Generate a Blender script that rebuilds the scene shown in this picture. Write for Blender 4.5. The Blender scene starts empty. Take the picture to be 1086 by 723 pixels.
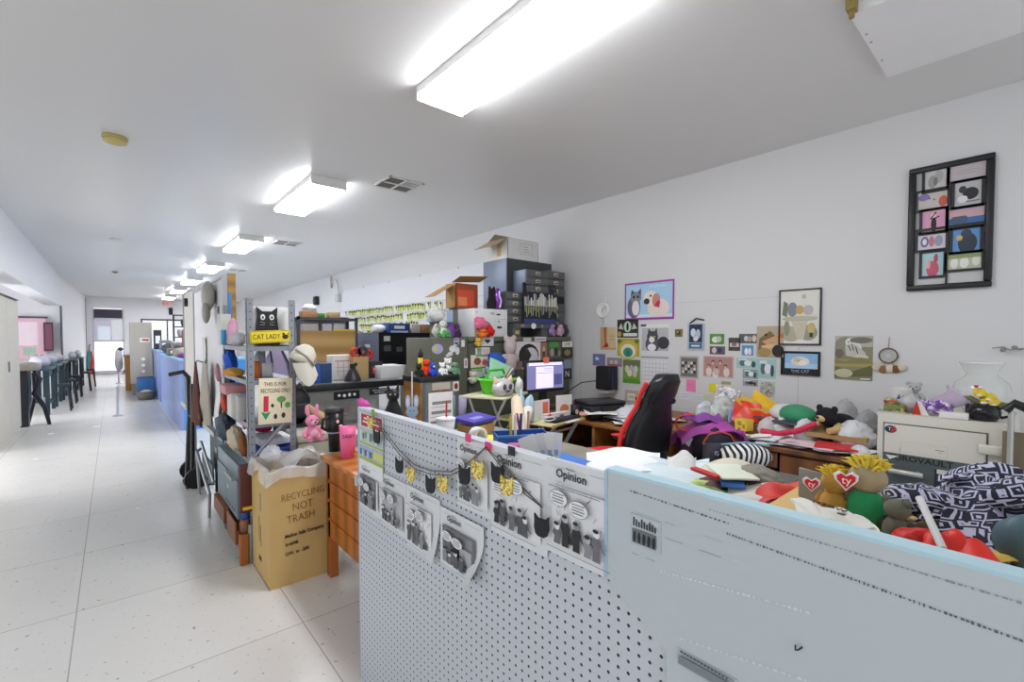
import bpy, bmesh, math, random
from mathutils import Vector, Matrix
rnd = random.Random(7)
SC = bpy.context.scene
C = SC.collection
PI = math.pi
# ------------------------------------------------------------------ camera, world, lights, exposure
F, P, HZ, H = 490.0, 0.03, 358.0, 1.5          # focal length in pixels of a 1086 wide frame, tilt, horizon row, eye height
TH = math.atan((543 - 120) / F)                # yaw to the right of the room's long axis (+Y)
CY = HZ + F * math.tan(P)
cam = bpy.data.cameras.new('camera'); camo = bpy.data.objects.new('camera', cam); C.objects.link(camo)
cam.sensor_width = 36.0; cam.lens = 36.0 * F / 1086
cam.shift_y = (CY - 361.5) / 1086
cam.clip_start = 0.02; cam.clip_end = 200
camo.location = (0, 0, H); camo.rotation_euler = (PI / 2 - P, 0, -TH)
SC.camera = camo
SC.view_settings.view_transform = 'Standard'; SC.view_settings.look = 'None'
SC.view_settings.gamma = 1.0; SC.view_settings.use_curve_mapping = False
SC.view_settings.exposure = 0.13
LAMP = 26.0           # emission of the ceiling lamp diffusers
SKY = 1.15            # sky light, let in by leaving off the unseen rear and near left walls
w = bpy.data.worlds.new('daylight'); SC.world = w; w.use_nodes = True
bg = w.node_tree.nodes['Background']; bg.inputs[0].default_value = (0.93, 0.96, 1.0, 1); bg.inputs[1].default_value = SKY
def area_light(name, loc, rot, sx, sy, power, col=(1, 1, 1)):
    l = bpy.data.lights.new(name, 'AREA'); l.shape = 'RECTANGLE'; l.size = sx; l.size_y = sy; l.energy = power; l.color = col
    o = bpy.data.objects.new(name, l); C.objects.link(o); o.location = loc; o.rotation_euler = rot
    return o
area_light('rear_fill', (1.6, -2.9, 1.7), (PI / 2, 0, PI), 5.0, 2.4, 90, (0.96, 0.98, 1.0))  # added fill light behind the camera; a shop front there is only assumed
area_light('far_door_daylight', (-0.1, 25.4, 1.3), (-PI / 2, 0, PI), 1.0, 2.2, 260, (0.95, 0.97, 1.0))
area_light('far_window_daylight', (2.1, 25.4, 1.55), (-PI / 2, 0, PI), 2.3, 1.4, 260, (0.95, 0.97, 1.0))
area_light('recess_fill', (-4.3, 10.2, 1.4), (PI / 2, 0, -PI / 2), 6.5, 1.8, 280, (0.98, 0.98, 1.0))  # added fill light deep in the recess

# ------------------------------------------------------------------ photo geometry: a ray through a photo point meets a plane of the room
_c, _s, _cp, _sp = math.cos(TH), math.sin(TH), math.cos(P), math.sin(P)
def ray(u, v):
    r = (u - 543) / F; q = (CY - v) / F; g = _cp + q * _sp
    return Vector((r * _c + g * _s, -r * _s + g * _c, -_sp + q * _cp))
def hx(u, v, X): d = ray(u, v); return d * (X / d.x) + Vector((0, 0, H))
def hy(u, v, Y): d = ray(u, v); return d * (Y / d.y) + Vector((0, 0, H))
def hz(u, v, Z): d = ray(u, v); return d * ((Z - H) / d.z) + Vector((0, 0, H))

# ------------------------------------------------------------------ materials
def lin(h):
    h = h.lstrip('#'); h = ''.join(c * 2 for c in h) if len(h) == 3 else h; out = []
    for i in (0, 2, 4):
        c = int(h[i:i + 2], 16) / 255; out.append(c / 12.92 if c <= .04045 else ((c + .055) / 1.055) ** 2.4)
    return out
_mats = {}
def newmat(name):
    m = bpy.data.materials.new(name); m.use_nodes = True; nt = m.node_tree
    return m, nt, nt.nodes['Principled BSDF']
def N(nt, t, **k):
    n = nt.nodes.new(t)
    for a, b in k.items():
        if a in n.inputs: n.inputs[a].default_value = b
        else: setattr(n, a, b)
    return n
def rgba(c, f=1.0): return (min(1, c[0] * f), min(1, c[1] * f), min(1, c[2] * f), 1)
def mt(h, rough=.55, metal=0.0, var=.07, sc=9.0, bump=0.0, emit=0.0, spec=.4):
    k = (h, rough, metal, var, sc, bump, emit, spec)
    if k in _mats: return _mats[k]
    m, nt, b = newmat('mat_' + h.strip('#')); c = lin(h); L = nt.links
    tc = N(nt, 'ShaderNodeTexCoord'); no = N(nt, 'ShaderNodeTexNoise'); no.inputs['Scale'].default_value = sc; no.inputs['Detail'].default_value = 3
    L.new(tc.outputs['Object'], no.inputs['Vector'])
    mx = N(nt, 'ShaderNodeMix', data_type='RGBA'); mx.inputs[6].default_value = rgba(c, 1 - var); mx.inputs[7].default_value = rgba(c, 1 + var)
    L.new(no.outputs[0], mx.inputs[0]); L.new(mx.outputs[2], b.inputs['Base Color'])
    b.inputs['Roughness'].default_value = rough; b.inputs['Metallic'].default_value = metal; b.inputs['Specular IOR Level'].default_value = spec
    if bump:
        bp = N(nt, 'ShaderNodeBump'); bp.inputs['Strength'].default_value = bump; bp.inputs['Distance'].default_value = .01
        L.new(no.outputs[0], bp.inputs['Height']); L.new(bp.outputs[0], b.inputs['Normal'])
    if emit:
        b.inputs['Emission Color'].default_value = rgba(c); b.inputs['Emission Strength'].default_value = emit
    _mats[k] = m; return m
def wood(h1, h2, sc=3.0, axis='X', rough=.45, dist=4.0):
    k = ('wood', h1, h2, sc, axis, rough)
    if k in _mats: return _mats[k]
    m, nt, b = newmat('wood'); L = nt.links
    tc = N(nt, 'ShaderNodeTexCoord'); mp = N(nt, 'ShaderNodeMapping'); wv = N(nt, 'ShaderNodeTexWave', bands_direction=axis)
    mp.inputs['Scale'].default_value = {'X': (1, .12, .3), 'Y': (.3, 1, .12), 'Z': (.1, .1, 1)}[axis]
    wv.inputs['Scale'].default_value = sc; wv.inputs['Distortion'].default_value = dist; wv.inputs['Detail'].default_value = 3
    L.new(tc.outputs['Object'], mp.inputs[0]); L.new(mp.outputs[0], wv.inputs[0])
    mx = N(nt, 'ShaderNodeMix', data_type='RGBA'); mx.inputs[6].default_value = rgba(lin(h1)); mx.inputs[7].default_value = rgba(lin(h2))
    L.new(wv.outputs[1], mx.inputs[0]); L.new(mx.outputs[2], b.inputs['Base Color']); b.inputs['Roughness'].default_value = rough
    _mats[k] = m; return m
def glassy(h, alpha=.25, rough=.05):
    k = ('glass', h, alpha)
    if k in _mats: return _mats[k]
    m, nt, b = newmat('glass'); b.inputs['Base Color'].default_value = rgba(lin(h)); b.inputs['Roughness'].default_value = rough
    b.inputs['Alpha'].default_value = alpha; b.inputs['Specular IOR Level'].default_value = .6
    _mats[k] = m; return m
def mottled(cols, sc=14.0, kind='voronoi', rough=.6):
    """a print or fabric of many flat colour patches"""
    k = ('mot', tuple(cols), sc, kind)
    if k in _mats: return _mats[k]
    m, nt, b = newmat('print'); L = nt.links
    tc = N(nt, 'ShaderNodeTexCoord'); vo = N(nt, 'ShaderNodeTexVoronoi' if kind == 'voronoi' else 'ShaderNodeTexNoise'); vo.inputs['Scale'].default_value = sc
    L.new(tc.outputs['Object'], vo.inputs['Vector'])
    cr = N(nt, 'ShaderNodeValToRGB'); cr.color_ramp.interpolation = 'CONSTANT' if kind == 'voronoi' else 'LINEAR'
    el = cr.color_ramp.elements; n = len(cols); lo, hi = (0, 1) if kind == 'voronoi' else (.3, .7)
    while len(el) < n: el.new(.5)
    for i, h in enumerate(cols):
        el[i].position = lo + (hi - lo) * i / (n if kind == 'voronoi' else max(1, n - 1)); el[i].color = rgba(lin(h))
    if kind == 'voronoi':
        sp = N(nt, 'ShaderNodeSeparateColor'); L.new(vo.outputs['Color'], sp.inputs[0]); L.new(sp.outputs[0], cr.inputs[0])
    else: L.new(vo.outputs[0], cr.inputs[0])
    L.new(cr.outputs[0], b.inputs['Base Color']); b.inputs['Roughness'].default_value = rough
    _mats[k] = m; return m

# ------------------------------------------------------------------ mesh builder
def TR(loc=(0, 0, 0), rx=0, ry=0, rz=0, s=1.0):
    return Matrix.Translation(loc) @ Matrix.Rotation(rz, 4, 'Z') @ Matrix.Rotation(ry, 4, 'Y') @ Matrix.Rotation(rx, 4, 'X') @ Matrix.Scale(s, 4)
class B:
    def __init__(s, mat=None): s.v = []; s.f = []; s.mi = []; s.sm = []; s.mats = []; s.i = 0; s.X = Matrix.Identity(4); mat and s.m(mat)
    def m(s, mat):
        if isinstance(mat, str): mat = mt(mat)
        if mat not in s.mats: s.mats.append(mat)
        s.i = s.mats.index(mat); return s
    def x(s, M=None): s.X = M if M is not None else Matrix.Identity(4); return s
    def add(s, vs, fs, smooth=False):
        o = len(s.v); s.v += [s.X @ Vector(p) for p in vs]; s.f += [tuple(i + o for i in f) for f in fs]
        s.mi += [s.i] * len(fs); s.sm += [smooth] * len(fs); return s
    def bx(s, x0, x1, y0, y1, z0, z1, bev=0.0, seg=2):
        vs = [(x0, y0, z0), (x1, y0, z0), (x1, y1, z0), (x0, y1, z0), (x0, y0, z1), (x1, y0, z1), (x1, y1, z1), (x0, y1, z1)]
        fs = [(3, 2, 1, 0), (4, 5, 6, 7), (0, 1, 5, 4), (1, 2, 6, 5), (2, 3, 7, 6), (3, 0, 4, 7)]
        if bev <= 0: return s.add(vs, fs)
        bm = bmesh.new(); bv = [bm.verts.new(p) for p in vs]
        for f in fs: bm.faces.new([bv[i] for i in f])
        bev = min(bev, .49 * min(abs(x1 - x0), abs(y1 - y0), abs(z1 - z0)))
        bmesh.ops.bevel(bm, geom=list(bm.edges), offset=bev, segments=seg, profile=.5, affect='EDGES')
        bm.verts.index_update(); s.add([v.co for v in bm.verts], [[v.index for v in f.verts] for f in bm.faces], seg > 1); bm.free(); return s
    def cb(s, c, d, bev=0.0, seg=2):
        return s.bx(c[0] - d[0] / 2, c[0] + d[0] / 2, c[1] - d[1] / 2, c[1] + d[1] / 2, c[2] - d[2] / 2, c[2] + d[2] / 2, bev, seg)
    def tube(s, pts, r, n=8, caps=True, smooth=True):
        pts = [Vector(p) for p in pts]; rs = r if isinstance(r, (list, tuple)) else [r] * len(pts); vs = []; prev = None
        for i, p in enumerate(pts):
            t = (pts[min(i + 1, len(pts) - 1)] - pts[max(i - 1, 0)]).normalized()
            if prev is None: a = t.orthogonal().normalized()
            else: a = (prev - t * prev.dot(t)); a = a.normalized() if a.length > 1e-6 else t.orthogonal().normalized()
            prev = a; b = t.cross(a)
            vs += [p + (a * math.cos(2 * PI * k / n) + b * math.sin(2 * PI * k / n)) * rs[i] for k in range(n)]
        fs = [(i * n + k, i * n + (k + 1) % n, (i + 1) * n + (k + 1) % n, (i + 1) * n + k) for i in range(len(pts) - 1) for k in range(n)]
        s.add(vs, fs, smooth)
        if caps: s.add(vs[:n], [tuple(range(n - 1, -1, -1))]); s.add(vs[-n:], [tuple(range(n))])
        return s
    def cyl(s, p, q, r, r2=None, n=14): return s.tube([p, q], [r, r if r2 is None else r2], n)
    def lathe(s, prof, c=(0, 0, 0), n=20):
        vs = []
        for r, z in prof: vs += [(c[0] + r * math.cos(2 * PI * k / n), c[1] + r * math.sin(2 * PI * k / n), c[2] + z) for k in range(n)]
        fs = [(i * n + k, i * n + (k + 1) % n, (i + 1) * n + (k + 1) % n, (i + 1) * n + k) for i in range(len(prof) - 1) for k in range(n)]
        return s.add(vs, fs, True)
    def ell(s, c, r, n=12, rot=None):
        r = (r, r, r) if isinstance(r, (int, float)) else r; M = Matrix.Translation(c) @ (rot.to_4x4() if rot else Matrix.Identity(4)); vs = []; m = max(6, n * 2 // 3)
        for j in range(m + 1):
            a = PI * j / m
            vs += [M @ Vector((r[0] * math.sin(a) * math.cos(2 * PI * k / n), r[1] * math.sin(a) * math.sin(2 * PI * k / n), r[2] * math.cos(a))) for k in range(n)]
        return s.add(vs, [(j * n + k, (j + 1) * n + k, (j + 1) * n + (k + 1) % n, j * n + (k + 1) % n) for j in range(m) for k in range(n)], True)
    def prism(s, pts, d0, d1, ax='y'):
        """outline (a, b) extruded along an axis: 'y' -> (a, d, b); 'z' -> (a, b, d); 'x' -> (d, a, b)"""
        g = {'y': lambda a, b, d: (a, d, b), 'z': lambda a, b, d: (a, b, d), 'x': lambda a, b, d: (d, a, b)}[ax]
        n = len(pts); vs = [g(a, b, d0) for a, b in pts] + [g(a, b, d1) for a, b in pts]
        return s.add(vs, [tuple(range(n)), tuple(range(2 * n - 1, n - 1, -1))] + [((k + 1) % n, k, n + k, n + (k + 1) % n) for k in range(n)])
    def sheet(s, nx, ny, fn, smooth=True, th=0.0):
        """surface fn(a, b) over the unit square; th gives it a real thickness"""
        top = [Vector(fn(i / nx, j / ny)) for j in range(ny + 1) for i in range(nx + 1)]; k = nx + 1
        fs = [(j * k + i, j * k + i + 1, (j + 1) * k + i + 1, (j + 1) * k + i) for j in range(ny) for i in range(nx)]
        s.add(top, fs, smooth)
        if th:
            nn = [Vector((0, 0, 0)) for _ in top]
            for f in fs:
                q = (top[f[2]] - top[f[0]]).cross(top[f[3]] - top[f[1]])
                for i in f: nn[i] += q
            bot = [p - (q.normalized() if q.length else Vector((0, 0, 1))) * th for p, q in zip(top, nn)]
            s.add(bot, [tuple(reversed(f)) for f in fs], smooth)
            rim = [i for i in range(nx)] + [j * k + nx for j in range(ny)] + [ny * k + i for i in range(nx, 0, -1)] + [j * k for j in range(ny, 0, -1)]
            o = len(rim); s.add([top[i] for i in rim] + [bot[i] for i in rim], [(a, a + o, (a + 1) % o + o, (a + 1) % o) for a in range(o)])
        return s
    def text(s, t, size, M, mat=None, ext=.0006, align='CENTER', sx=1.0, bold=0.0):
        if mat is not None: s.m(mat)
        cu = bpy.data.curves.new('t', 'FONT'); cu.body = t; cu.size = size; cu.align_x = align; cu.align_y = 'CENTER'; cu.extrude = ext; cu.offset = bold * size; cu.resolution_u = 2
        o = bpy.data.objects.new('t', cu); me = bpy.data.meshes.new_from_object(o)
        old = s.X; s.X = old @ M @ Matrix.Diagonal((sx, 1, 1, 1))
        s.add([v.co.copy() for v in me.vertices], [tuple(p.vertices) for p in me.polygons]); s.X = old
        bpy.data.meshes.remove(me); bpy.data.objects.remove(o); bpy.data.curves.remove(cu); return s
    def blob(s, r, seed, amp=.25, n=16, c=(0, 0, 0), flat=None):
        """a crumpled lump: an ellipsoid pushed in and out"""
        q = random.Random(seed); r = (r, r, r) if isinstance(r, (int, float)) else r
        n = max(n, 34) if amp >= .15 else n
        fine = [(Vector((q.uniform(-1, 1), q.uniform(-1, 1), q.uniform(-1, 1))).normalized() * q.uniform(7, 15), q.uniform(0, 6)) for _ in range(9)] if amp >= .15 else []
        w = [(Vector((q.uniform(-1, 1), q.uniform(-1, 1), q.uniform(-1, 1))) * q.uniform(2, 6), q.uniform(0, 6), q.uniform(.3, 1)) for _ in range(7)]
        vs = []; m = n * 2 // 3
        for j in range(m + 1):
            a = PI * j / m
            for k in range(n):
                d = Vector((math.sin(a) * math.cos(2 * PI * k / n), math.sin(a) * math.sin(2 * PI * k / n), math.cos(a)))
                f = 1 + amp * sum(g * math.sin(ww.dot(d) + ph) for ww, ph, g in w) / 3
                f += amp * .42 * sum(abs(math.sin(ww.dot(d) + ph)) - .6 for ww, ph in fine) / 1.6
                z = d.z * r[2] * f
                if flat is not None: z = max(z, flat)
                vs.append((c[0] + d.x * r[0] * f, c[1] + d.y * r[1] * f, c[2] + z))
        return s.add(vs, [(j * n + k, (j + 1) * n + k, (j + 1) * n + (k + 1) % n, j * n + (k + 1) % n) for j in range(m) for k in range(n)], True)
    def build(s, name):
        me = bpy.data.meshes.new(name); me.from_pydata([tuple(p) for p in s.v], [], s.f)
        for m in s.mats: me.materials.append(m)
        me.polygons.foreach_set('material_index', s.mi); me.polygons.foreach_set('use_smooth', s.sm); me.update()
        return me
def tag(o, label, cat, group=None):
    o['label'] = label; o['category'] = cat
    if group: o['group'] = group
    return o
def O(name, b, label, cat, loc=(0, 0, 0), rz=0.0, group=None, rx=0.0, ry=0.0):
    """a thing that is one mesh"""
    o = bpy.data.objects.new(name, b.build(name)); C.objects.link(o); o.location = loc; o.rotation_euler = (rx, ry, rz)
    return tag(o, label, cat, group)
def T(name, label, cat, loc=(0, 0, 0), rz=0.0, group=None, rx=0.0, ry=0.0):
    """an Empty at a thing's base that carries its parts"""
    o = bpy.data.objects.new(name, None); C.objects.link(o); o.location = loc; o.rotation_euler = (rx, ry, rz); o.empty_display_size = .05
    return tag(o, label, cat, group)
def PT(parent, name, b, label=None):
    """a part (or a sub-part) as a mesh of its own"""
    o = bpy.data.objects.new(name, b.build(name)); C.objects.link(o); o.parent = parent
    if label: o['label'] = label
    return o
def ST(name, b, parent=None):
    o = bpy.data.objects.new(name, b.build(name)); C.objects.link(o); o['kind'] = 'structure'
    if parent: o.parent = parent
    return o
def dup(root, loc, rz=None, label=None, s=None):
    r = root.copy(); C.objects.link(r); r.location = loc
    if rz is not None: r.rotation_euler = (root.rotation_euler[0], root.rotation_euler[1], rz)
    if label: r['label'] = label
    if s: r.scale = (s, s, s)
    for ch in list(root.children):
        c = ch.copy(); C.objects.link(c); c.parent = r
        for g in list(ch.children):
            d = g.copy(); C.objects.link(d); d.parent = c
    return r
def circ(cx, cy, rx, ry, n=16, a0=0, a1=2 * PI): return [(cx + rx * math.cos(a0 + (a1 - a0) * k / n), cy + ry * math.sin(a0 + (a1 - a0) * k / n)) for k in range(n)]
def art(b, w, h, shapes, y=0.0, x0=0.0, z0=0.0, step=.0003):
    """print flat shapes (unit coordinates) on a sheet standing in the local XZ plane and facing -Y"""
    d = y
    for sh in shapes:
        d -= step; k = sh[0]; b.m(sh[5] if k == 'l' else sh[-1])
        if k == 'e': pts = circ(sh[1], sh[2], sh[3], sh[4])
        elif k == 'r': pts = [(sh[1], sh[2]), (sh[3], sh[2]), (sh[3], sh[4]), (sh[1], sh[4])]
        elif k == 'p': pts = sh[1]
        elif k == 't':
            b.text(sh[1], sh[4] * h, TR((x0 + sh[2] * w, d, z0 + sh[3] * h), rx=PI / 2), sh[-1], .0001, bold=.016 if sh[1] == 'Opinion' else 0.0); continue
        elif k == 'l':
            (xa, ya), (xb, yb) = (sh[1] * w, sh[2] * h), (sh[3] * w, sh[4] * h); n = Vector((ya - yb, xb - xa)).normalized() * sh[6] / 2
            b.add([(x0 + xa + n.x, d, z0 + ya + n.y), (x0 + xa - n.x, d, z0 + ya - n.y), (x0 + xb - n.x, d, z0 + yb - n.y), (x0 + xb + n.x, d, z0 + yb + n.y)], [(0, 1, 2, 3)]); continue
        b.add([(x0 + px * w, d, z0 + pz * h) for px, pz in pts], [tuple(range(len(pts)))])
    return b
# ------------------------------------------------------------------ the room
XW, ZC, XL = 4.45, 3.15, -1.05
def floor_mat():
    m, nt, b = newmat('vinyl_tile_floor'); L = nt.links; tc = N(nt, 'ShaderNodeTexCoord')
    br = N(nt, 'ShaderNodeTexBrick', offset=0.0); br.inputs['Scale'].default_value = 1.0; br.inputs['Brick Width'].default_value = .91; br.inputs['Row Height'].default_value = .91
    br.inputs['Mortar Size'].default_value = .003; br.inputs['Color1'].default_value = rgba(lin('#e6e5e2')); br.inputs['Color2'].default_value = rgba(lin('#e2e1dd')); br.inputs['Mortar'].default_value = rgba(lin('#b3b1ab'))
    mp = N(nt, 'ShaderNodeMapping'); mp.inputs['Location'].default_value = (.18, .2, 0); L.new(tc.outputs['Object'], mp.inputs[0]); L.new(mp.outputs[0], br.inputs[0])
    def spots(scale, lo, hi, strength, prev, col):
        no = N(nt, 'ShaderNodeTexNoise'); no.inputs['Scale'].default_value = scale; no.inputs['Detail'].default_value = 4; no.inputs['Roughness'].default_value = .65
        L.new(tc.outputs['Object'], no.inputs[0]); mr = N(nt, 'ShaderNodeMapRange'); mr.inputs[1].default_value = lo; mr.inputs[2].default_value = hi; mr.inputs[4].default_value = strength
        L.new(no.outputs[0], mr.inputs[0]); mx = N(nt, 'ShaderNodeMix', data_type='RGBA'); mx.inputs[7].default_value = rgba(lin(col))
        L.new(mr.outputs[0], mx.inputs[0]); L.new(prev, mx.inputs[6]); return mx.outputs[2]
    o = spots(.9, .35, .95, .16, br.outputs[0], '#a9a69e')
    o = spots(21, .66, .76, .45, o, '#a39e92')
    o = spots(30, .645, .69, .8, o, '#6a655c')
    L.new(o, b.inputs['Base Color']); b.inputs['Roughness'].default_value = .22; b.inputs['Specular IOR Level'].default_value = .5
    no = N(nt, 'ShaderNodeTexNoise'); no.inputs['Scale'].default_value = 3.0; L.new(tc.outputs['Object'], no.inputs[0])
    mr = N(nt, 'ShaderNodeMapRange'); mr.inputs[3].default_value = .2; mr.inputs[4].default_value = .3; L.new(no.outputs[0], mr.inputs[0]); L.new(mr.outputs[0], b.inputs['Roughness'])
    return m
def ceil_mat():
    m, nt, b = newmat('painted_ceiling'); L = nt.links; tc = N(nt, 'ShaderNodeTexCoord'); mp = N(nt, 'ShaderNodeMapping'); mp.inputs['Scale'].default_value = (.12, 1, 1)
    no = N(nt, 'ShaderNodeTexNoise'); no.inputs['Scale'].default_value = 1.1; no.inputs['Detail'].default_value = 4
    L.new(tc.outputs['Object'], mp.inputs[0]); L.new(mp.outputs[0], no.inputs[0])
    b.inputs['Base Color'].default_value = rgba(lin('#dedede')); b.inputs['Roughness'].default_value = .33; b.inputs['Specular IOR Level'].default_value = .45
    bp = N(nt, 'ShaderNodeBump'); bp.inputs['Strength'].default_value = .25; bp.inputs['Distance'].default_value = .02; L.new(no.outputs[0], bp.inputs['Height']); L.new(bp.outputs[0], b.inputs['Normal'])
    return m
WALL = mt('#d6d6d7', .6, 0, .02, 1.2); WALLW = mt('#ececf0', .5, 0, .015, 1.2)
ST('floor', B(floor_mat()).bx(-4.6, XW + .2, -3, 25.6, -.1, 0))
ST('ceiling', B(ceil_mat()).bx(-4.6, XW + .2, -3, 25.6, ZC, ZC + .1))
b = B(WALL).bx(XW, XW + .15, -3, 25.6, 0, ZC)
b.m('#b9b9b8')
for y, z0, z1 in ((1.39, .78, 1.42), (3.83, 0, 1.6), (6.27, 0, 2.68), (2.6, .75, 1.1)): b.bx(XW - .002, XW, y, y + .004, z0, z1)
b.bx(XW - .002, XW, 1.5, 2.75, 1.86, 1.863)
ST('wall_right', b)
bh = B(WALLW)                                                     # left wall: a deep header over a recess, then a plain wall that leans in
bh.bx(XL - .3, XL, 6.4, 17.3, 2.36, ZC)
ST('trim_1', bh)
ST('wall_left', B(WALLW).bx(-4.6, -4.45, 6.4, 17.5, 0, ZC).bx(-4.6, XL, 6.25, 6.4, 0, ZC).bx(-4.6, XL, 17.3, 17.5, 0, ZC).prism([(XL, 17.3), (-.8, 25.0), (-1.2, 25.0), (-1.3, 17.5)], 0, ZC, 'z'))
ST('trim_2', B('#5b5c66').bx(XL - .01, XL + .03, 17.22, 17.3, 0, 2.36))
ST('trim_3', B('#4c4c58').bx(-.83, -.79, 24.88, 24.95, .55, 3.1))
# far wall with a doorway and a window
FY = 25.0
b = B(WALLW)
dx0, dx1, wx0, wx1 = -.62, .36, .9, 3.3
b.bx(-4.6, dx0, FY, FY + .15, 0, ZC).bx(dx0, dx1, FY, FY + .15, 2.7, ZC).bx(dx1, wx0, FY, FY + .15, 0, ZC)
b.bx(wx0, wx1, FY, FY + .15, 2.3, ZC).bx(wx0, wx1, FY, FY + .15, 0, .8).bx(wx1, XW + .15, FY, FY + .15, 0, ZC)
ST('wall_far', b)
ST('baseboard_far', B('#dcdce2').bx(dx1, XW, FY - .015, FY, 0, .1))
d = ST('door_1', B('#cfd0d8').bx(dx0, dx0 + .05, FY, FY + .1, 0, 2.7).bx(dx1 - .05, dx1, FY, FY + .1, 0, 2.7).bx(dx0, dx1, FY, FY + .1, 2.24, 2.3).bx(dx0, dx1, FY, FY + .1, 1.34, 1.4).bx(dx0, dx1, FY, FY + .1, 0, .16))
ST('door_transom', B('#4a4254').bx(dx0 + .05, dx1 - .05, FY + .03, FY + .06, 2.3, 2.66), d)
ST('door_glass', B(glassy('#a9a7b8', .35)).bx(dx0 + .05, dx1 - .05, FY + .05, FY + .056, 1.4, 2.24), d)
ST('door_panel', B(mt('#f3f5fa', .3, 0, .02, 3, 0, .75)).bx(dx0 + .05, dx1 - .05, FY + .05, FY + .056, .16, 1.34), d)  # emission added to imitate daylight behind the frosted lower pane
ST('door_handle', B('#8a8a92').tube([(dx1 - .12, FY - .03, .9), (dx1 - .12, FY - .03, 1.2)], .012), d)
wn = ST('window_1', B('#3a3944').bx(wx0, wx0 + .05, FY, FY + .1, .8, 2.3).bx(wx1 - .05, wx1, FY, FY + .1, .8, 2.3).bx(wx0, wx1, FY, FY + .1, .8, .86).bx(wx0, wx1, FY, FY + .1, 2.24, 2.3).bx(1.78, 1.82, FY + .01, FY + .09, .8, 2.3))
ST('window_glass', B(glassy('#eef1f6', .2)).bx(wx0 + .05, wx1 - .05, FY + .05, FY + .056, .86, 2.24), wn)
# the street side beyond the far door and window
ST('street', B(mt('#c6c4c2', .8)).bx(-6, 9, 25.6, 40, -.12, -.02))
bb = B(mt('#a7a2ad', .8)); bb.bx(-5, -.05, 33, 36, -.05, 2.6).m('#cdd6df').bx(-.6, -.1, 32.95, 33, .9, 2.1)
O('street_building', bb, 'mauve grey low building seen through the glass of the far door', 'building')

# ------------------------------------------------------------------ ceiling fittings
LD = mt('#fbfcff', .4, 0, .01, 2, 0, LAMP)
wm = mt('#e6e6e4', .4, 0, .02)
lamp_words = ['nearest ceiling lamp, cut by the top edge of the photo', 'second ceiling lamp from the camera, with a grey end plate', 'third ceiling lamp, beside the second air vent',
              'fourth ceiling lamp down the hall', 'fifth ceiling lamp, above the whiteboard edge', 'sixth ceiling lamp, second last before the far wall', 'last ceiling lamp before the far wall']
for i, y in enumerate((1.38, 4.88, 8.4, 11.87, 15.2, 18.7, 22.2)):
    t = T('ceiling_lamp', 'long white box ' + lamp_words[i], 'lamp', (1.72, y, ZC), 0, 'box lamps along the ceiling')
    if i == 0: t.scale = (1, 1.16, 1); t.location.y = 1.12
    PT(t, 'housing', B(wm).bx(-.176, .176, .012, 1.388, -.05, 0))
    PT(t, 'end_plate', B(wm).bx(-.18, .18, 0, .012, -.095, 0).bx(-.14, .14, -.002, .0, -.02, -.012)); PT(t, 'end_plate', B(wm).bx(-.18, .18, 1.388, 1.4, -.095, 0))
    PT(t, 'diffuser', B(LD).prism([(-.175, -.05), (-.172, -.088), (-.16, -.093), (.16, -.093), (.172, -.088), (.175, -.05)], .012, 1.388))
gv = mt('#6a6864', .6); wv = mt('#dededd', .5)
for i, (x, y, lab) in enumerate(((2.36, 4.6, 'white square air vent beside the second ceiling lamp'), (2.33, 8.7, 'white air vent beside the third ceiling lamp'), (2.33, 12.9, 'small far air vent beside the fourth ceiling lamp'))):
    t = T('air_vent', lab, 'vent', (x, y, ZC), 0, 'square ceiling vents')
    fr = B(wv)
    for k in (-.19, -.0, .19): fr.bx(-.2, .2, k - .01, k + .01, -.012, 0).bx(k - .01, k + .01, -.2, .2, -.012, 0)
    PT(t, 'frame', fr)
    g = B(gv).bx(-.18, .0, -.18, .18, -.004, -.001).bx(0, .18, 0, .18, -.004, -.001).m(wv).bx(0, .18, -.18, 0, -.004, -.001)
    for k in range(9): g.m('#8b8985').bx(-.18, .18, -.17 + k * .042, -.165 + k * .042, -.008, -.004)
    PT(t, 'grille', g)
t = T('smoke_detector', 'round yellowed smoke detector alone on the left of the ceiling', 'smoke detector', (.045, 5.05, ZC))
PT(t, 'base', B('#b9a866').lathe([(0, 0), (.085, 0), (.085, -.018), (.075, -.022), (0, -.022)]))
PT(t, 'cover', B('#c4b473').lathe([(0, -.022), (.078, -.022), (.076, -.045), (.05, -.055), (0, -.056)]))
t = T('sensor_box', 'small white sensor box on the ceiling behind the smoke detector', 'sensor', (.058, 10.2, ZC)); PT(t, 'base', B('#d9d9d9').bx(-.07, .07, -.05, .05, -.02, 0, .004)); PT(t, 'cover', B('#e9e9e9').ell((0, 0, -.02), (.05, .04, .03)))
O('sprinkler_plate', B('#7d7a5a').bx(-.06, .06, -.06, .06, -.02, 0, .004).m('#a9a584').cyl((0, 0, -.02), (0, 0, -.05), .02), 'small olive sprinkler plate, farthest fitting on the left of the ceiling', 'sprinkler', (.071, 15.28, ZC))
t = T('ceiling_hatch', 'large pale drop panel fixed under the ceiling above the right wall', 'hatch', (3.24, -.2, ZC))
PT(t, 'panel', B(mt('#f0f0f2', .5, 0, .02)).bx(-.43, .4, -1.2, .88, -.05, -.0))
for sx in (-.2, -.1, .15): PT(t, 'screw', B('#a9a9a9').cyl((sx, .86, -.05), (sx, .86, -.053), .006))
O('pull_bracket', B('#8f7c46').bx(-.03, .03, -.02, .02, -.06, 0, .005).cyl((0, 0, -.06), (0, 0, -.09), .012), 'small brass bracket at the corner of the drop panel', 'bracket', (2.76, .66, ZC))
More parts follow.
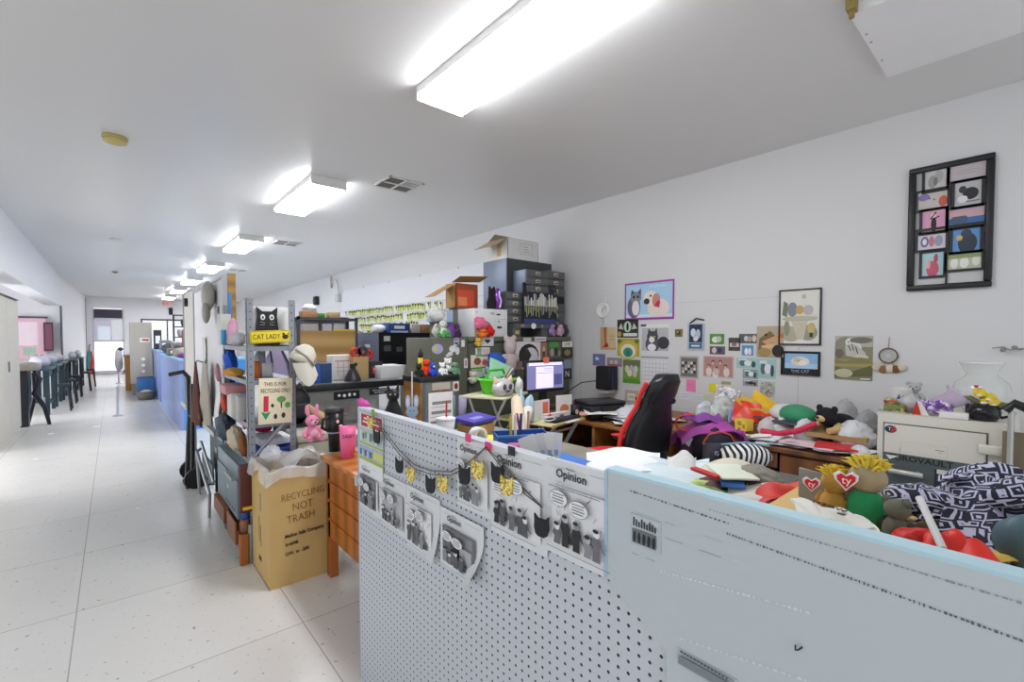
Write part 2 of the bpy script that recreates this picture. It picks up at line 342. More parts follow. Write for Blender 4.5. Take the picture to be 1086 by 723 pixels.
# conduit and camera at the top of the right wall
t = T('security_camera', 'small white box with a curved pipe high on the right wall', 'camera', (XW, 11.9, 2.62))
PT(t, 'mount', B('#b7a99a').bx(-.05, 0, .55, .61, .2, .5)); PT(t, 'pipe', B('#cfcfcf').tube([(-.03, .58, .3), (-.05, .4, .4), (-.05, .15, .36), (-.05, .05, .2), (-.05, 0, .0)], .015)); PT(t, 'box', B('#c6c6c8').bx(-.12, 0, -.12, .1, -.2, 0, .01))
ex = hy(178, 304, FY)
t = T('exit_sign', 'small red and white EXIT sign on the far wall', 'sign', (ex.x, FY - .03, 2.85))
PT(t, 'plate', B('#f0e9ea').bx(-.17, .17, -.02, .03, 0, .24)); PT(t, 'lettering', B().text('EXIT', .19, TR((0, -.022, .12), rx=PI / 2), mt('#e0332f', .5, 0, .02, 9, 0, .6)))
O('alarm_box', B('#26252b').bx(-.07, .07, -.06, 0, 0, .3, .01), 'black box right under the EXIT sign', 'alarm', (ex.x + .08, FY, 2.5))
O('alarm_speaker', B('#2a2a30').bx(-.12, .0, -.1, .1, -.12, .12, .02).m('#444').cyl((-.12, 0, 0), (-.135, 0, 0), .07), 'small black wall speaker high on the right wall far down the hall', 'speaker', (XW, 13.6, 2.55))

# ------------------------------------------------------------------ left side of the hall
t = T('tall_cabinet', 'tall cream cabinet cut by the left edge of the photo', 'cabinet', (-1.16, 8.9, 0))
PT(t, 'body', B('#d8d3c6').bx(-.7, -.02, 0, 2.05, 0, 2.1)); PT(t, 'door', B('#ddd8cb').bx(-.02, 0, .02, 1.02, .06, 2.08, .004)); PT(t, 'door', B('#ddd8cb').bx(-.02, 0, 1.04, 2.03, .06, 2.08, .004)); PT(t, 'handle', B('#8a8a88').bx(0, .02, .95, .97, 1, 1.15)); PT(t, 'top_rim', B('#6f6b62').bx(-.7, .01, -.01, 2.06, 2.1, 2.115))
# bar stand with the grey round cushion
t = T('bar_stool', 'black stool with splayed bent legs and a grey pad beside the cream cabinet', 'stool', (-1.16, 11.25, 0))
PT(t, 'seat', B('#a9a498').lathe([(0, .95), (.2, .95), (.23, .99), (.22, 1.06), (.12, 1.09), (0, 1.09)]))
blk = mt('#22252d', .4)
PT(t, 'leg', B(blk).bx(-.12, .06, -.1, .1, .0, .95, .01)); PT(t, 'leg', B(blk).tube([(.12, .02, .95), (.2, 0, .8), (.13, 0, .55), (.25, 0, .3), (.3, 0, 0)], [.02, .035, .04, .035, .025])); PT(t, 'leg', B(blk).tube([(.1, .2, .9), (.12, .2, .5), (.02, .2, .02)], .03))
for i, (y, col, lab) in enumerate(((13.2, '#2f4c5c', 'nearest'), (14.6, '#38606f', 'second'), (16.0, '#2d5560', 'third'), (17.6, '#1f4650', 'fourth'), (19.2, '#1d3e48', 'farthest'))):
    t = T('work_table', lab + ' teal topped work table along the left wall', 'table', ((-.98, -.96, -.93, -.8, -.74)[i], y, 0), 0, 'work tables along the left wall')
    PT(t, 'tabletop', B(mt(col, .35)).bx((-.62, -.55, -.5, -.2, -.2)[i], .05, -.62, .62, .86, .9, .01)); 
    for sx, sy in ((0, -.55), (0, .55), ((-.4, -.4, -.4, -.15, -.15)[i], -.55), ((-.4, -.4, -.4, -.15, -.15)[i], .55)): PT(t, 'leg', B(mt('#1d3038', .4)).bx(sx - .03, sx + .03, sy - .03, sy + .03, 0, .86))
    PT(t, 'apron', B(mt('#2a4652', .45)).bx(-.03, .0, -.52, .52, .72, .86)); PT(t, 'stretcher', B(mt('#1d3038', .4)).bx(-.02, .02, -.55, .55, .2, .24))
    O('machine_cover', B('#b9bcc6').blob((.16 if i < 3 else .08, .3, .12), i, .1, 12, (0, 0, .1), -.09), 'pale soft cover lying on the ' + lab + ' teal work table', 'cover', ((-1.12, -1.12, -1.1, -.86, -.81)[i], y, .905))
    t = T('side_chair', 'dark chair pushed up to the ' + lab + ' teal work table', 'chair', ((-.86, -.84, -.81, -.68, -.62)[i], y + .1, 0), 0, 'chairs at the teal work tables')
    PT(t, 'seat', B('#1d2a36').bx(-.02, .16, -.2, .2, .5, .55, .02))
    PT(t, 'leg', B(blk).tube([(.14, -.18, .5), (.18, -.2, 0)], .018)); PT(t, 'leg', B(blk).tube([(.14, .18, .5), (.18, .2, 0)], .018)); PT(t, 'crossbar', B(blk).tube([(.15, -.18, .25), (.15, .18, .25)], .014))
# pink boards and frames at the end of the recess
t = T('display_board', 'tall pink framed board standing behind the teal tables', 'board', (-1.62, 17.05, .95)); PT(t, 'panel', B('#e3bccb').bx(-.3, .3, 0, .03, 0, 1.05)); PT(t, 'frame', B('#5e4a58').bx(-.34, -.3, -.01, .04, 0, 1.08).bx(-.34, .34, -.01, .04, 1.05, 1.1)); PT(t, 'picture', B('#f2dfe8').bx(-.2, .15, -.005, 0, .35, .95).m('#a9c3b0').bx(-.12, .1, -.008, -.005, .1, .3))
O('display_board', B('#3e3440').bx(-.1, .1, 0, .04, 0, 1.1).m('#b48fa6').bx(-.05, .08, -.004, 0, .1, 1.05), 'narrow dark framed board left of the pink board', 'board', (-2.02, 17.1, .95))
O('framed_poster', B('#4a2f3f').bx(-.09, .09, 0, .03, 0, .75).m('#7f4a5e').bx(-.06, .06, -.004, 0, .05, .7), 'dark red framed poster right of the pink board', 'poster', (-1.27, 17.0, 1.15))
for k, (x, z, cc, lab) in enumerate(((-1.5, .98, '#caa7b4', 'pink'), (-1.3, .98, '#5a4650', 'dark'), (-1.12, .98, '#9a8f98', 'grey'))):
    O('trinket_box', B(cc).bx(-.07, .07, -.06, .06, -.07, .1, .01).m('#e7e2e4').bx(-.05, .05, -.065, -.06, -.04, .06), lab + ' box on the teal table by the end of the left recess', 'box', (x, 16.4, .975))
# things along the far wall and hall
t = T('umbrella', 'rolled teal and red umbrella leaning at the left of the far door', 'umbrella', (-.72, 24.6, 0)); PT(t, 'canopy', B('#3f8f92').tube([(-.03, 0, .1), (-.02, .05, .6), (0, .1, 1.0)], [.05, .1, .04]).m('#c23a34').tube([(.05, -.02, .05), (.06, .03, .5), (.05, .1, .95)], [.05, .08, .03])); PT(t, 'handle', B('#a04a44').tube([(0, .1, 1.0), (0, .12, 1.2), (.05, .12, 1.24)], .02))
O('barrier_post', B('#c6c6cc').lathe([(.09, 0), (.09, .02), (.025, .03), (.025, .8), (.03, .82), (0, .84)]), 'slim pale post standing in the aisle before the far door', 'post', (.12, 19.8, 0))
O('barrier_post', B('#b4b4ba').lathe([(.08, 0), (.08, .02), (.02, .03), (.02, .55), (.025, .57), (0, .58)]), 'short pale post in the aisle nearer than the slim one', 'post', (.04, 11.6, 0))
t = T('lab_coat', 'white coat hanging over the end of the brown counter', 'coat', (.12, 17.3, .55)); PT(t, 'body', B('#d4d6de').blob((.09, .1, .32), 3, .15, 14, (0, 0, .3))); PT(t, 'collar', B('#3d3c46').blob((.06, .06, .05), 4, .2, 12, (.03, 0, .62)))
t = T('wooden_counter', 'brown wooden counter with a curved foot before the beige panel', 'counter', (.3, 17.0, 0)); bw = wood('#a8712c', '#8a5820', 2); PT(t, 'side_panel', B(bw).prism([(-.05, 0), (.42, 0), (.42, .18), (.3, .42), (.14, .5), (.1, .95), (-.05, .95)], -.03, .03)); PT(t, 'body', B(bw).bx(-.04, .1, .03, 1.5, .0, .95)); PT(t, 'top', B('#6d5a48').bx(-.08, .16, -.05, 1.55, .95, .98))
t = T('beige_locker', 'tall beige locker panel with a red label at the far end of the aisle', 'locker', (.33, 15.5, 0)); PT(t, 'body', B('#b9b4aa').bx(0, .45, 0, .5, .3, 1.9)); PT(t, 'plinth', B('#8f8a80').bx(.02, .43, .03, .47, 0, .3)); PT(t, 'label', B('#efeeee').bx(.2, .4, -.006, 0, 1.38, 1.5).m('#cc2f3c').prism([(.22, 1.44), (.27, 1.47), (.36, 1.46), (.38, 1.49), (.38, 1.41), (.27, 1.42)], -.009, -.006))
for z in (.62, .78, .94): PT(t, 'hook', B('#f4f4f4').cyl((.26, 0, z), (.26, -.04, z), .04))
O('blue_bin', B('#3f74ae').bx(-.17, .17, -.2, .2, 0, .5, .02).m('#274a72').bx(-.15, .15, -.18, .18, .48, .505), 'small blue bin at the foot of the beige locker', 'bin', (.6, 14.9, 0))
O('trash_basket', B('#6d6a64').lathe([(0, 0), (.15, 0), (.19, .2), (.17, .2), (.13, .02)]).m('#d8d2c0').blob((.12, .12, .06), 8, .2, 10, (0, 0, .17)), 'dark basket with papers under the small blue bin', 'basket', (.58, 14.3, 0))
# blue reception counters
lav = mt('#8fa3d8', .35, 0, .06, 3); azu = mt('#4fa0ea', .35, 0, .05, 3)
for (x, y0, y1, zt, x1, lab) in ((.8, 9.1, 13.0, 1.15, 1.75, 'nearer'), (.8, 13.5, 17.6, 1.2, 1.6, 'farther')):
    t = T('blue_counter', lab + ' blue reception counter on the right of the aisle', 'counter', (x, y0, 0), 0, 'blue reception counters'); L = y1 - y0
    PT(t, 'front_panel', B(lav).bx(0, .05, 0, L, .0, zt - .03)); PT(t, 'end_panel', B(azu).bx(.05, x1 - x, 0, .05, 0, zt - .03)); PT(t, 'back_panel', B(lav).bx(x1 - x - .05, x1 - x, .05, L, 0, zt - .03)); PT(t, 'countertop', B(mt('#8fc4f2', .3)).bx(-.01, x1 - x + .01, -.01, L, zt - .03, zt))
def stuff(name, lab, cat, loc, col, d, kind='box', seed=1, group=None):
    b = B(col)
    if kind == 'box': b.bx(-d[0] / 2, d[0] / 2, -d[1] / 2, d[1] / 2, 0, d[2], .01).m('#eeeeee').bx(-d[0] * .3, d[0] * .3, -d[1] / 2 - .003, -d[1] / 2, d[2] * .3, d[2] * .7)
    elif kind == 'pot': b.lathe([(0, 0), (d[0] * .35, 0), (d[0] * .5, d[2] * .5), (d[0] * .45, d[2]), (d[0] * .38, d[2]), (d[0] * .3, d[2] * .2)])
    else: b.blob((d[0] / 2, d[1] / 2, d[2] / 2), seed, .25, 12, (0, 0, d[2] / 2), -d[2] / 2)
    return O(name, b, lab, cat, loc, 0, group)
stuff('flower_bunch', 'purple flower bunch on the nearer blue counter', 'flowers', (.98, 9.6, 1.15), '#8b3fa6', (.28, .3, .1), 'blob', 4)
stuff('hat', 'straw coloured hat on the nearer blue counter', 'hat', (.98, 10.3, 1.15), '#b0aa98', (.3, .3, .18), 'blob', 6)
stuff('basket', 'white basket on the nearer blue counter', 'basket', (1.35, 10.3, 1.15), '#e9e6e2', (.3, .3, .3), 'pot')
stuff('storage_box', 'white box with a red lid on the nearer blue counter', 'box', (1.3, 11.2, 1.15), '#8a3540', (.5, .4, .5))
stuff('storage_box', 'green grey box at the aisle edge of the nearer blue counter', 'box', (.9, 11.3, 1.15), '#77796f', (.2, .3, .14))
stuff('cloth_heap', 'dark cloth heap on the nearer blue counter', 'cloth', (.92, 12.4, 1.15), '#4a4a50', (.24, .5, .22), 'blob', 9)
stuff('storage_box', 'grey box on the farther blue counter', 'box', (.95, 13.9, 1.2), '#77757e', (.22, .2, .24))
stuff('storage_box', 'dark box with a pale top on the farther blue counter', 'box', (.88, 15.2, 1.2), '#37363a', (.16, .2, .5))
stuff('cloth_heap', 'brown grey heap on the farther blue counter', 'cloth', (1.15, 14.4, 1.2), '#8f8780', (.36, .4, .2), 'blob', 12)
t = T('metal_rack', 'dark ladder like metal rack in front of the far window', 'rack', (1.55, 19.2, 0)); dk = mt('#3a3844', .5)
for x in (0, .44): PT(t, 'upright', B(dk).bx(x - .025, x + .025, -.025, .025, 0, 2.28))
for z in (1.1, 1.5, 1.85, 2.24): PT(t, 'rung', B(dk).bx(.025, .415, -.2, .2, z, z + .03))
for k, (x, z, c2, lab) in enumerate(((.2, 1.53, '#b9b7c2', 'grey pot on the dark metal rack'), (.3, 1.88, '#54505e', 'dark jug on the top of the dark metal rack'), (.22, 1.13, '#e6e6ea', 'white box on the dark metal rack'))):
    stuff('jug' if k < 2 else 'storage_box', lab, 'jug' if k < 2 else 'box', (1.55 + x, 19.1, z), c2, (.24, .22, .24), 'pot' if k < 2 else 'box')
# ------------------------------------------------------------------ soft toys
def plush(name, label, loc, s, col, rz=0.0, ear='round', belly=None, muzzle=None, hair=None, limb=None, pose='sit', tag_=None, shirt=None, group=None):
    """a stuffed animal about s tall, looking towards local -Y"""
    t = T(name, label, 'plush toy', loc, rz, group); c = mt(col, .9, 0, .12, 40, .3); l = mt(limb or col, .9, 0, .12, 40, .3); m2 = mt(muzzle or col, .9)
    lie = pose == 'lie'
    b = B(mt(shirt, .9) if shirt else c)
    if lie: b.ell((0, .3 * s, .2 * s), (.24 * s, .42 * s, .2 * s), 14)
    else: b.ell((0, 0, .27 * s), (.23 * s, .2 * s, .28 * s), 14)
    if belly: b.m(belly).ell((0, -.1 * s, .25 * s), (.15 * s, .13 * s, .19 * s), 12)
    PT(t, 'body', b)
    hc = Vector((0, -.08 * s if lie else -.02 * s, .36 * s if lie else .68 * s))
    b = B(c).ell(hc, (.22 * s, .2 * s, .2 * s), 14).m(m2).ell(hc + Vector((0, -.16 * s, -.05 * s)), (.11 * s, .1 * s, .08 * s), 10)
    b.m('#161616').ell(hc + Vector((0, -.26 * s, -.02 * s)), (.04 * s, .025 * s, .03 * s), 8)
    for k in (-1, 1): b.ell(hc + Vector((k * .085 * s, -.175 * s, .05 * s)), .024 * s, 8)
    hd = PT(t, 'head', b)
    for k in (-1, 1):
        if ear == 'long': e = B(c).tube([hc + Vector((k * .1 * s, 0, .14 * s)), hc + Vector((k * .16 * s, .02 * s, .32 * s)), hc + Vector((k * .17 * s, .0, .5 * s)), hc + Vector((k * .16 * s, 0, .56 * s))], [.05 * s, .075 * s, .06 * s, .015 * s])
        elif ear == 'point': e = B(c).tube([hc + Vector((k * .13 * s, 0, .1 * s)), hc + Vector((k * .17 * s, 0, .3 * s))], [.085 * s, .01 * s], 8)
        elif ear == 'flop': e = B(l).tube([hc + Vector((k * .17 * s, 0, .12 * s)), hc + Vector((k * .27 * s, 0, .02 * s)), hc + Vector((k * .26 * s, 0, -.14 * s))], [.04 * s, .075 * s, .03 * s])
        elif ear == 'none': continue
        else: e = B(c).ell(hc + Vector((k * .18 * s, .02 * s, .16 * s)), (.085 * s, .04 * s, .085 * s), 10)
        PT(t, 'ear', e)
        
    for k in (-1, 1):
        if lie:
            PT(t, 'arm', B(l).tube([(k * .18 * s, .08 * s, .16 * s), (k * .26 * s, -.12 * s, .08 * s), (k * .24 * s, -.3 * s, .07 * s)], [.08 * s, .085 * s, .07 * s]))
            PT(t, 'leg', B(l).tube([(k * .2 * s, .5 * s, .12 * s), (k * .34 * s, .36 * s, .09 * s), (k * .38 * s, .22 * s, .08 * s)], [.1 * s, .1 * s, .075 * s]))
        else:
            PT(t, 'arm', B(l).tube([(k * .19 * s, -.02 * s, .44 * s), (k * .3 * s, -.08 * s, .3 * s), (k * .3 * s, -.16 * s, .18 * s)], [.07 * s, .075 * s, .065 * s]))
            PT(t, 'leg', B(l).tube([(k * .12 * s, -.06 * s, .1 * s), (k * .18 * s, -.24 * s, .085 * s), (k * .2 * s, -.36 * s, .1 * s)], [.1 * s, .085 * s, .085 * s]))
    if lie: PT(t, 'tail', B(l).tube([(0, .7 * s, .2 * s), (.08 * s, .85 * s, .2 * s), (.16 * s, .95 * s, .16 * s)], [.06 * s, .06 * s, .03 * s]))
    if hair:
        q = random.Random(3); b = B(mt(hair, .8))
        for k in range(110):
            a, e = q.uniform(0, 2 * PI), q.uniform(.0, .95); d = Vector((math.sin(e) * math.cos(a), math.sin(e) * math.sin(a), math.cos(e)))
            p = hc + Vector((d.x * .2, d.y * .19, d.z * .19)) * s; b.tube([p - d * .02 * s, p + d * .07 * s + Vector((q.uniform(-.05, .05), q.uniform(-.05, .05), .02)) * s, p + d * .13 * s + Vector((q.uniform(-.08, .08), q.uniform(-.08, .08), -.01)) * s], [.02 * s, .016 * s, .003 * s], 5)
        PT(t, 'hair', b)
    if tag_:
        x0, y0, z0, tr_ = tag_; k = .105 * s
        hp = [(0, -k), (-.9 * k, .05 * k), (-.95 * k, .55 * k), (-.5 * k, .85 * k), (0, .5 * k), (.5 * k, .85 * k), (.95 * k, .55 * k), (.9 * k, .05 * k)]
        b = B('#f3efef').x(TR((x0 * s, y0 * s, z0 * s), rz=tr_)).prism([(a * 1.35, c2 * 1.3) for a, c2 in hp], .0, .003).m('#d8202c').prism(hp, -.003, 0)
        b.text('ty', k * 1.3, TR((0, -.0035, .05 * k), rx=PI / 2), mt('#f6f2f0'), .0004); PT(t, 'ear_tag', b, 'red heart shaped ear tag on a white card')
    return t

# ------------------------------------------------------------------ whiteboard divider
alu = mt('#a7a9ac', .35, .6, .03); stl = mt('#8d9299', .45, .35, .06); wht = mt('#e9e9ec', .25, 0, .02)
t = T('whiteboard', 'long upright whiteboard divider beside the aisle behind the metal shelf', 'whiteboard', (.68, 4.36, 0))
PT(t, 'panel', B(wht).bx(0, .02, 0, 1.75, .82, 1.98)); PT(t, 'panel', B(mt('#b7b5b0', .5)).bx(0, .02, 1.78, 2.7, .7, 2.03), 'grey fabric panel')
PT(t, 'frame', B(alu).bx(-.012, .03, -.02, 0, .78, 2.0).bx(-.012, .03, 1.75, 1.78, .62, 2.03).bx(-.012, .03, 0, 1.75, 1.98, 2.0).bx(-.012, .03, 0, 1.75, .79, .82).bx(-.012, .03, 2.7, 2.72, .62, 2.05).bx(-.012, .03, 1.78, 2.72, 2.03, 2.05))
PT(t, 'end_board', B(wood('#b98d44', '#96702f', 3, 'Z')).bx(.03, .085, -.03, 0, 1.55, 2.02)); PT(t, 'blue_strip', B('#4f8fd0').bx(.03, .055, -.034, -.03, 1.58, 1.86)); PT(t, 'post', B('#233a66').bx(.03, .07, -.03, .01, 0, 1.52), 'navy blue post')
PT(t, 'post', B(stl).bx(0, .04, 2.6, 2.64, 0, .7)); PT(t, 'knob', B('#1d1d1f').cyl((0, 2.35, 1.92), (-.03, 2.35, 1.92), .05)); PT(t, 'tray', B(alu).bx(-.07, 0, .1, 2.6, .68, .7).bx(-.07, -.06, .1, 2.6, .7, .72))
PT(t, 'marker_scribble', B('#77777d').x(TR((-.001, .22, 1.72), rz=-PI / 2)).tube([(-.05, 0, 0), (-.02, 0, .04), (.0, 0, -.03), (.03, 0, .05), (.05, 0, -.02)], .003, 4))
t = T('baseball_cap', 'grey cap hanging at the top corner of the whiteboard', 'cap', (.63, 4.75, 1.78)); PT(t, 'crown', B('#a19b92').ell((0, 0, .08), (.05, .14, .13))); PT(t, 'brim', B('#8b857c').ell((-.02, -.02, -.06), (.03, .11, .1)))
t = T('jacket', 'brown jacket hanging from the whiteboard tray side', 'jacket', (.61, 5.35, .92)); PT(t, 'body', B(mt('#5e3a33', .9, 0, .2, 12, .4)).sheet(10, 12, lambda a, q: (.03 * math.sin(a * 14) * q - .02, (a - .5) * (.05 + .45 * q), .35 - .6 * q), True, .012)); PT(t, 'hook', B('#77777a').tube([(.05, 0, .34), (0, 0, .36), (-.02, 0, .33)], .006))
O('cloth_bag', B(mt('#b0a89b', .9, 0, .1, 10, .3)).sheet(10, 12, lambda a, q: (.025 * math.sin(a * 11) * q, (a - .5) * (.2 + .3 * q), .3 - .55 * q), True, .012), 'grey beige cloth bag hanging beside the brown jacket', 'bag', (.62, 4.98, .97))
O('paper_sheet', B('#dcdcda').sheet(4, 6, lambda a, q: (.01 * math.sin(q * 5), a * .22, -.4 * q), True, .001), 'white paper hung low on the near half of the whiteboard', 'paper', (.66, 4.5, 1.18))
O('paper_sheet', B('#c9cacb').sheet(4, 6, lambda a, q: (.01 * math.sin(q * 4), a * .2, -.3 * q), True, .001), 'pale grey paper stuck above the brown jacket', 'paper', (.66, 5.25, 1.5))
O('dust_rag', B('#c9919f').blob((.02, .03, .07), 5, .25, 10), 'pink rag tucked at the near edge of the whiteboard', 'rag', (.64, 4.42, 1.22))

# ------------------------------------------------------------------ slotted steel shelf
t = T('metal_shelf', 'grey slotted steel shelf at the end of the aisle clutter', 'shelf', (.665, 3.44, 0)); holed = mt('#4f545a', .6)
for (x, y, s1, s2) in ((0, 0, 1, 1), (.3, 0, -1, 1), (0, .88, 1, -1), (.3, .88, -1, -1)):
    b = B(stl); b.bx(min(x, x + s1 * .042), max(x, x + s1 * .042), y, y + s2 * .003, 0, 1.76).bx(x, x + s1 * .003, min(y, y + s2 * .042), max(y, y + s2 * .042), 0, 1.76).m(holed)
    for k in range(33): b.cyl((x + s1 * .022, y - s2 * .0005, .06 + k * .052), (x + s1 * .022, y - s2 * .0012, .06 + k * .052), .0055, None, 7).cyl((x - s1 * .0005, y + s2 * .022, .06 + k * .052), (x - s1 * .0012, y + s2 * .022, .06 + k * .052), .0055, None, 7)
    PT(t, 'post', b)
SHZ = (.69, .93, 1.22, 1.445)
for z in SHZ: PT(t, 'shelf_board', B(stl).bx(.004, .296, .004, .876, z - .004, z).bx(.004, .296, .004, .008, z - .035, z).bx(.004, .008, .004, .876, z - .035, z).bx(.004, .296, .872, .876, z - .035, z))
PT(t, 'brace', B(stl).tube([(.28, -.004, .98), (.02, -.004, .69)], .012, 6))
PT(t, 'brace', B(stl).tube([(.305, .05, .1), (.305, .84, .66)], .01, 6))
def onY(name, lab, cat, u0, v0, u1, v1, Y, d, col, kind='box', seed=1, zb=None, bev=.006, face=None, group=None):
    """a simple thing whose front spans a photo rectangle at depth Y"""
    p, q = hy(u0, v1, Y), hy(u1, v0, Y); z0 = min(p.z, q.z) if zb is None else zb; wx, hz_ = abs(q.x - p.x), q.z - z0; cx = (p.x + q.x) / 2
    b = B(mt(col, .6, 0, .1))
    if kind == 'box': b.bx(-wx / 2, wx / 2, 0, d, 0, hz_, bev)
    elif kind == 'cyl': b.lathe([(0, 0), (wx / 2, 0), (wx / 2, hz_ * .92), (wx / 2 * .9, hz_), (0, hz_)], (0, d / 2, 0))
    elif kind == 'cup': b.lathe([(0, 0), (wx / 2 * .78, 0), (wx / 2, hz_), (wx / 2 * .93, hz_), (wx / 2 * .72, .02), (0, .02)], (0, d / 2, 0))
    else: b.blob((wx / 2, d / 2, hz_ / 2), seed, .22, 14, (0, d / 2, hz_ / 2), -hz_ / 2)
    if face: art(b, wx * .8, hz_ * .8, face, -.002, -wx * .4, hz_ * .1)
    return O(name, b, lab, cat, (cx, Y, z0), 0, group)
# top shelf
onY('white_box', 'white panel box behind the black cat on the top steel shelf', 'box', 267, 326, 309, 364, 3.56, .1, '#e8e8e6', zb=1.447)
t = T('cat_figure', 'black wooden cat cutout with white eyes standing on the top steel shelf', 'figure', (.812, 3.535, 1.447)); cs = .11
b = B('#232326').prism([(-.078, 0), (.078, 0), (.07, .12), (.062, .2), (.066, .265), (.03, .235), (-.03, .235), (-.066, .265), (-.062, .2), (-.07, .12)], 0, .018); PT(t, 'body', b)
b = B('#eeeeec').prism(circ(-.028, .195, .015, .02), -.002, 0).prism(circ(.028, .195, .015, .02), -.002, 0).m('#1a1a1a').prism(circ(-.028, .193, .006, .009), -.003, -.002).prism(circ(.028, .193, .006, .009), -.003, -.002); PT(t, 'eyes', b)
b = B('#d8d8d6')
for k in (-1, 1):
    for q in (0, 1): b.tube([(k * .015, -.001, .155 - q * .012), (k * .045, -.001, .163 - q * .022)], .0012, 4)
PT(t, 'whiskers', b)
t = T('cat_lady_sign', 'yellow metal CAT LADY sign on the top shelf edge', 'sign', (.806, 3.43, 1.507), 0, None, 0, -.045)
PT(t, 'plate', B(mt('#e6cf2e', .4)).bx(-.125, .125, -.002, .002, -.042, .042, .002)); PT(t, 'border', B('#232323').bx(-.12, .12, -.003, -.002, .036, .038).bx(-.12, .12, -.003, -.002, -.038, -.036).bx(-.12, -.118, -.003, -.002, -.038, .038).bx(.118, .12, -.003, -.002, -.038, .038))
PT(t, 'lettering', B().text('CAT LADY', .046, TR((-.024, -.003, 0), rx=PI / 2), mt('#2a2a22'), .0005, sx=.78)); PT(t, 'cat_emblem', B('#2a2a22').prism(circ(.092, -.004, .02, .016), -.003, -.002).prism(circ(.082, .016, .008, .009), -.003, -.002).prism([(.108, 0), (.114, .02), (.106, .024)], -.003, -.002))
for a in ((234, 333, 245, 363, 4.05, .1, '#cfd3c6', 'box', 'small cream box at the back of the top steel shelf', 'box'), (235, 350, 241, 363, 3.95, .06, '#3f9fd4', 'cup', 'blue cup on the top steel shelf', 'cup'), (246, 352, 262, 364, 3.68, .12, '#c4c4c8', 'blob', 'crumpled grey white bag on the top steel shelf', 'bag'), (243, 338, 253, 352, 3.9, .1, '#e3a9c4', 'blob', 'pink flower bunch on the top steel shelf', 'flowers')):
    onY(a[9] + '_item' if a[9] in ('box',) else {'cup': 'plastic_cup', 'bag': 'plastic_bag', 'flowers': 'flower_bunch'}.get(a[9], a[9]), a[8], a[9], *a[:7], kind=a[7], zb=1.447, seed=11).name = {'box': 'storage_box', 'cup': 'plastic_cup', 'bag': 'plastic_bag', 'flowers': 'flower_bunch'}[a[9]]
# second shelf
for nm, lab, cat, u0, v0, u1, v1, Y, d, col, kind, z in (
 ('zip_pouch', 'rainbow striped pouch on the second steel shelf', 'pouch', 238, 390, 262, 397, 3.75, .2, '#d9a548', 'blob', 1.222), ('glass_jar', 'orange labelled jar on the second steel shelf', 'jar', 268, 383, 277, 396, 3.55, .07, '#c46a35', 'cyl', 1.222),
 ('paper_roll', 'white roll on the second steel shelf', 'roll', 280, 385, 291, 398, 3.6, .1, '#e2e2e2', 'cyl', 1.222), ('hand_tool', 'small grey machine on the second steel shelf', 'machine', 270, 372, 283, 385, 3.75, .1, '#a9a9ad', 'blob', 1.222),
 ('helmet', 'shiny blue helmet on the back of the second steel shelf', 'helmet', 239, 371, 254, 392, 4.1, .22, '#1f55c4', 'blob', 1.222),
 ('paper_stack', 'pink edged paper stack on the third steel shelf', 'papers', 239, 408, 262, 419, 3.85, .25, '#c98f95', 'box', None), ('storage_box', 'small white carton on the third steel shelf', 'box', 245, 417, 256, 432, 3.8, .15, '#dcdcd8', 'box', .932),
 ('storage_box', 'grey carton beside the white one on the third steel shelf', 'box', 253, 420, 264, 436, 3.6, .12, '#b5b3b0', 'box', .932), ('net_bag', 'red net bag at the aisle edge of the third steel shelf', 'bag', 235, 418, 243, 433, 4.05, .12, '#d2503c', 'blob', .932),
 ('bowl', 'magenta bowl on the low steel shelf behind the cross brace', 'bowl', 272, 447, 294, 460, 3.75, .2, '#9e1f52', 'cup', .8), ('tool_bag', 'dark grey tool bag on the low bench', 'bag', 231, 439, 252, 455, 4.1, .3, '#4c5564', 'blob', .692),
 ('pink_cloth', 'pink cloth wedge behind the left steel post', 'cloth', 257, 440, 262, 456, 3.62, .05, '#e07ba6', 'blob', None), ('straw_hat', 'cream hat in the clutter of the low steel shelf', 'hat', 243, 452, 262, 472, 3.7, .2, '#cdbfa6', 'blob', .692), ('leather_case', 'brown leather case in front of the cream hat', 'case', 254, 458, 263, 474, 3.53, .08, '#8a512c', 'blob', .692),
 ('folder', 'blue folder lying on the low steel shelf', 'folder', 268, 473, 312, 481, 3.5, .3, '#3f58b8', 'box', .692), ('paper_stack', 'white paper stack on the blue folder', 'papers', 276, 462, 310, 474, 3.55, .3, '#dfe2ea', 'box', None), ('umbrella', 'dark folded umbrella behind the magenta bowl', 'umbrella', 292, 446, 308, 462, 3.8, .1, '#55585f', 'blob', None)):
    onY(nm, lab, cat, u0, v0, u1, v1, Y, d, col, kind, 5, z)
t = T('recycling_sign', 'cream RECYCLING ONLY sign hung between the steel posts', 'sign', (.83, 3.425, 1.07), 0, None, 0, .03)
PT(t, 'board', B(mt('#e9dfc3', .6)).bx(-.105, .105, -.004, .004, -.155, .155, .003))
b = B(); ink = mt('#4a3a2e'); b.text('THIS IS FOR', .036, TR((-.005, -.005, .115), rx=PI / 2), ink, .0005, sx=.75).text('RECYCLING ONLY', .04, TR((0, -.005, .07), rx=PI / 2), ink, .0005, sx=.56); PT(t, 'lettering', b)
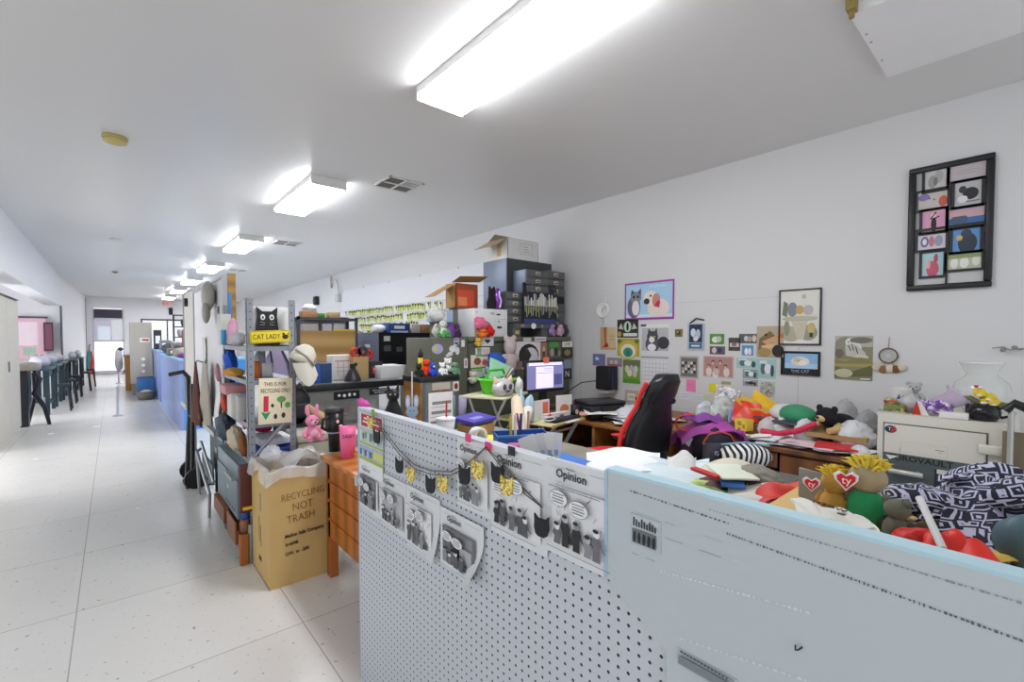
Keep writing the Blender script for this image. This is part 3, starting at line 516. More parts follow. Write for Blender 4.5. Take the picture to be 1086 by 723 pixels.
PT(t, 'arrow', B('#c8334a').bx(-.075, -.045, -.006, -.004, -.07, .035).m('#2f9450').prism([(-.09, -.07), (-.06, -.08), (-.03, -.07), (-.06, -.125)], -.006, -.004)); PT(t, 'tree_drawing', B('#5aa045').prism(circ(.035, .01, .028, .022), -.006, -.004).prism(circ(.075, -.03, .018, .02), -.006, -.004).m('#3e3428').prism([(.03, -.012), (.04, -.012), (.038, -.05), (.032, -.05)], -.006, -.004).prism(circ(-.02, -.03, .01, .014, 6), -.006, -.004).prism(circ(.0, -.105, .012, .02, 5), -.006, -.004).prism(circ(.05, -.1, .013, .02, 6), -.006, -.004))
t = T('cap', 'pale beige cap with a strap hung on the right steel post', 'cap', (.99, 3.36, 1.21)); cl = mt('#d7d3c6', .85, 0, .06, 14, .3)
PT(t, 'crown', B(cl).x(TR((0, 0, .15), ry=.45)).lathe([(.001, .1), (.035, .092), (.07, .055), (.085, 0), (.08, -.03), (.07, -.03), (.06, .0)], n=22)); PT(t, 'brim', B(cl).sheet(12, 8, lambda a, q: (-.08 + .13 * a + .03 * q, -.05 - .03 * math.sin(PI * a), .12 - .16 * q * (.55 + .45 * math.sin(PI * a))), True, .006)); PT(t, 'strap', B('#8e8a78').tube([(-.06, -.05, .21), (0, -.085, .16), (.05, -.075, .1), (.075, -.05, .14)], .008, 6))
# beyond the shelf: a chair with a lavender shirt over its back
t = T('shirt', 'lavender shirt with dark straps hanging behind the steel shelf', 'shirt', (1.13, 4.6, .98)); t.scale = (.65, .5, .8); PT(t, 'body', B(mt('#b3a6c8', .9, 0, .1, 6, .3)).blob((.2, .16, .34), 21, .1, 18, (0, 0, .2))); PT(t, 'strap', B('#2d2c36').tube([(-.1, -.1, .52), (-.09, -.18, .36), (-.1, -.185, .2), (-.1, -.17, .05)], .012, 6)); PT(t, 'strap', B('#2d2c36').tube([(.05, -.1, .5), (.12, -.15, .36), (.15, -.13, .2)], .012, 6)); PT(t, 'buckle', B('#2d2c36').bx(-.12, -.08, -.2, -.17, .2, .28, .005))
t = T('clothes_stand', 'slim grey clothes stand carrying the lavender shirt', 'stand', (1.13, 4.72, 0)); PT(t, 'post', B('#55565e').cyl((0, 0, .03), (0, 0, 1.36), .014)); PT(t, 'base', B('#44454c').lathe([(0, 0), (.12, 0), (.12, .02), (.03, .035), (0, .035)])); PT(t, 'crossbar', B('#55565e').tube([(-.1, 0, 1.3), (.1, 0, 1.3)], .012))

# ------------------------------------------------------------------ low steel bench, cabinet and the things under it
t = T('steel_bench', 'long grey steel bench running along the aisle under the whiteboard', 'bench', (.68, 4.4, 0)); PT(t, 'top', B(mt('#7b8790', .4, .3)).bx(-.02, .3, 0, 2.1, .64, .675)); PT(t, 'leg', B(stl).bx(0, .03, 2.0, 2.03, 0, .64)); PT(t, 'leg', B(stl).bx(.26, .29, 2.0, 2.03, 0, .64)); PT(t, 'leg', B(stl).bx(.26, .29, .02, .05, 0, .64))
gs = mt('#75868f', .45, .2, .06)
t = T('steel_cabinet', 'blue grey steel cabinet with a dropped door beside the aisle', 'cabinet', (.615, 3.49, 0)); PT(t, 'body', B(gs).bx(.012, .32, 0, .78, .28, .655)); PT(t, 'drawer', B(gs).bx(-.005, .012, .01, .77, .55, .65, .004)); PT(t, 'door', B(mt('#6a7b84', .45, .2)).bx(-.01, .012, .01, .77, .285, .545, .004)); PT(t, 'handle', B(alu).bx(-.035, -.005, .05, .3, .54, .56)); PT(t, 'label_plate', B('#b9c0c4').bx(-.012, -.01, .3, .36, .42, .45))
for k in range(5): PT(t, 'vent_slot', B('#2a2f33').bx(-.0115, -.01, .1 + k * .07, .13 + k * .07, .32, .33))
t = T('pallet_dolly', 'reddish wooden dolly with black casters under the steel cabinet', 'dolly', (.6, 3.5, 0)); wd = wood('#8a4f26', '#6a3a1a', 4)
PT(t, 'deck', B(wd).bx(0, .36, 0, .77, .21, .27)); PT(t, 'front_board', B(wd).bx(-.02, 0, .35, .78, .16, .27)); PT(t, 'front_board', B(wd).bx(-.01, .01, .0, .3, .12, .27))
for x in (.06, .3):
    for y in (.12, .68): PT(t, 'caster', B('#1b1b1c').cyl((x - .02, y, .075), (x + .02, y, .075), .075).bx(x - .025, x + .025, y - .015, y + .015, .08, .21))
t = T('equipment_case', 'dark teal case standing under the steel bench', 'case', (.7, 4.55, 0)); PT(t, 'body', B('#1f3f41').bx(0, .26, 0, .8, .25, .62, .015)); PT(t, 'foot', B('#17191a').bx(.03, .27, .05, .1, .0, .25)); PT(t, 'foot', B('#17191a').bx(.03, .27, .7, .75, .0, .25)); PT(t, 'latch', B('#9a9d9f').bx(-.01, 0, .35, .45, .45, .5))
t = T('folding_frame', 'silver tubular frame leaning before the dark teal case', 'frame', (.58, 4.5, 0)); PT(t, 'rail', B(alu).tube([(.0, 0, .2), (.0, .75, .42), (.06, .82, .44)], .014)); PT(t, 'rail', B(alu).tube([(.03, 0, .3), (.03, .7, .52)], .012)); PT(t, 'panel', B('#5d6a70').bx(.035, .05, .1, .7, .25, .42)); PT(t, 'leg', B(alu).tube([(0, .0, .2), (0, .04, 0)], .012)); PT(t, 'leg', B(alu).tube([(0, .75, .42), (.02, .78, 0)], .012))
for nm, lab, cat, u0, v0, u1, v1, Y, d, col, kind, zb in (('paper_bag', 'brown leather bag between the steel cabinet and the shelf post', 'bag', 255, 492, 268, 545, 3.42, .05, '#5a2f25', 'box', None), ('spray_can', 'tall pale blue can beside the brown leather bag', 'can', 265, 505, 271, 548, 3.43, .05, '#a9b4c4', 'cyl', None),
 ('yellow_book', 'yellow book under the brown leather bag', 'book', 258, 536, 271, 542, 3.4, .05, '#e0b93a', 'box', None), ('tape_roll', 'blue tape roll under the yellow book', 'tape', 257, 543, 266, 552, 3.42, .08, '#2f4f9c', 'cyl', None),
 ('copper_can', 'copper coloured can below the blue tape', 'can', 256, 551, 265, 566, 3.42, .07, '#8d6148', 'cyl', None), ('wooden_block', 'orange wooden block on the floor beside the left steel post', 'block', 255, 566, 264, 592, 3.42, .05, '#a3632f', 'box', 0), ('glass_bottle', 'clear bottle on the floor by the left steel post', 'bottle', 264, 556, 270, 594, 3.42, .05, '#9fa6a4', 'cyl', 0)):
    onY(nm, lab, cat, u0, v0, u1, v1, Y, d, col, kind, 3, zb)
# hand truck
t = T('hand_truck', 'black hand truck standing in the aisle beside the bench', 'hand truck', (0, 0, 0)); a, b_, c_ = hy(180, 397, 6.0), hy(197, 395, 5.9), hy(201, 440, 5.9); bk = mt('#15171a', .4); ft = Vector((.56, 5.85, .02))
t.location = (ft.x, ft.y, 0); q = Vector((ft.x, ft.y, 0))
PT(t, 'handle', B(bk).tube([a - q, b_ - q + Vector((-.02, 0, .01)), b_ - q + Vector((.02, 0, -.05))], .022)); PT(t, 'rail', B(bk).tube([b_ - q + Vector((.02, 0, -.04)), c_ - q, ft - q], .024)); PT(t, 'rail', B(bk).tube([b_ - q + Vector((.03, -.25, -.1)), c_ - q + Vector((0, -.25, 0)), ft - q + Vector((.02, -.25, 0))], .02)); PT(t, 'crossbar', B(bk).tube([c_ - q, c_ - q + Vector((0, -.25, 0))], .014)); PT(t, 'toe_plate', B(bk).bx(-.04, .2, -.3, .04, .0, .015))
PT(t, 'wheel', B('#1c1c1d').cyl((.04, .05, .1), (.04, .1, .1), .1)); PT(t, 'wheel', B('#1c1c1d').cyl((.04, -.36, .1), (.04, -.31, .1), .1))

# ------------------------------------------------------------------ the cardboard box
kraft = mt('#caa96d', .75, 0, .08, 5)
t = T('cardboard_box', 'tall brown cardboard recycling box standing in the aisle with RECYCLING NOT TRASH on it', 'box', (.675, 2.975, 0))
W, D, HT = .375, .44, .7
b = B(kraft).sheet(10, 12, lambda p, q: (p * W, -.012 * math.sin(PI * p) * math.sin(PI * q), q * HT), True, .004); PT(t, 'front_panel', b)
PT(t, 'side_panel', B(kraft).bx(0, .004, 0, D, 0, HT)); PT(t, 'side_panel', B(kraft).bx(W - .004, W, 0, D, 0, HT)); PT(t, 'back_panel', B(kraft).bx(0, W, D - .004, D, 0, HT)); PT(t, 'bottom', B(kraft).bx(0, W, 0, D, 0, .006))
fl = lambda x, z: TR((x, -.0165, z), rx=PI / 2)
pen = mt('#7d5c2c'); b = B()
for tx, z, sz, x in (('RECYCLING', .545, .058, .19), ('NOT', .475, .068, .185), ('TRASH', .405, .066, .175)): b.text(tx, sz, fl(x, z) @ TR((0, 0, 0), rz=.05), pen, .0004, sx=.82, bold=-.012)
PT(t, 'handwritten_lettering', b)
b = B(); prn = mt('#2a2118')
for tx, z, sz, x in (('Mellon Safe Company', .31, .03, .195), ('81409B', .255, .028, .12), ('C/N:  m  -200', .2, .028, .15)): b.text(tx, sz, fl(x, z) @ TR((0, 0, 0), rz=.05), prn, .0012, sx=.86, bold=.015)
PT(t, 'printed_lettering', b)
b = B(prn)
for z0, z1, y in ((.42, .53, .2), (.22, .38, .24), (.2, .33, .2), (.1, .13, .2)): b.bx(-.0006, 0, y, y + .012 + (.05 if z1 - z0 < .05 else 0), z0, z1)
PT(t, 'side_marks', b)
bag = glassy('#eceef0', .45, .2)
def liner(a, q):
    th = 2 * PI * a; n = 12; cx, cy = W / 2, D / 2
    px = max(-1, min(1, 1.35 * math.cos(th))); py = max(-1, min(1, 1.35 * math.sin(th)))
    if q < .5: k = .9 + .1 * q; z = HT - .16 + .36 * q + .006 * math.sin(9 * th); o = -.016
    else: k = 1.0; z = HT + .02 - (q - .5) * (.15 + .05 * math.sin(5 * th + 1)) ; o = .012 + .02 * (q - .5) * (1 + math.sin(13 * th))
    return (cx + px * (W / 2 * k + o), cy + py * (D / 2 * k + o), z + .012 * math.sin(7 * th + 4 * q))
t = T('bin_liner', 'clear plastic bag lining the rim of the cardboard recycling box', 'bag', (.675, 2.975, 0)); PT(t, 'liner', B(bag).sheet(72, 10, liner)); PT(t, 'fold', B(bag).sheet(14, 8, lambda a, q: (.14 + a * .22, .05 + .28 * q, HT - .02 + .07 * math.sin(PI * a) * (1 + .4 * math.sin(9 * q + 5 * a))))); PT(t, 'knot', B(bag).blob((.05, .05, .05), 4, .4, 12, (.1, .36, HT + .03)))
O('paper_heap', B(mt('#b5a98c', .8, 0, .2, 20)).blob((W / 2 - .03, D / 2 - .03, .08), 14, .2, 16), 'crumpled papers filling the cardboard recycling box', 'papers', (.675 + W / 2, 2.975 + D / 2, HT - .13))

# ------------------------------------------------------------------ orange wooden desk end
ow = wood('#c0702c', '#9a5320', 2.2, 'Y', .4)
t = T('orange_desk', 'orange varnished wooden desk whose end faces the aisle beside the cardboard box', 'desk', (1.0, 2.0, 0))
PT(t, 'desktop', B(wood('#c9803a', '#ad662a', 2.2, 'Y', .35)).bx(-.03, .75, -.02, .965, .735, .765, .006)); b = B(ow)
for k in range(4): b.bx(.0, .03, .02, .93, .25 + k * .12, .365 + k * .12, .008)
PT(t, 'side_panel', b); PT(t, 'leg', B(ow).bx(0, .05, 0, .06, 0, .735)); PT(t, 'leg', B(ow).bx(0, .05, .89, .95, 0, .735)); PT(t, 'leg', B(ow).bx(.66, .71, .89, .95, 0, .735)); PT(t, 'back_panel', B(ow).bx(.05, .68, .92, .94, .3, .735))
t = T('storage_case', 'beige storage case behind the box, under the pink bunny', 'case', (.99, 3.5, 0)); PT(t, 'body', B('#a9a695').bx(0, .3, 0, .3, 0, .735, .01)); PT(t, 'lid', B('#b9b6a6').bx(-.01, .31, -.01, .31, .735, .8, .015))
plush('bunny', 'pink plush bunny sitting on the beige storage case', tuple(hz(331, 467, .8)), .2, '#e58fae', .1, 'long', '#f0b2c6', '#f3bccd')
t = T('backpack', 'black bag standing behind the pink bunny', 'bag', (1.14, 3.98, 0)); PT(t, 'body', B(mt('#222226', .6, 0, .2, 20, .4)).blob((.1, .08, .15), 5, .12, 16, (.0, .05, .95))); PT(t, 'pocket', B('#2d2d32').bx(-.06, .07, -.05, -.02, .85, .97, .02)); PT(t, 'strap', B('#333338').tube([(-.05, 0, 1.05), (.0, -.02, 1.13), (.05, 0, 1.05)], .012)); PT(t, 'base_box', B('#3a3630').bx(-.1, .14, -.05, .15, 0, .8))
p = hz(356, 480, .766)
t = T('tumbler', 'tall black insulated tumbler with a handle on the orange desk', 'tumbler', tuple(hz(355, 478, .766))); PT(t, 'body', B(mt('#1d1c20', .3)).lathe([(0, 0), (.036, 0), (.04, .12), (.042, .125), (.056, .14), (.058, .25), (0, .25)])); PT(t, 'band', B('#b5a5cf').lathe([(.0425, .12), (.046, .126), (.0425, .132)])); PT(t, 'lid', B('#26262a').lathe([(.056, .25), (.06, .255), (.06, .275), (.04, .285), (0, .285)])); PT(t, 'handle', B('#1d1c20').tube([(-.05, -.03, .23), (-.09, -.05, .22), (-.095, -.05, .17), (-.05, -.03, .14)], .01)); PT(t, 'sticker', B('#f0c4ce').x(TR((.0, -.059, .2))).prism(circ(0, 0, .01, .012, 8), 0, .001).m('#eee').prism(circ(.02, -.03, .012, .008, 8), .0, .003))
t = T('tumbler', 'pink tumbler with black writing on the orange desk', 'tumbler', tuple(hz(369, 485, .766))); PT(t, 'body', B(mt('#ee6aa0', .4)).lathe([(0, 0), (.038, 0), (.045, .1), (.049, .19), (.045, .19), (.04, .1), (0, .03)])); PT(t, 'lettering', B().text('SASSY', .028, TR((-.012, -.048, .14), rx=PI / 2, rz=-.2), mt('#2a1a20'), .001))
t = T('framed_photo', 'white photo frame standing between the bunny and the black tumbler', 'frame', (1.17, 2.9, .766), -.2); PT(t, 'frame', B('#ecebe8').bx(-.06, .06, 0, .015, 0, .14, .004)); PT(t, 'picture', B('#8d97a4').bx(-.035, .035, -.002, 0, .03, .11))
O('yellow_notepad', B('#ecd667').bx(-.04, .04, 0, .05, 0, .1, .004).m('#f2e595').bx(-.035, .04, -.002, 0, .1, .16), 'yellow sticky pads standing behind the pink tumbler', 'notepad', (1.18, 2.52, .766))
O('ribbon_bow', B('#e84fb4').blob((.012, .022, .016), 7, .3, 12, (0, -.02, 0)).blob((.012, .022, .016), 9, .3, 12, (0, .02, .004)).ell((0, 0, 0), .009), 'magenta bow on the far end of the pegboard', 'bow', (.83, 1.965, 1.21))
O('red_candy', B('#d8262c').blob(.018, 2, .2, 10), 'small red trinket beside the pink tumbler', 'trinket', (1.1, 2.48, .784))
for k, (x, y, lab) in enumerate(((1.03, 2.47, 'nearest'), (1.07, 2.41, 'middle'), (1.05, 2.36, 'third'))): O('small_cup', B('#ececec').lathe([(0, 0), (.016, 0), (.02, .03), (.016, .03), (.012, .005), (0, .005)]), lab + ' tiny white cup at the edge of the orange desk', 'cup', (x, y, .766))
O('hand_mannequin', B('#d9b48f').tube([(0, 0, 0), (-.06, -.02, .05), (-.12, -.02, .1), (-.15, -.03, .14)], [.04, .03, .024, .012]).ell((.02, 0, .0), (.06, .05, .04)), 'tan glove shape lying behind the photo frame', 'glove', (1.26, 3.68, .85))
# ------------------------------------------------------------------ glass display cases
GL = glassy('#cfd8da', .16)
blk2 = mt('#1e1f22', .35)
t = T('display_case', 'wide glass display case with a black top in the middle of the clutter', 'display case', (1.27, 4.4, 0))
PT(t, 'plinth', B(mt('#8c8a82', .6)).bx(0, 1.02, .02, .6, 0, .42)); PT(t, 'top', B(blk2).bx(-.02, 1.04, -.02, .62, 1.005, 1.065, .004).m('#8d9296').bx(.03, .99, .04, .57, 1.065, 1.067))
PT(t, 'glass_front', B(GL).bx(.0, 1.02, 0, .006, .42, 1.005)); PT(t, 'glass_side', B(GL).bx(0, .006, .006, .6, .42, 1.005)); PT(t, 'back_panel', B('#b3a489').bx(.0, 1.02, .58, .6, .42, 1.005))
for x in (0, .99): PT(t, 'corner_post', B(alu).bx(x, x + .03, -.004, .01, .42, 1.005))
PT(t, 'glass_shelf', B(glassy('#dfe6e6', .4)).bx(.01, 1.01, .1, .56, .7, .708))
PT(t, 'sticker', B('#16161a').bx(.3, .55, -.004, -.001, .91, .985).m('#e9e9e9').prism(circ(.35, .95, .014, .014, 8), -.006, -.004).prism(circ(.4, .945, .016, .016, 8), -.006, -.004).prism(circ(.45, .95, .014, .018, 8), -.006, -.004).prism(circ(.5, .95, .014, .014, 8), -.006, -.004), 'black bumper sticker with a row of white faces')
b = B('#16161a').bx(.65, .87, -.004, -.001, .93, .99); b.text('PETS WELCOME', .024, TR((.76, -.0045, .97), rx=PI / 2), mt('#ececec'), .0003, sx=.9).text('NO PEOPLE', .022, TR((.76, -.0045, .947), rx=PI / 2), mt('#ececec'), .0003); PT(t, 'sticker', b, 'black bumper sticker with white lettering')
PT(t, 'sticker', B('#efefed').prism(circ(.93, .95, .035, .024), -.004, -.001), 'white oval sticker')
for k, (x, y, z, w_, h_, c2, lab) in enumerate(((.18, .3, .42, .16, .2, '#8e8c88', 'grey carton'), (.42, .35, .42, .2, .22, '#c5a878', 'kraft paper parcel'), (.62, .3, .42, .12, .2, '#b78f72', 'tan carton'), (.8, .32, .42, .14, .24, '#9aa2a6', 'blue grey carton'), (.3, .3, .71, .22, .14, '#bda27a', 'kraft bundle'), (.55, .3, .71, .1, .12, '#c46d60', 'red flower'), (.75, .3, .71, .16, .14, '#cfc9bd', 'cream carton'))):
    b = B(mt(c2, .7, 0, .12)); 
    if 'flower' in lab or 'bundle' in lab or 'parcel' in lab: b.blob((w_ / 2, .09, h_ / 2), k + 3, .3, 12, (0, 0, h_ / 2), -h_ / 2)
    else: b.bx(-w_ / 2, w_ / 2, -.08, .08, 0, h_, .004).m('#e2ddd2').bx(-w_ * .3, w_ * .3, -.083, -.08, h_ * .3, h_ * .8)
    O('flower_bunch' if 'flower' in lab else 'carton' if 'carton' in lab else 'parcel', b, lab + (' on the glass shelf of the wide display case' if z > .6 else ' on the floor of the wide display case'), 'box', (1.27 + x, 4.4 + y, z + (.001 if z < .6 else 0)))
t = T('display_case', 'smaller display case with a paper notice on its glass and toys on top', 'display case', (1.94, 3.42, 0)); t.scale = (.905, .905, 1.03)
PT(t, 'base', B('#8b8f8e').bx(0, .42, 0, .32, 0, .5)); PT(t, 'top', B(blk2).bx(-.01, .43, -.01, .33, 1.09, 1.135, .004)); PT(t, 'side_panel', B(wood('#b5802f', '#95651f', 2, 'Z')).bx(0, .012, .0, .32, .5, 1.09)); PT(t, 'glass_front', B(GL).bx(.012, .42, 0, .006, .5, 1.09)); PT(t, 'back_panel', B('#a9b0b2').bx(.012, .42, .3, .32, .5, 1.09)); PT(t, 'frame', B(mt('#6c757b', .4, .4)).bx(.012, .05, -.006, 0, .5, 1.09).bx(.385, .42, -.006, 0, .5, 1.09).bx(.012, .42, -.006, 0, .5, .55))
b = B('#eeeeec').bx(.08, .35, -.008, -.006, .68, 1.0); 
b.m('#8b8b8b')
for k in range(3): b.bx(.1 + .01 * k, .33, -.009, -.008, .74 + k * .08, .765 + k * .08).bx(.1, .3, -.009, -.008, .715 + k * .08, .719 + k * .08)
PT(t, 'notice', b, 'white paper notice with rows of grey drawings'); PT(t, 'notice', B('#b9b0a2').bx(.12, .32, -.009, -.006, 1.02, 1.08).m('#a9343c').bx(.11, .33, -.0085, -.006, 1.01, 1.015), 'small framed notice strip'); PT(t, 'sticker', B('#f1efee').prism(circ(.11, .62, .05, .03), -.009, -.007), 'white oval sticker'); PT(t, 'sticker', B('#e8e0e0').bx(.355, .42, -.009, -.006, 1.0, 1.08).m('#7a1f2c').prism(circ(.388, 1.04, .022, .028), -.01, -.009), 'small red sticker')
for u, v, c2, e, lab in ((452, 383, '#e8461e', 'none', 'orange red plush octopus'), (444, 392, '#243024', 'point', 'small dark green plush'), (459, 391, '#2b55c8', 'round', 'blue plush ball toy'), (469, 393, '#e9e9ea', 'round', 'white plush bird'), (475, 388, '#f1eee8', 'round', 'white and black plush panda'), (482, 391, '#6f9a78', 'flop', 'green plush turtle')):
    p = hy(u, 397, 3.6 if v < 390 else 3.5); plush('plush_toy', lab + ' on the smaller display case', (p.x, p.y, 1.17), .125 if v > 388 else .16, c2, 0, e, None, '#e9d9a8' if 'blue' in lab else None, None, '#1e1e1e' if 'panda' in lab else None)
p = hy(446, 384, 3.68); O('spray_can', B('#d9c52c').lathe([(0, 0), (.022, 0), (.022, .15), (0, .15)]).m('#2a2a2e').lathe([(0, .15), (.0225, .15), (.02, .2), (.012, .21), (.01, .23), (0, .23)]), 'yellow and black spray can standing behind the toys', 'can', (p.x, 3.68, 1.171))
# ------------------------------------------------------------------ table behind the cases with the things on it
t = T('work_table', 'grey work table behind the wide display case', 'table', (1.4, 5.08, 0)); PT(t, 'tabletop', B('#6c7075').bx(0, 1.75, 0, .9, 1.02, 1.06))
for x in (.03, 1.68):
    for y in (.03, .83): PT(t, 'leg', B(stl).bx(x, x + .04, y, y + .04, 0, 1.02))
t = T('black_cabinet', 'black steel cabinet with a blue grey side behind the display case', 'cabinet', (2.36, 5.12, 1.06)); bkm = mt('#17181c', .35)
PT(t, 'body', B(mt('#5e6478', .4)).bx(0, .7, .012, .75, 0.06, .5)); PT(t, 'front_panel', B(bkm).bx(0, .7, 0, .012, .06, .5)); PT(t, 'base', B(bkm).bx(-.01, .71, -.01, .76, 0, .06)); PT(t, 'sticker', B('#c9c9cc').bx(.06, .14, -.003, 0, .4, .46).m('#54545c').bx(.06, .15, -.003, 0, .28, .35).bx(.22, .3, -.003, 0, .27, .33)); PT(t, 'side_sticker', B('#d9d9e0').bx(-.002, 0, .25, .4, .32, .36).bx(-.002, 0, .2, .3, .24, .27).bx(-.002, 0, .2, .45, .14, .15))
onY('machine', 'blue and white label machine on the black cabinet', 'machine', 412, 343, 435, 356, 5.25, .3, '#2d437f', 'box', zb=1.561, face=[('r', .2, .4, .8, .8, '#e7e7ee'), ('r', 0, -.1, 1, .15, '#a9c2e0')])
onY('paper_heap', 'crumpled white papers on the left of the black cabinet top', 'papers', 399, 344, 412, 356, 5.3, .25, '#dcdde2', 'blob', zb=1.561); onY('storage_box', 'pale carton between the label machine and the brown box', 'box', 437, 344, 446, 356, 5.3, .2, '#c9c2b9', zb=1.561); onY('storage_box', 'small brown box on the right of the black cabinet top', 'box', 447, 344, 458, 356, 5.3, .2, '#a9805a', zb=1.561)
onY('box', 'small black box with a red label in front of the black cabinet', 'box', 390, 383, 406, 396, 4.7, .12, '#2a2c30', face=[('r', .25, .2, .85, .75, '#d8323c'), ('r', .35, .5, .7, .62, '#f0d8d8')], zb=1.068).name = 'carton'
onY('paper_stack', 'low stack of white papers on the wide display case', 'papers', 404, 387, 432, 399, 4.55, .35, '#dfdfe0', 'box', zb=1.068)
onY('invoice_box', 'white box with a red grid printed on it on the wide display case', 'box', 352, 376, 376, 402, 4.72, .15, '#e6e4e0', face=[('r', .05, .8, .95, .84, '#c8404a'), ('r', .2, .1, .22, .8, '#c8404a'), ('r', .5, .1, .52, .8, '#9a9a9a'), ('r', .75, .1, .77, .8, '#c8404a'), ('r', .05, .5, .95, .52, '#9a9a9a'), ('r', .05, .3, .95, .32, '#9a9a9a')], zb=1.068)
onY('paper_bag', 'tan paper bag on the wide display case', 'bag', 375, 378, 391, 402, 4.62, .1, '#c2a36f', 'box', zb=1.068)
for u, v, c2, lab in ((377, 374, '#d23a30', 'red tape roll'), (384, 372, '#47464c', 'grey tape roll'), (390, 376, '#c8342c', 'small red tape roll')): O('tape_roll', B(c2).lathe([(.025, -.02), (.055, -.02), (.055, .02), (.025, .02), (.025, -.02)]), lab + ' on top of the tan paper bag', 'tape', tuple(hy(u, v, 4.66))[:2] + (max(hy(u, v, 4.66).z, 1.3),), 0, None, PI / 2)
for u0, u1, c2, lab in ((332, 340, '#3c5fb0', 'small blue denim box'), (340, 352, '#2f4a7c', 'blue denim box with an open lid')):
    o = onY('denim_box', lab + ' on the left of the wide display case', 'box', u0, 385, u1, 403, 4.5, .14, c2, 'box', zb=1.068, face=[('r', .05, .1, .45, .6, '#d9c9a0')] if u0 < 335 else None)
onY('cloth_heap', 'blue cloth heap at the left end of the wide display case', 'cloth', 320, 396, 334, 404, 4.48, .12, '#2a3f9a', 'blob', zb=1.068)
t = T('desk_bell', 'dark grey cone shaped lamp head on the wide display case', 'lamp', tuple(hy(374, 400, 4.52))[:2] + (1.068,)); PT(t, 'shade', B(mt('#35363b', .35)).lathe([(.085, 0), (.08, .03), (.045, .1), (.025, .13), (0, .135)])); PT(t, 'socket', B('#1f2023').cyl((0, 0, .13), (.0, 0, .17), .028)); PT(t, 'knob', B('#1f2023').ell((.03, 0, .165), .02))
# plywood rack behind
t = T('plywood_rack', 'steel rack closed with a plywood board behind the display case', 'rack', (1.55, 5.45, 1.06))
PT(t, 'board', B(wood('#c9a468', '#ad8648', 1.6, 'Z')).bx(.03, .66, 0, .015, 0.02, .52)); PT(t, 'frame', B(mt('#4d5157', .5)).bx(.0, .03, -.01, .02, 0, .68).bx(.66, .69, -.01, .02, 0, .68).bx(0, .69, -.01, .3, .64, .67).bx(0, .03, .27, .3, 0, .68).bx(.66, .69, .27, .3, 0, .68)); PT(t, 'yellow_strip', B('#e0bc30').bx(.4, .66, -.004, 0, .52, .54)); PT(t, 'back_panel', B('#d5d5d8').bx(.03, .66, .28, .3, .0, .64))
for u0, v0, u1, v1, c2, k, lab, nm in ((321, 330, 337, 343, '#b98a60', 'box', 'brown box on the plywood rack', 'carton'), (337, 332, 345, 342, '#3f8d34', 'box', 'green box on the plywood rack', 'carton'), (350, 331, 361, 343, '#b79c72', 'box', 'tan carton on the plywood rack', 'carton'), (323, 322, 336, 331, '#cfd2d6', 'blob', 'crumpled white papers above the brown box on the plywood rack', 'papers'), (361, 336, 371, 343, '#6b6862', 'blob', 'dark cloth at the right end of the plywood rack', 'cloth')):
    onY(nm, lab, 'papers' if nm == 'papers' else 'box' if nm == 'carton' else nm, u0, v0, u1, v1, 5.5, .15, c2, k, 7, 1.731 if v1 > 335 else None)
for u0, u1, lab in ((322, 338, 'reddish lettered carton inside the plywood rack'), (342, 352, 'white plain carton inside the plywood rack'), (354, 366, 'white carton at the right inside the plywood rack')): onY('carton', lab, 'box', u0, 343, u1, 356, 5.52, .15, '#d8cfca' if u0 == 322 else '#e1e1e4', 'box', face=[('r', 0, .2, 1, .3, '#9a4a40'), ('r', 0, .5, .9, .6, '#9a4a40')] if u0 == 322 else None, zb=1.085)

# ------------------------------------------------------------------ key boards on the right wall: white boards with rows of key cards
for k, y in enumerate((5.3, 6.6, 7.9, 9.2, 10.5)):
    t = T('key_board', 'tall pale pegboard panel on the right wall behind the key cards', 'board', (XW, y, 1.1), 0, 'pegboard panels under the key cards'); PT(t, 'panel', B(mt('#dcdde2', .55, 0, .03)).bx(-.015, 0, .0, 1.3, 0, 1.58)); PT(t, 'clip', B('#8d8d90').bx(-.02, -.015, 1.21, 1.23, 1.56, 1.59))
    r_ = B('#b9babf')
    for z in (.05, .4, .55, .72, .9, 1.06): r_.bx(-.03, -.015, .01, 1.28, z, z + .006)
    PT(t, 'hook_rail', r_)
kc = [mt('#dbe482', .5), mt('#e6eaa8', .5), mt('#cbd870', .5), mt('#e3e3d2', .5)]; kd = mt('#2c2b26', .5); protos = []
for i in range(4):
    b = B(kc[i]).bx(-.004, 0, -.04, .04, -.13, 0).m(kd).bx(-.012, -.004, -.026, .026, -.05, -.01, .006).m(mt('#8d8f5a', .4, .3)).bx(-.008, -.004, -.008, .008, -.11, -.05); protos.append(b.build('key_card'))
rows = ((2.16, 7.05, 11.6), (1.985, 7.15, 10.9), (1.82, 7.7, 10.75), (1.66, 9.75, 10.75), (1.5, 9.85, 10.75), (1.34, 9.9, 10.75)); words = ('top', 'second', 'third', 'fourth', 'fifth', 'lowest')
for z, y0, y1 in rows:
    n = int((y1 - y0) / .1)
    for k in range(n):
        if rnd.random() < .1: continue
        o = bpy.data.objects.new('key_card', rnd.choice(protos)); C.objects.link(o); o.location = (XW - .032, y0 + .1 * k + rnd.uniform(-.02, .02), z + rnd.uniform(-.015, .015)); o.rotation_euler = (rnd.uniform(-.08, .08), 0, 0)
        tag(o, 'yellow green key card hanging in the %s row on the right wall' % words[[q[0] for q in rows].index(z)], 'key card', 'key cards in the %s row on the wall' % words[[q[0] for q in rows].index(z)])
O('cable', B('#77788a').tube([(-.02, 7.0, 1.85), (-.03, 6.8, 1.75), (-.03, 6.4, 1.65), (-.03, 6.0, 1.72), (-.03, 5.7, 1.8)], .008), 'thin grey cable looping on the wall right of the key cards', 'cable', (XW, 0, 0))

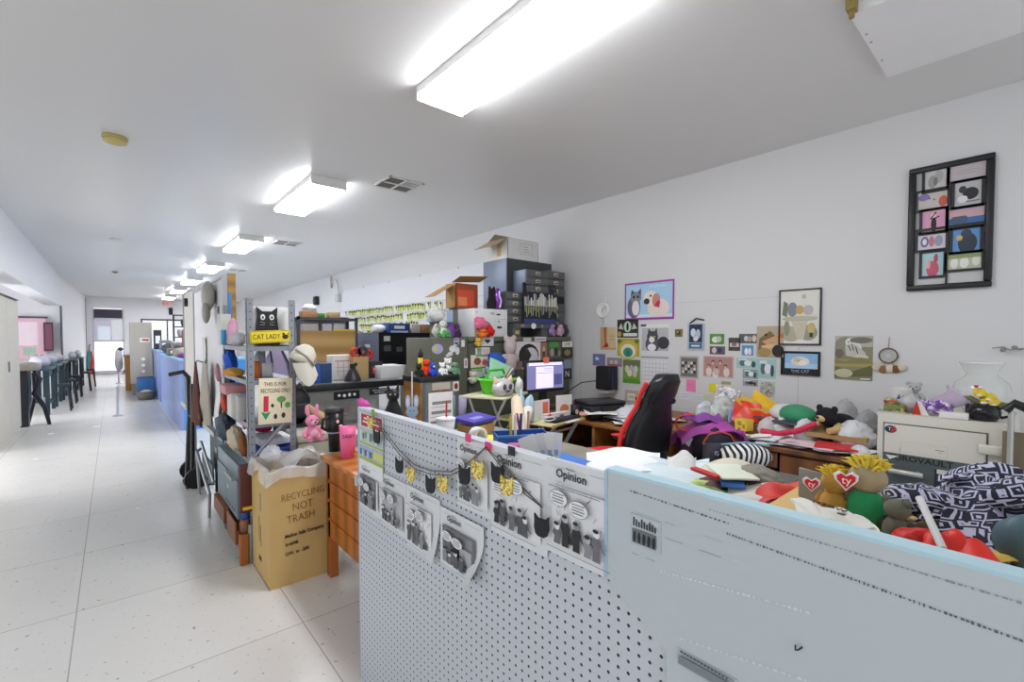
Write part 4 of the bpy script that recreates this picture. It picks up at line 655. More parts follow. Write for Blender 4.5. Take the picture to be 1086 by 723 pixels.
# ------------------------------------------------------------------ olive cabinets across the room
olv = mt('#65675a', .5, .1, .07, 5); olv2 = mt('#54564b', .5, .1, .07, 5)
t = T('steel_cabinet', 'olive grey steel cupboard with magnets on its front left of the computer', 'cabinet', (2.34, 3.92, 0)); PT(t, 'body', B(olv).bx(0, .44, .015, .5, 0, 1.5, .006)); PT(t, 'door', B(olv).bx(.01, .43, 0, .015, .04, 1.47, .004)); PT(t, 'handle', B(alu).bx(.37, .39, -.02, 0, .75, .9))
mg = lambda u, v: hy(u, v, 3.918)
def magnet(nm, lab, u, v, b): p = mg(u, v); O(nm, b, lab, 'magnet', (p.x, 3.919, p.z))
magnet('round_sticker', 'round blue and white car emblem sticker on the olive cupboard', 484, 362, B('#2c3f74').prism(circ(0, 0, .042, .042), -.003, 0).m('#e8e9ee').prism(circ(0, 0, .036, .036), -.004, -.003).m('#2c3f74').prism(circ(0, 0, .031, .031), -.005, -.004).text('W', .05, TR((0, -.0055, 0), rx=PI / 2), mt('#e8e9ee'), .0003))
magnet('card', 'white card magnet beside the round car emblem', 491, 364, B('#dcdcdc').bx(-.02, .02, -.003, 0, -.035, .035)); magnet('card', 'lower white card magnet on the olive cupboard', 494, 385, B('#dcdcda').bx(-.022, .022, -.003, 0, -.05, .05).m('#c98080').bx(-.01, .01, -.004, -.003, -.03, .03))
magnet('bear_magnet', 'white bear shaped magnet on the olive cupboard', 480, 372, B('#e3e3e3').prism(circ(0, .02, .04, .035), -.004, 0).prism(circ(-.03, -.03, .03, .02), -.004, 0).prism(circ(.03, .055, .02, .02), -.004, 0).prism(circ(-.06, -.045, .02, .016), -.004, 0)); magnet('sticker', 'lavender sticker with a yellow bird on the olive cupboard', 464, 370, B('#aeb0d0').prism(circ(0, 0, .065, .05), -.003, 0).m('#d8c24a').prism(circ(-.03, 0, .025, .02), -.004, -.003)); magnet('oval_sticker', 'white oval sticker near the right edge of the olive cupboard', 482, 372, B('#d9dbe0').prism(circ(.035, 0, .025, .04), -.003, 0))
t = T('steel_cabinet', 'wide olive steel cupboard covered with posters behind the monitor', 'cabinet', (2.79, 3.92, 0)); PT(t, 'body', B(olv2).bx(0, 1.555, .015, .5, 0, 1.46, .006)); PT(t, 'top', B(olv).bx(-.005, 1.565, -.01, .51, 1.46, 1.51, .004)); PT(t, 'door', B(olv2).bx(.01, .775, 0, .015, .04, 1.44, .004)); PT(t, 'door', B(olv2).bx(.785, 1.545, 0, .015, .04, 1.44, .004)); PT(t, 'handle', B(alu).bx(.74, .76, -.02, 0, .7, .85))
def flat(nm, lab, cat, u0, v0, u1, v1, Y, bg, shapes, group=None, th=.003):
    p, q = hy(u0, v1, Y), hy(u1, v0, Y); w_, h_ = q.x - p.x, q.z - p.z; b = B(mt(bg, .5)).bx(0, w_, -th, 0, 0, h_); art(b, w_, h_, shapes, -th)
    return O(nm, b, lab, cat, (p.x, Y, p.z), 0, group)
FYc = 3.918
flat('poster', 'white poster with black headphones on the wide olive cupboard', 'poster', 545, 362, 573, 392, FYc, '#d9d8d8', [('e', .55, .5, .38, .42, '#232326'), ('e', .62, .45, .28, .34, '#cfcdcd'), ('p', [(.2, .5), (.5, .75), (.65, .5), (.4, .05), (.15, .1)], '#2d2b2e'), ('r', .05, 0, .3, .3, '#8c7770')])
flat('poster', 'narrow brown picture on the wide olive cupboard', 'poster', 573, 363, 580, 382, FYc, '#97785f', [('e', .5, .6, .2, .2, '#c9a98e'), ('r', .3, .1, .7, .5, '#5d4a3c')])
flat('poster', 'green topped group photo on the wide olive cupboard', 'photo', 581, 362, 595, 380, FYc, '#5b6154', [('r', .1, .65, .8, .95, '#4f9a4c'), ('e', .3, .35, .15, .25, '#a9a39c'), ('e', .6, .4, .15, .25, '#3a3b3c'), ('e', .85, .3, .1, .2, '#8e8a86')])
b = flat('poster', 'small LIVE poster at the right edge of the wide olive cupboard', 'poster', 596, 362, 607, 379, FYc, '#38382f', [('r', 0, .65, 1, 1, '#e4e4e0'), ('t', 'LIVE', .5, .82, .3, '#1d1d1d'), ('e', .5, .3, .3, .2, '#8b7f5a')])
flat('poster', 'dark poster with a large white N on the wide olive cupboard', 'poster', 597, 381, 606, 402, FYc, '#30343c', [('r', 0, .55, 1, 1, '#8c94a4'), ('t', 'N', .5, .25, .45, '#e9e9ec')])
flat('label', 'pale label strip on the cupboard top edge above the monitor', 'label', 567, 357, 579, 362, 3.908, '#cdc4d2', [('r', .1, .4, .9, .55, '#77707c')]); flat('label', 'worn white label at the cupboard top edge left of the pale strip', 'label', 555, 358, 563, 362, 3.908, '#c6c8c2', [])
# drawers stacked on the cupboard
gd = mt('#5c5f60', .45, .2, .06); gbl = mt('#6e7a8e', .4, .2, .05)
def drawers(nm, lab, x0, x1, y0, y1, z0, z1, n, body, gap=None):
    t = T(nm, lab, 'drawer unit', (x0, y0, z0)); w_, h_ = x1 - x0, z1 - z0; PT(t, 'body', B(body).bx(0, w_, .012, y1 - y0, 0, h_, .004)); q = h_ / n
    for k in range(n):
        if gap == k: PT(t, 'opening', B('#17181a').bx(.01, w_ - .01, .0, .012, k * q + .01, (k + 1) * q - .01)); continue
        d = PT(t, 'drawer', B(gd).bx(.008, w_ - .008, -.004, .012, k * q + .005, (k + 1) * q - .005, .003)); PT(d, 'label_holder', B('#b7b09c').bx(w_ / 2 - .035, w_ / 2 + .035, -.012, -.004, k * q + q * .35, k * q + q * .75).m('#36352f').bx(w_ / 2 - .02, w_ / 2 + .02, -.016, -.012, k * q + q * .42, k * q + q * .58))
    return t
t = T('file_case', 'large grey case with a blue grey side at the top of the drawer stack', 'case', (3.53, 4.18, 1.511)); PT(t, 'body', B(gbl).bx(0, .75, .012, .46, 0, .93, .005)); PT(t, 'front_panel', B(mt('#3f4244', .5)).bx(0, .75, 0, .012, 0, .93))
drawers('drawer_unit', 'low four drawer grey cabinet behind the white printer carton', 3.34, 3.6, 3.97, 4.17, 1.665, 2.02, 4, gd)
drawers('drawer_unit', 'grey drawer box with a blue grey side under the large case', 3.61, 3.97, 3.93, 4.17, 2.025, 2.29, 3, gbl)
drawers('drawer_unit', 'tall grey eight drawer cabinet at the wall with one drawer missing', 3.985, 4.32, 3.985, 4.175, 1.511, 2.32, 8, gd, 4)
t = T('shelf_tray', 'long grey steel tray under the city painting', 'tray', (3.41, 3.915, 1.511)); PT(t, 'body', B(gd).bx(0, .56, .02, .25, .1, .152)); PT(t, 'front_lip', B(gd).bx(0, .57, 0, .02, .1, .15)); PT(t, 'foot', B(gd).bx(0, .12, .02, .25, 0, .1)); PT(t, 'foot', B(gd).bx(.45, .56, .02, .25, 0, .1)); PT(t, 'sticker', B('#e4e4e2').prism(circ(.3, .125, .04, .035), -.003, 0).m('#8b8b88').bx(.1, .16, -.003, 0, .11, .14).bx(.42, .46, -.003, 0, .11, .14)); PT(t, 'label_holder', B('#b7a86c').bx(.03, .09, .012, .02, .03, .07))
# city painting
p, q = hy(555, 341, 3.935), hy(590, 303, 3.935); w_, h_ = q.x - p.x, q.z - 1.665
b = B('#23242c').bx(0, w_, -.02, 0, 0, h_); sh = [('r', 0, 0, 1, .12, '#39427a'), ('e', .2, .88, .06, .07, '#e8df3a')]
for k in range(22):
    x = .03 + k * .044; hh = rnd.uniform(.1, .3) + (.18 if k in (10, 11) else 0); c2 = rnd.choice(['#d8d6cf', '#b9b3a0', '#e6e2da', '#c7cdb8', '#9a97a0']); sh += [('r', x, .45, x + .035, .45 + hh, c2), ('r', x + .008, .45 - rnd.uniform(.12, .3), x + .022, .44, rnd.choice(['#cfcfb0', '#c5d08c', '#b9b9c4', '#dcd9a4']))]
sh += [('r', 0, .44, 1, .46, '#c9c6a8')] + [('e', rnd.uniform(.05, .95), rnd.uniform(.75, .97), .006, .007, '#dcdce6') for _ in range(20)]
art(b, w_, h_, sh, -.02); O('painting', b, 'dark painting of a white city skyline under a yellow moon leaning on the drawers', 'painting', (p.x, 3.945, 1.665), 0, None, -.03)
# carton on the very top
t = T('cardboard_box', 'white carton with open flaps on the very top of the drawer stack', 'box', (3.55, 4.19, 2.442)); PT(t, 'front_panel', B('#d9d9d6').bx(0, .5, 0, .005, 0, .24)); PT(t, 'side_panel', B('#d3d2ce').bx(0, .005, 0, .38, 0, .24)); PT(t, 'side_panel', B('#d3d2ce').bx(.495, .5, 0, .38, 0, .24)); PT(t, 'back_panel', B('#d3d2ce').bx(0, .5, .375, .38, 0, .24))
fk = mt('#b3a286', .7); PT(t, 'flap', B(fk).add([(0, 0, .24), (0, .38, .24), (-.2, .4, .12), (-.2, -.02, .12)], [(0, 1, 2, 3)]).add([(0, 0, .243), (0, .38, .243), (-.2, .4, .123), (-.2, -.02, .123)], [(0, 1, 2, 3)])); PT(t, 'flap', B(fk).bx(.0, .48, .0, .004, .24, .245).add([(0, .38, .24), (.5, .38, .24), (.42, .3, .33), (.06, .32, .34)], [(0, 1, 2, 3)])); PT(t, 'tape', B('#c3a877').bx(-.002, 0, .12, .2, .04, .2)); PT(t, 'printing', B('#4a4a48').bx(.2, .4, -.001, 0, .07, .072).bx(.2, .4, -.001, 0, .2, .202).bx(.2, .202, -.001, 0, .07, .2).bx(.398, .4, -.001, 0, .07, .2).bx(.24, .36, -.001, 0, .1, .104).bx(.24, .34, -.001, 0, .13, .134).bx(.24, .32, -.001, 0, .16, .164))
# cartons on the olive cupboards
t = T('printer_carton', 'white printer carton with pictures standing on the olive cupboards', 'box', (2.88, 3.95, 1.511)); PT(t, 'body', B('#e1e2e4').bx(0, .46, 0, .3, 0, .3, .003)); b = B(); art(b, .46, .3, [('r', .62, .0, .625, 1, '#b9bbc0'), ('e', .33, .45, .1, .12, '#4f4e6e'), ('e', .42, .42, .06, .1, '#77749a'), ('e', .28, .52, .06, .08, '#8f8cae'), ('t', 'HP', .08, .86, .08, '#4a78b8'), ('t', '106', .53, .84, .14, '#33353c'), ('r', .66, .78, .78, .84, '#4a4a50'), ('r', .68, .3, .82, .38, '#3d3e44'), ('e', .73, .55, .02, .035, '#4a4a50'), ('r', .66, .64, .95, .65, '#9a9aa0')], 0); PT(t, 'printing', b)
t = T('open_carton', 'brown open carton with a red side above the printer carton', 'box', (2.86, 4.26, 1.832)); ob = mt('#a9814c', .7); PT(t, 'body', B(mt('#a4522f', .6)).bx(0, .3, 0, .005, 0, .27).m(ob).bx(0, .005, 0, .2, 0, .27).bx(.295, .3, 0, .2, 0, .27).bx(0, .3, .195, .2, 0, .27)); PT(t, 'picture', B('#d9533f').bx(.03, .25, -.002, 0, .02, .2).m('#e58a5a').bx(.03, .15, -.003, -.002, .02, .12)); PT(t, 'flap', B(ob).sheet(4, 4, lambda a, q: (-.02 - .25 * q, .0 + .2 * a, .25 - .14 * q), False, .004)); PT(t, 'flap', B(ob).sheet(4, 4, lambda a, q: (-.05 + .38 * a, -.0 - .16 * q, .27 + .05 * q + .03 * a), False, .004)); PT(t, 'crate_under', B('#77776c').bx(.02, .28, .0, .17, -.32, 0))
t = T('cat_silhouette', 'black cat shaped cutout in front of the open brown carton', 'figure', (3.16, 3.99, 1.812)); PT(t, 'body', B('#17151a').prism([(-.05, 0), (.05, 0), (.055, .09), (.03, .15), (.04, .2), (.035, .25), (.015, .22), (-.01, .22), (-.03, .25), (-.035, .19), (-.03, .14), (-.06, .07)], 0, .03)); PT(t, 'base', B('#17151a').bx(-.05, .05, -.01, .05, 0, .01))
O('gift_bag', B(mt('#8e4fb0', .2, .5)).blob((.06, .05, .12), 9, .12, 14, (0, .0, .12), -.12).m(mt('#d9b8ee', .2, .5)).tube([(-.01, -.052, .02), (.01, -.055, .1), (-.015, -.05, .16), (.0, -.04, .21)], .014), 'shiny purple gift bag beside the black cat cutout', 'bag', (3.27, 4.04, 1.812))
t = T('storage_box', 'grey steel box under the blue white carton on the olive cupboards', 'box', (2.62, 4.21, 1.502)); PT(t, 'body', B('#5b5d56').bx(0, .18, 0, .2, 0, .15)); PT(t, 'lid', B('#66685f').bx(-.005, .185, -.005, .205, .15, .165))
O('carton', B('#a9c2dc').bx(0, .22, 0, .18, 0, .13, .004).m('#e6e8ec').bx(.02, .14, -.003, 0, .02, .11), 'blue and white carton on the grey steel box', 'box', (2.57, 4.21, 1.668)); O('paper_ball', B('#d8d8d4').blob((.08, .06, .07), 4, .2, 12, (0, 0, .07), -.07), 'round white crumpled bag in front of the blue and white carton', 'bag', (2.53, 4.12, 1.668))
for u, v, c2, nm, lab in ((463, 354, '#d5d3cc', 'figurine', 'low white figurine on the left of the olive cupboard top'), (470, 355, '#b8b6b0', 'figurine', 'small grey figurine on the olive cupboard top'), (478, 350, '#7f4fa8', 'flower_pin', 'purple flower ornament on the olive cupboard top'), (484, 353, '#4a3452', 'figurine', 'dark purple figurine on the olive cupboard top')):
    p = hy(u, v, 4.2); O(nm, B(c2).blob((.05, .04, .06 if nm != 'flower_pin' else .09), len(lab), .25, 12, (0, 0, .06), -.06).ell((.0, -.01, .12), .03), lab, 'ornament', (p.x, 4.2, 1.501))
plush('frog', 'white headed green plush frog on the olive cupboard top', (2.56, 4.05, 1.501), .2, '#e2e6dc', 0, 'none', '#5fae62', None, None, '#5fae62')
for x, c2, lab in ((4.05, '#9d86b8', 'lavender'), (4.2, '#c9a3b8', 'pink'), (4.28, '#3a3740', 'dark')): O('trinket', B(c2).blob((.05, .04, .06), int(x * 10), .3, 12, (0, 0, .06), -.06).ell((0, -.01, .12), (.035, .03, .035)), lab + ' trinket on the front edge of the wide olive cupboard', 'trinket', (x - .01, 3.945, 1.511))
# ------------------------------------------------------------------ toys and cards hanging on the corner of the cupboards
def hang(nm, lab, cat, u0, v0, u1, v1, Y, d, col, kind, seed=3, face=None):
    Y = 3.917
    p, q = hy(u0, v1, Y), hy(u1, v0, Y); w_, h_ = q.x - p.x, q.z - p.z; b = B(mt(col, .75, 0, .15, 30) if isinstance(col, str) else col)
    if kind == 'blob': b.blob((w_ / 2, d / 2, h_ / 2), seed, .3, 14, (w_ / 2, -d / 2, h_ / 2))
    elif kind == 'doll': b.ell((w_ * .5, -d / 2, h_ * .72), (w_ * .32, d / 2, h_ * .26), 12).ell((w_ * .5, -d / 2, h_ * .3), (w_ * .36, d * .45, h_ * .3), 12).ell((w_ * .18, -d / 2, h_ * .4), (w_ * .2, d * .3, h_ * .12), 8).ell((w_ * .82, -d / 2, h_ * .4), (w_ * .2, d * .3, h_ * .12), 8).ell((w_ * .28, -d / 2, h_ * .92), (w_ * .15, d * .2, h_ * .1), 8).ell((w_ * .72, -d / 2, h_ * .92), (w_ * .15, d * .2, h_ * .1), 8)
    else:
        b.bx(0, w_, -d, 0, 0, h_, .002)
        if face: art(b, w_, h_, face, -d)
    return O(nm, b, lab, cat, (p.x, Y, p.z))
YB = 3.9
for a in (('pink_toy', 'pink plush hanging at the lower left of the printer carton', 'plush toy', 501, 337, 513, 350, 3.88, .1, '#e26f92', 'blob'), ('orange_toy', 'orange plush lion below the pink plush', 'plush toy', 503, 348, 514, 358, 3.86, .1, '#e27d1e', 'doll'), ('red_toy', 'red plush hanging on the corner of the printer carton', 'plush toy', 512, 345, 521, 357, 3.87, .08, '#d4271f', 'blob'),
 ('flower_toy', 'yellow plush flower on the left cupboard corner', 'plush toy', 501, 358, 509, 368, 3.85, .07, '#d9b24a', 'doll'), ('heart_card', 'white card with a black heart below the red plush', 'card', 510, 357, 523, 367, YB, .01, '#dcdcda', 'card', 1, [('p', [(.5, .25), (.75, .6), (.62, .75), (.5, .65), (.38, .75), (.25, .6)], '#2a2a2a')]),
 ('photo_card', 'green and pink photo card on the left cupboard corner', 'card', 504, 368, 519, 378, YB, .01, '#cfd1c4', 'card', 1, [('r', .1, .1, .4, .9, '#8fb08c'), ('r', .5, .2, .9, .8, '#d8b4b4')]), ('photo_card', 'cream photo card with a brown animal below the green and pink one', 'card', 499, 376, 518, 390, YB, .01, '#d9d2c0', 'card', 1, [('e', .35, .5, .2, .3, '#8a5a40'), ('e', .75, .4, .15, .25, '#c25a50')]),
 ('photo_card', 'green edged photo card low on the left cupboard corner', 'card', 500, 390, 516, 404, YB, .01, '#c9cdbf', 'card', 1, [('r', 0, .7, .7, 1, '#7fb069'), ('e', .6, .4, .25, .3, '#aeb8b8')]), ('white_toy', 'white long plush hanging at the lowest left of the cupboard corner', 'plush toy', 494, 393, 505, 407, 3.87, .07, '#d6d2c6', 'doll'),
 ('blue_toy', 'bright blue plush bundle among the hanging toys', 'plush toy', 515, 374, 533, 390, 3.84, .1, '#2f62bf', 'blob'), ('owl_toy', 'grey blue plush owl below the blue bundle', 'plush toy', 510, 388, 524, 405, 3.84, .09, '#9db0bd', 'doll'), ('brown_toy', 'brown plush right of the plush owl', 'plush toy', 524, 388, 534, 402, 3.86, .08, '#a5875f', 'doll'), ('white_toy', 'dusky white plush doll with a pale pink face beside the headphones poster', 'plush toy', 528, 356, 546, 396, 3.84, .12, '#c4b4b4', 'doll'), ('silver_toy', 'silver grey plush cat behind the lime green basket', 'plush toy', 512, 403, 524, 414, 3.8, .1, '#a3a3a6', 'blob'), ('strap', 'white strap hanging from the pale pink faced doll', 'strap', 541, 363, 545, 398, 3.83, .01, '#b9aec6', 'card')): hang(*a)

# ------------------------------------------------------------------ small folding tray with its bin of things
crm = mt('#d5cfae', .45); wr = mt('#b9bbbd', .35, .4)
def tray(lab, near, left, right, zt, lg, col):
    n, l, r_ = Vector(near), Vector(left), Vector(right); ang = math.atan2((r_ - n).y, (r_ - n).x); L1 = (r_ - n).length; L2 = (l - n).length
    t = T('tray_table', lab, 'table', (n.x, n.y, 0), ang); PT(t, 'tabletop', B(col).bx(0, L1, 0, L2, zt - .02, zt, .006)); return t, L1, L2
a, b_, c_ = hz(535, 422, 1.02), hz(503, 417, 1.02), hz(560, 415, 1.02)
t, L1, L2 = tray('small cream folding tray table in front of the olive cupboards', a, b_, c_, 1.02, .0, crm)
for x in (.06, L1 - .06):
    PT(t, 'leg', B(wr).tube([(x, .02, 1.0), (x, L2 * .9, .3), (x, L2, .0)], .012)); PT(t, 'leg', B(wr).tube([(x + .02, L2 * .9, 1.0), (x + .02, .1, .3), (x + .02, .02, 0)], .012))
PT(t, 'crossbar', B(wr).tube([(.06, L2 * .5, .62), (L1 - .06, L2 * .5, .62)], .01))
M1 = TR((a.x, a.y, 0), rz=math.atan2((c_ - a).y, (c_ - a).x))
at = lambda x, y, z: tuple(M1 @ Vector((x, y, z)))
t = T('basket', 'lime green plastic basket on the small cream tray', 'basket', at(.26, .2, 1.021), .3); lime = mt('#5fd32a', .4)
PT(t, 'body', B(lime).lathe([(0, 0), (.12, 0), (.15, .12), (.16, .125), (.14, .12), (.112, .01), (0, .01)], n=24)); PT(t, 'rim', B(lime).lathe([(.15, .11), (.175, .115), (.175, .13), (.15, .135)], n=24)); PT(t, 'handle', B('#3aa51c').tube([(-.16, 0, .12), (-.1, 0, .2), (.1, 0, .2), (.16, 0, .12)], .01))
O('folder', B('#9fd5b4').x(TR((0, 0, 0), rx=-.25, ry=.35)).bx(-.14, .14, -.004, .004, 0, .24), 'mint green folder leaning in the lime green basket', 'folder', at(.36, .22, 1.06), .1)
t = T('pouch', 'silver cat faced pouch in front of the lime green basket', 'pouch', at(.1, .06, 1.021), 0); PT(t, 'body', B(mt('#c9c6c6', .4, .2, .15, 25)).blob((.11, .06, .075), 5, .1, 16, (0, 0, .07), -.07)); PT(t, 'face', B('#4a4c58').ell((-.03, -.06, .08), (.02, .008, .025), 8).ell((.03, -.06, .08), (.02, .008, .025), 8).ell((0, -.062, .045), (.03, .006, .01), 8)); PT(t, 'ear', B('#d9b9a2').tube([(-.07, 0, .12), (-.09, 0, .17)], [.03, .004])); PT(t, 'ear', B('#d9b9a2').tube([(.07, 0, .12), (.09, 0, .17)], [.03, .004]))
for x, y, c2, lab, k in ((.42, .06, '#26304a', 'dark blue', 0), (.5, .1, '#2a3a2c', 'dark green', 1), (.35, .03, '#e4e4e0', 'white', 2)): O('purse', B(c2).blob((.04, .03, .07), 11 + k, .2, 12, (0, 0, .06), -.06), lab + ' small purse at the edge of the small cream tray', 'purse', at(x, y, 1.021))
for k in range(4): O('pen', B(['#c9a9a0', '#b0524a', '#e6e6e6', '#6a6f80'][k]).tube([(0, 0, 0), (.05 + .02 * k, -.02, .12)], .005, 6), ['tan', 'red', 'white', 'grey'][k] + ' pen standing in the lime green basket', 'pen', at(.33 + .02 * k, .18, 1.11))
# paper hung over the tray and long rolls leaning under it
O('paper_sheet', B('#d9d7d2').sheet(5, 10, lambda x, q: (x * .15 + .03 * q, .02 * math.sin(q * 3), -.42 * q), True, .001), 'long white paper hanging from the edge of the small cream tray', 'paper', at(.16, -.01, 1.0), M1.to_euler().z)
for u0, v0, u1, v1, c2, lab in ((548, 425, 553, 478, '#cdb9a2', 'tan cardboard tube'), (560, 436, 542, 472, '#d9d3c8', 'cream paper roll')):
    p, q = hz(u1, v1, 1.06), hy(u0, v0, 2.1); O('paper_roll', B(c2).tube([Vector((0, 0, 0)), q - p], .035, 12), lab + ' leaning beside the small cream tray', 'roll', tuple(p))

# ------------------------------------------------------------------ computer table
a, b_, c_ = hz(585, 451, .8), hz(556, 446, .8), hz(617, 443, .8)
t, L1, L2 = tray('cream folding table on crossed wire legs carrying the monitor', a, b_, c_ + (c_ - a) * .1, .8, 0, mt('#dcd7a0', .45)); PT(t, 'edge', B('#c9bf6e').bx(0, L1, -.006, 0, .78, .8)); L2 = max(L2, .55)
PT(t, 'rear_leaf', B(mt('#dcd7a0', .45)).bx(0, L1, .2, .62, .78, .8))
for x in (.08, L1 - .08):
    for k in (0, .04): PT(t, 'leg', B(wr).tube([(x + k, .03, .78), (x + k, .5, 0)], .008)); PT(t, 'leg', B(wr).tube([(x + k, .5, .78), (x + k, .03, 0)], .008))
PT(t, 'pivot', B(wr).cyl((L1 - .1, .26, .39), (L1 - .02, .26, .39), .035)); PT(t, 'crossbar', B(wr).tube([(.08, .05, .72), (L1 - .08, .05, .72)], .01)); PT(t, 'crossbar', B(wr).tube([(.08, .27, .4), (L1 - .08, .27, .4)], .008))
ang = math.atan2((c_ - a).y, (c_ - a).x); M2 = TR((a.x, a.y, .801), rz=ang); at2 = lambda x, y, z=0: tuple(M2 @ Vector((x, y, z)))
p, q = hy(559, 414, 3.18), hy(597, 381, 3.18); mw, mh = q.x - p.x, q.z - p.z; mc = (p + q) / 2
t = T('monitor', 'black computer monitor showing a white document in front of the olive cupboard', 'monitor', (mc.x, 3.18, .801), -.08)
zb = p.z - .801; PT(t, 'bezel', B('#1b1c20').bx(-mw / 2, mw / 2, 0, .04, zb - .03, zb + mh, .006)); SCR = mt('#7a78a8', .2, 0, .02, 2, 0, .55); SCW = mt('#d9d2e8', .2, 0, .02, 2, 0, .75); SCD = mt('#4b4f86', .2, 0, .02, 2, 0, .5)
b = B(SCR).bx(-mw / 2 + .015, mw / 2 - .015, -.002, 0, zb, zb + mh - .025); art(b, mw, mh, [('r', .07, .82, .93, .92, SCW), ('r', .72, .12, .93, .5, SCD), ('r', .25, .03, .7, .78, SCW), ('r', .28, .55, .68, .565, SCR), ('r', .45, .7, .66, .715, SCR), ('r', .45, .64, .66, .65, SCR)], -.002, -mw / 2, zb); PT(t, 'screen', b)
PT(t, 'stand', B('#1b1c20').bx(-.04, .04, .03, .06, 0, zb)); PT(t, 'base', B('#1b1c20').bx(-.13, .13, -.04, .12, 0, .02, .005)); PT(t, 'sticky_note', B('#e8745a').bx(-.03, .04, -.004, -.002, zb + mh - .03, zb + mh + .03), 'orange sticky note on the bezel')
def simple(nm, lab, cat, loc, b, rz=0.0, group=None): return O(nm, b, lab, cat, loc, rz, group)
simple('card_box', 'white card with an orange note propped under the monitor', 'card', at2(.12, .2), B('#e3e1df').bx(-.08, .12, 0, .012, 0, .17).m('#e8795e').bx(.03, .1, -.003, 0, .05, .15), .1)
simple('greeting_card', 'white card with a coloured drawing right of the monitor', 'card', at2(.42, .16), B('#e4e2df').bx(-.09, .09, 0, .008, 0, .19).m('#d9885a').prism(circ(.0, .07, .05, .04), -.003, 0).m('#d8c44a').prism(circ(.03, .04, .03, .02), -.004, -.003), -.1)
simple('letter_stand', 'low white box strip in front of the monitor', 'box', at2(.2, .1), B('#dcdcde').bx(-.12, .18, 0, .05, 0, .06).m('#3a3c46').bx(-.06, .0, -.002, 0, .015, .04).m('#b05a70').bx(.05, .1, -.002, 0, .02, .045))
t = T('keyboard', 'black keyboard at the front of the computer table', 'keyboard', at2(.16, -.0), ang * 0 + ang); PT(t, 'body', B('#202126').bx(-.08, .3, .01, .13, 0, .022, .004)); b = B('#3a3c42')
for r_ in range(4):
    for k in range(14): b.bx(-.072 + k * .026, -.05 + k * .026, .02 + r_ * .026, .04 + r_ * .026, .022, .027)
PT(t, 'keys', b)
t = T('mug', 'black mug with a pale portrait at the right of the keyboard', 'mug', at2(.44, .06), 0); PT(t, 'body', B('#1d1e24').lathe([(0, 0), (.036, 0), (.04, .11), (.036, .11), (.033, .01), (0, .01)])); PT(t, 'handle', B('#1d1e24').tube([(.038, 0, .09), (.07, 0, .075), (.07, 0, .04), (.037, 0, .025)], .006)); PT(t, 'picture', B('#c8a89c').x(TR((-.02, -.04, .055), rz=-.4)).prism(circ(0, 0, .014, .022), -.002, .004))
simple('spray_bottle', 'pale blue plastic bottle at the left end of the computer table', 'bottle', at2(-.02, .3), B(mt('#a9cfe2', .3)).lathe([(0, 0), (.035, 0), (.038, .14), (.03, .2), (.012, .23), (.012, .27), (0, .27)]))
simple('face_mask', 'light blue face mask hung left of the monitor', 'mask', at2(-.03, .2, 0), B('#b5d3e4').blob((.045, .03, .11), 6, .15, 14, (0, 0, .12), -.11))
simple('cable_tangle', 'white cable tangle with red tape on the computer table', 'cable', at2(.06, .06, .012), B('#dedee0').tube([(math.cos(k * .9) * (.03 + .004 * k), math.sin(k * .9) * .04, .004 * k) for k in range(14)], .006, 6).m('#c8334a').ell((0, 0, .05), .018))
simple('paper_sheet', 'white notepaper at the front edge of the computer table', 'paper', at2(.16, -.03), B('#e2e0da').bx(0, .2, -.02, .028, 0, .004), ang)
simple('cloth', 'peach cloth hanging at the right corner of the computer table', 'cloth', at2(.5, .05, -.0), B('#e3a58f').blob((.06, .06, .025), 3, .2, 12, (0, 0, .02), -.02))

# ------------------------------------------------------------------ desks along the right wall
dw = wood('#7a4e2f', '#5f3a22', 2.0, 'Y', .4); dl = wood('#a8743f', '#8a5a2c', 2.0, 'Z', .45)
t = T('desk', 'brown wooden desk with drawers against the right wall beside the safe', 'desk', (3.45, .69, 0)); PT(t, 'desktop', B(dw).bx(-.02, .99, -.02, 1.3, .715, .75, .004)); PT(t, 'pedestal', B(dw).bx(.02, .95, 0, .5, .04, .715))
d = PT(t, 'drawer', B(dw).bx(0, .02, .01, .49, .43, .7, .003)); PT(d, 'drawer_handle', B(mt('#c9cacc', .3, .7)).bx(-.03, -.015, .17, .33, .6, .615).bx(-.03, 0, .17, .18, .6, .615).bx(-.03, 0, .32, .33, .6, .615)); PT(t, 'drawer', B(dw).bx(0, .02, .01, .49, .06, .42, .003)); d = PT(t, 'pencil_drawer', B(dw).bx(0, .02, .51, 1.18, .6, .705, .003)); PT(d, 'lock', B(mt('#a9aaac', .3, .7)).cyl((0, 1.1, .66), (-.008, 1.1, .66), .012)); PT(t, 'side_panel', B(dw).bx(.02, .95, 1.2, 1.24, 0, .715)); PT(t, 'back_panel', B('#3f2a1c').bx(.93, .95, .5, 1.2, .2, .715))
t = T('side_desk', 'light brown open fronted desk along the right wall under the printer', 'desk', (3.24, 2.02, 0)); PT(t, 'desktop', B(dl).bx(0, 1.2, 0, 1.75, .705, .735, .004)); PT(t, 'side_panel', B(dl).bx(.02, 1.15, .0, .03, 0, .705)); PT(t, 'side_panel', B(dl).bx(.02, 1.15, .62, .65, 0, .705)); PT(t, 'side_panel', B(dl).bx(.02, 1.15, 1.7, 1.73, 0, .705)); PT(t, 'shelf_board', B(dl).bx(.03, 1.1, .03, .62, .4, .42)); PT(t, 'back_panel', B('#57402a').bx(1.15, 1.17, .0, 1.73, .1, .7)); PT(t, 'plinth', B('#8f9a98').bx(.1, .12, .66, 1.7, 0, .1))
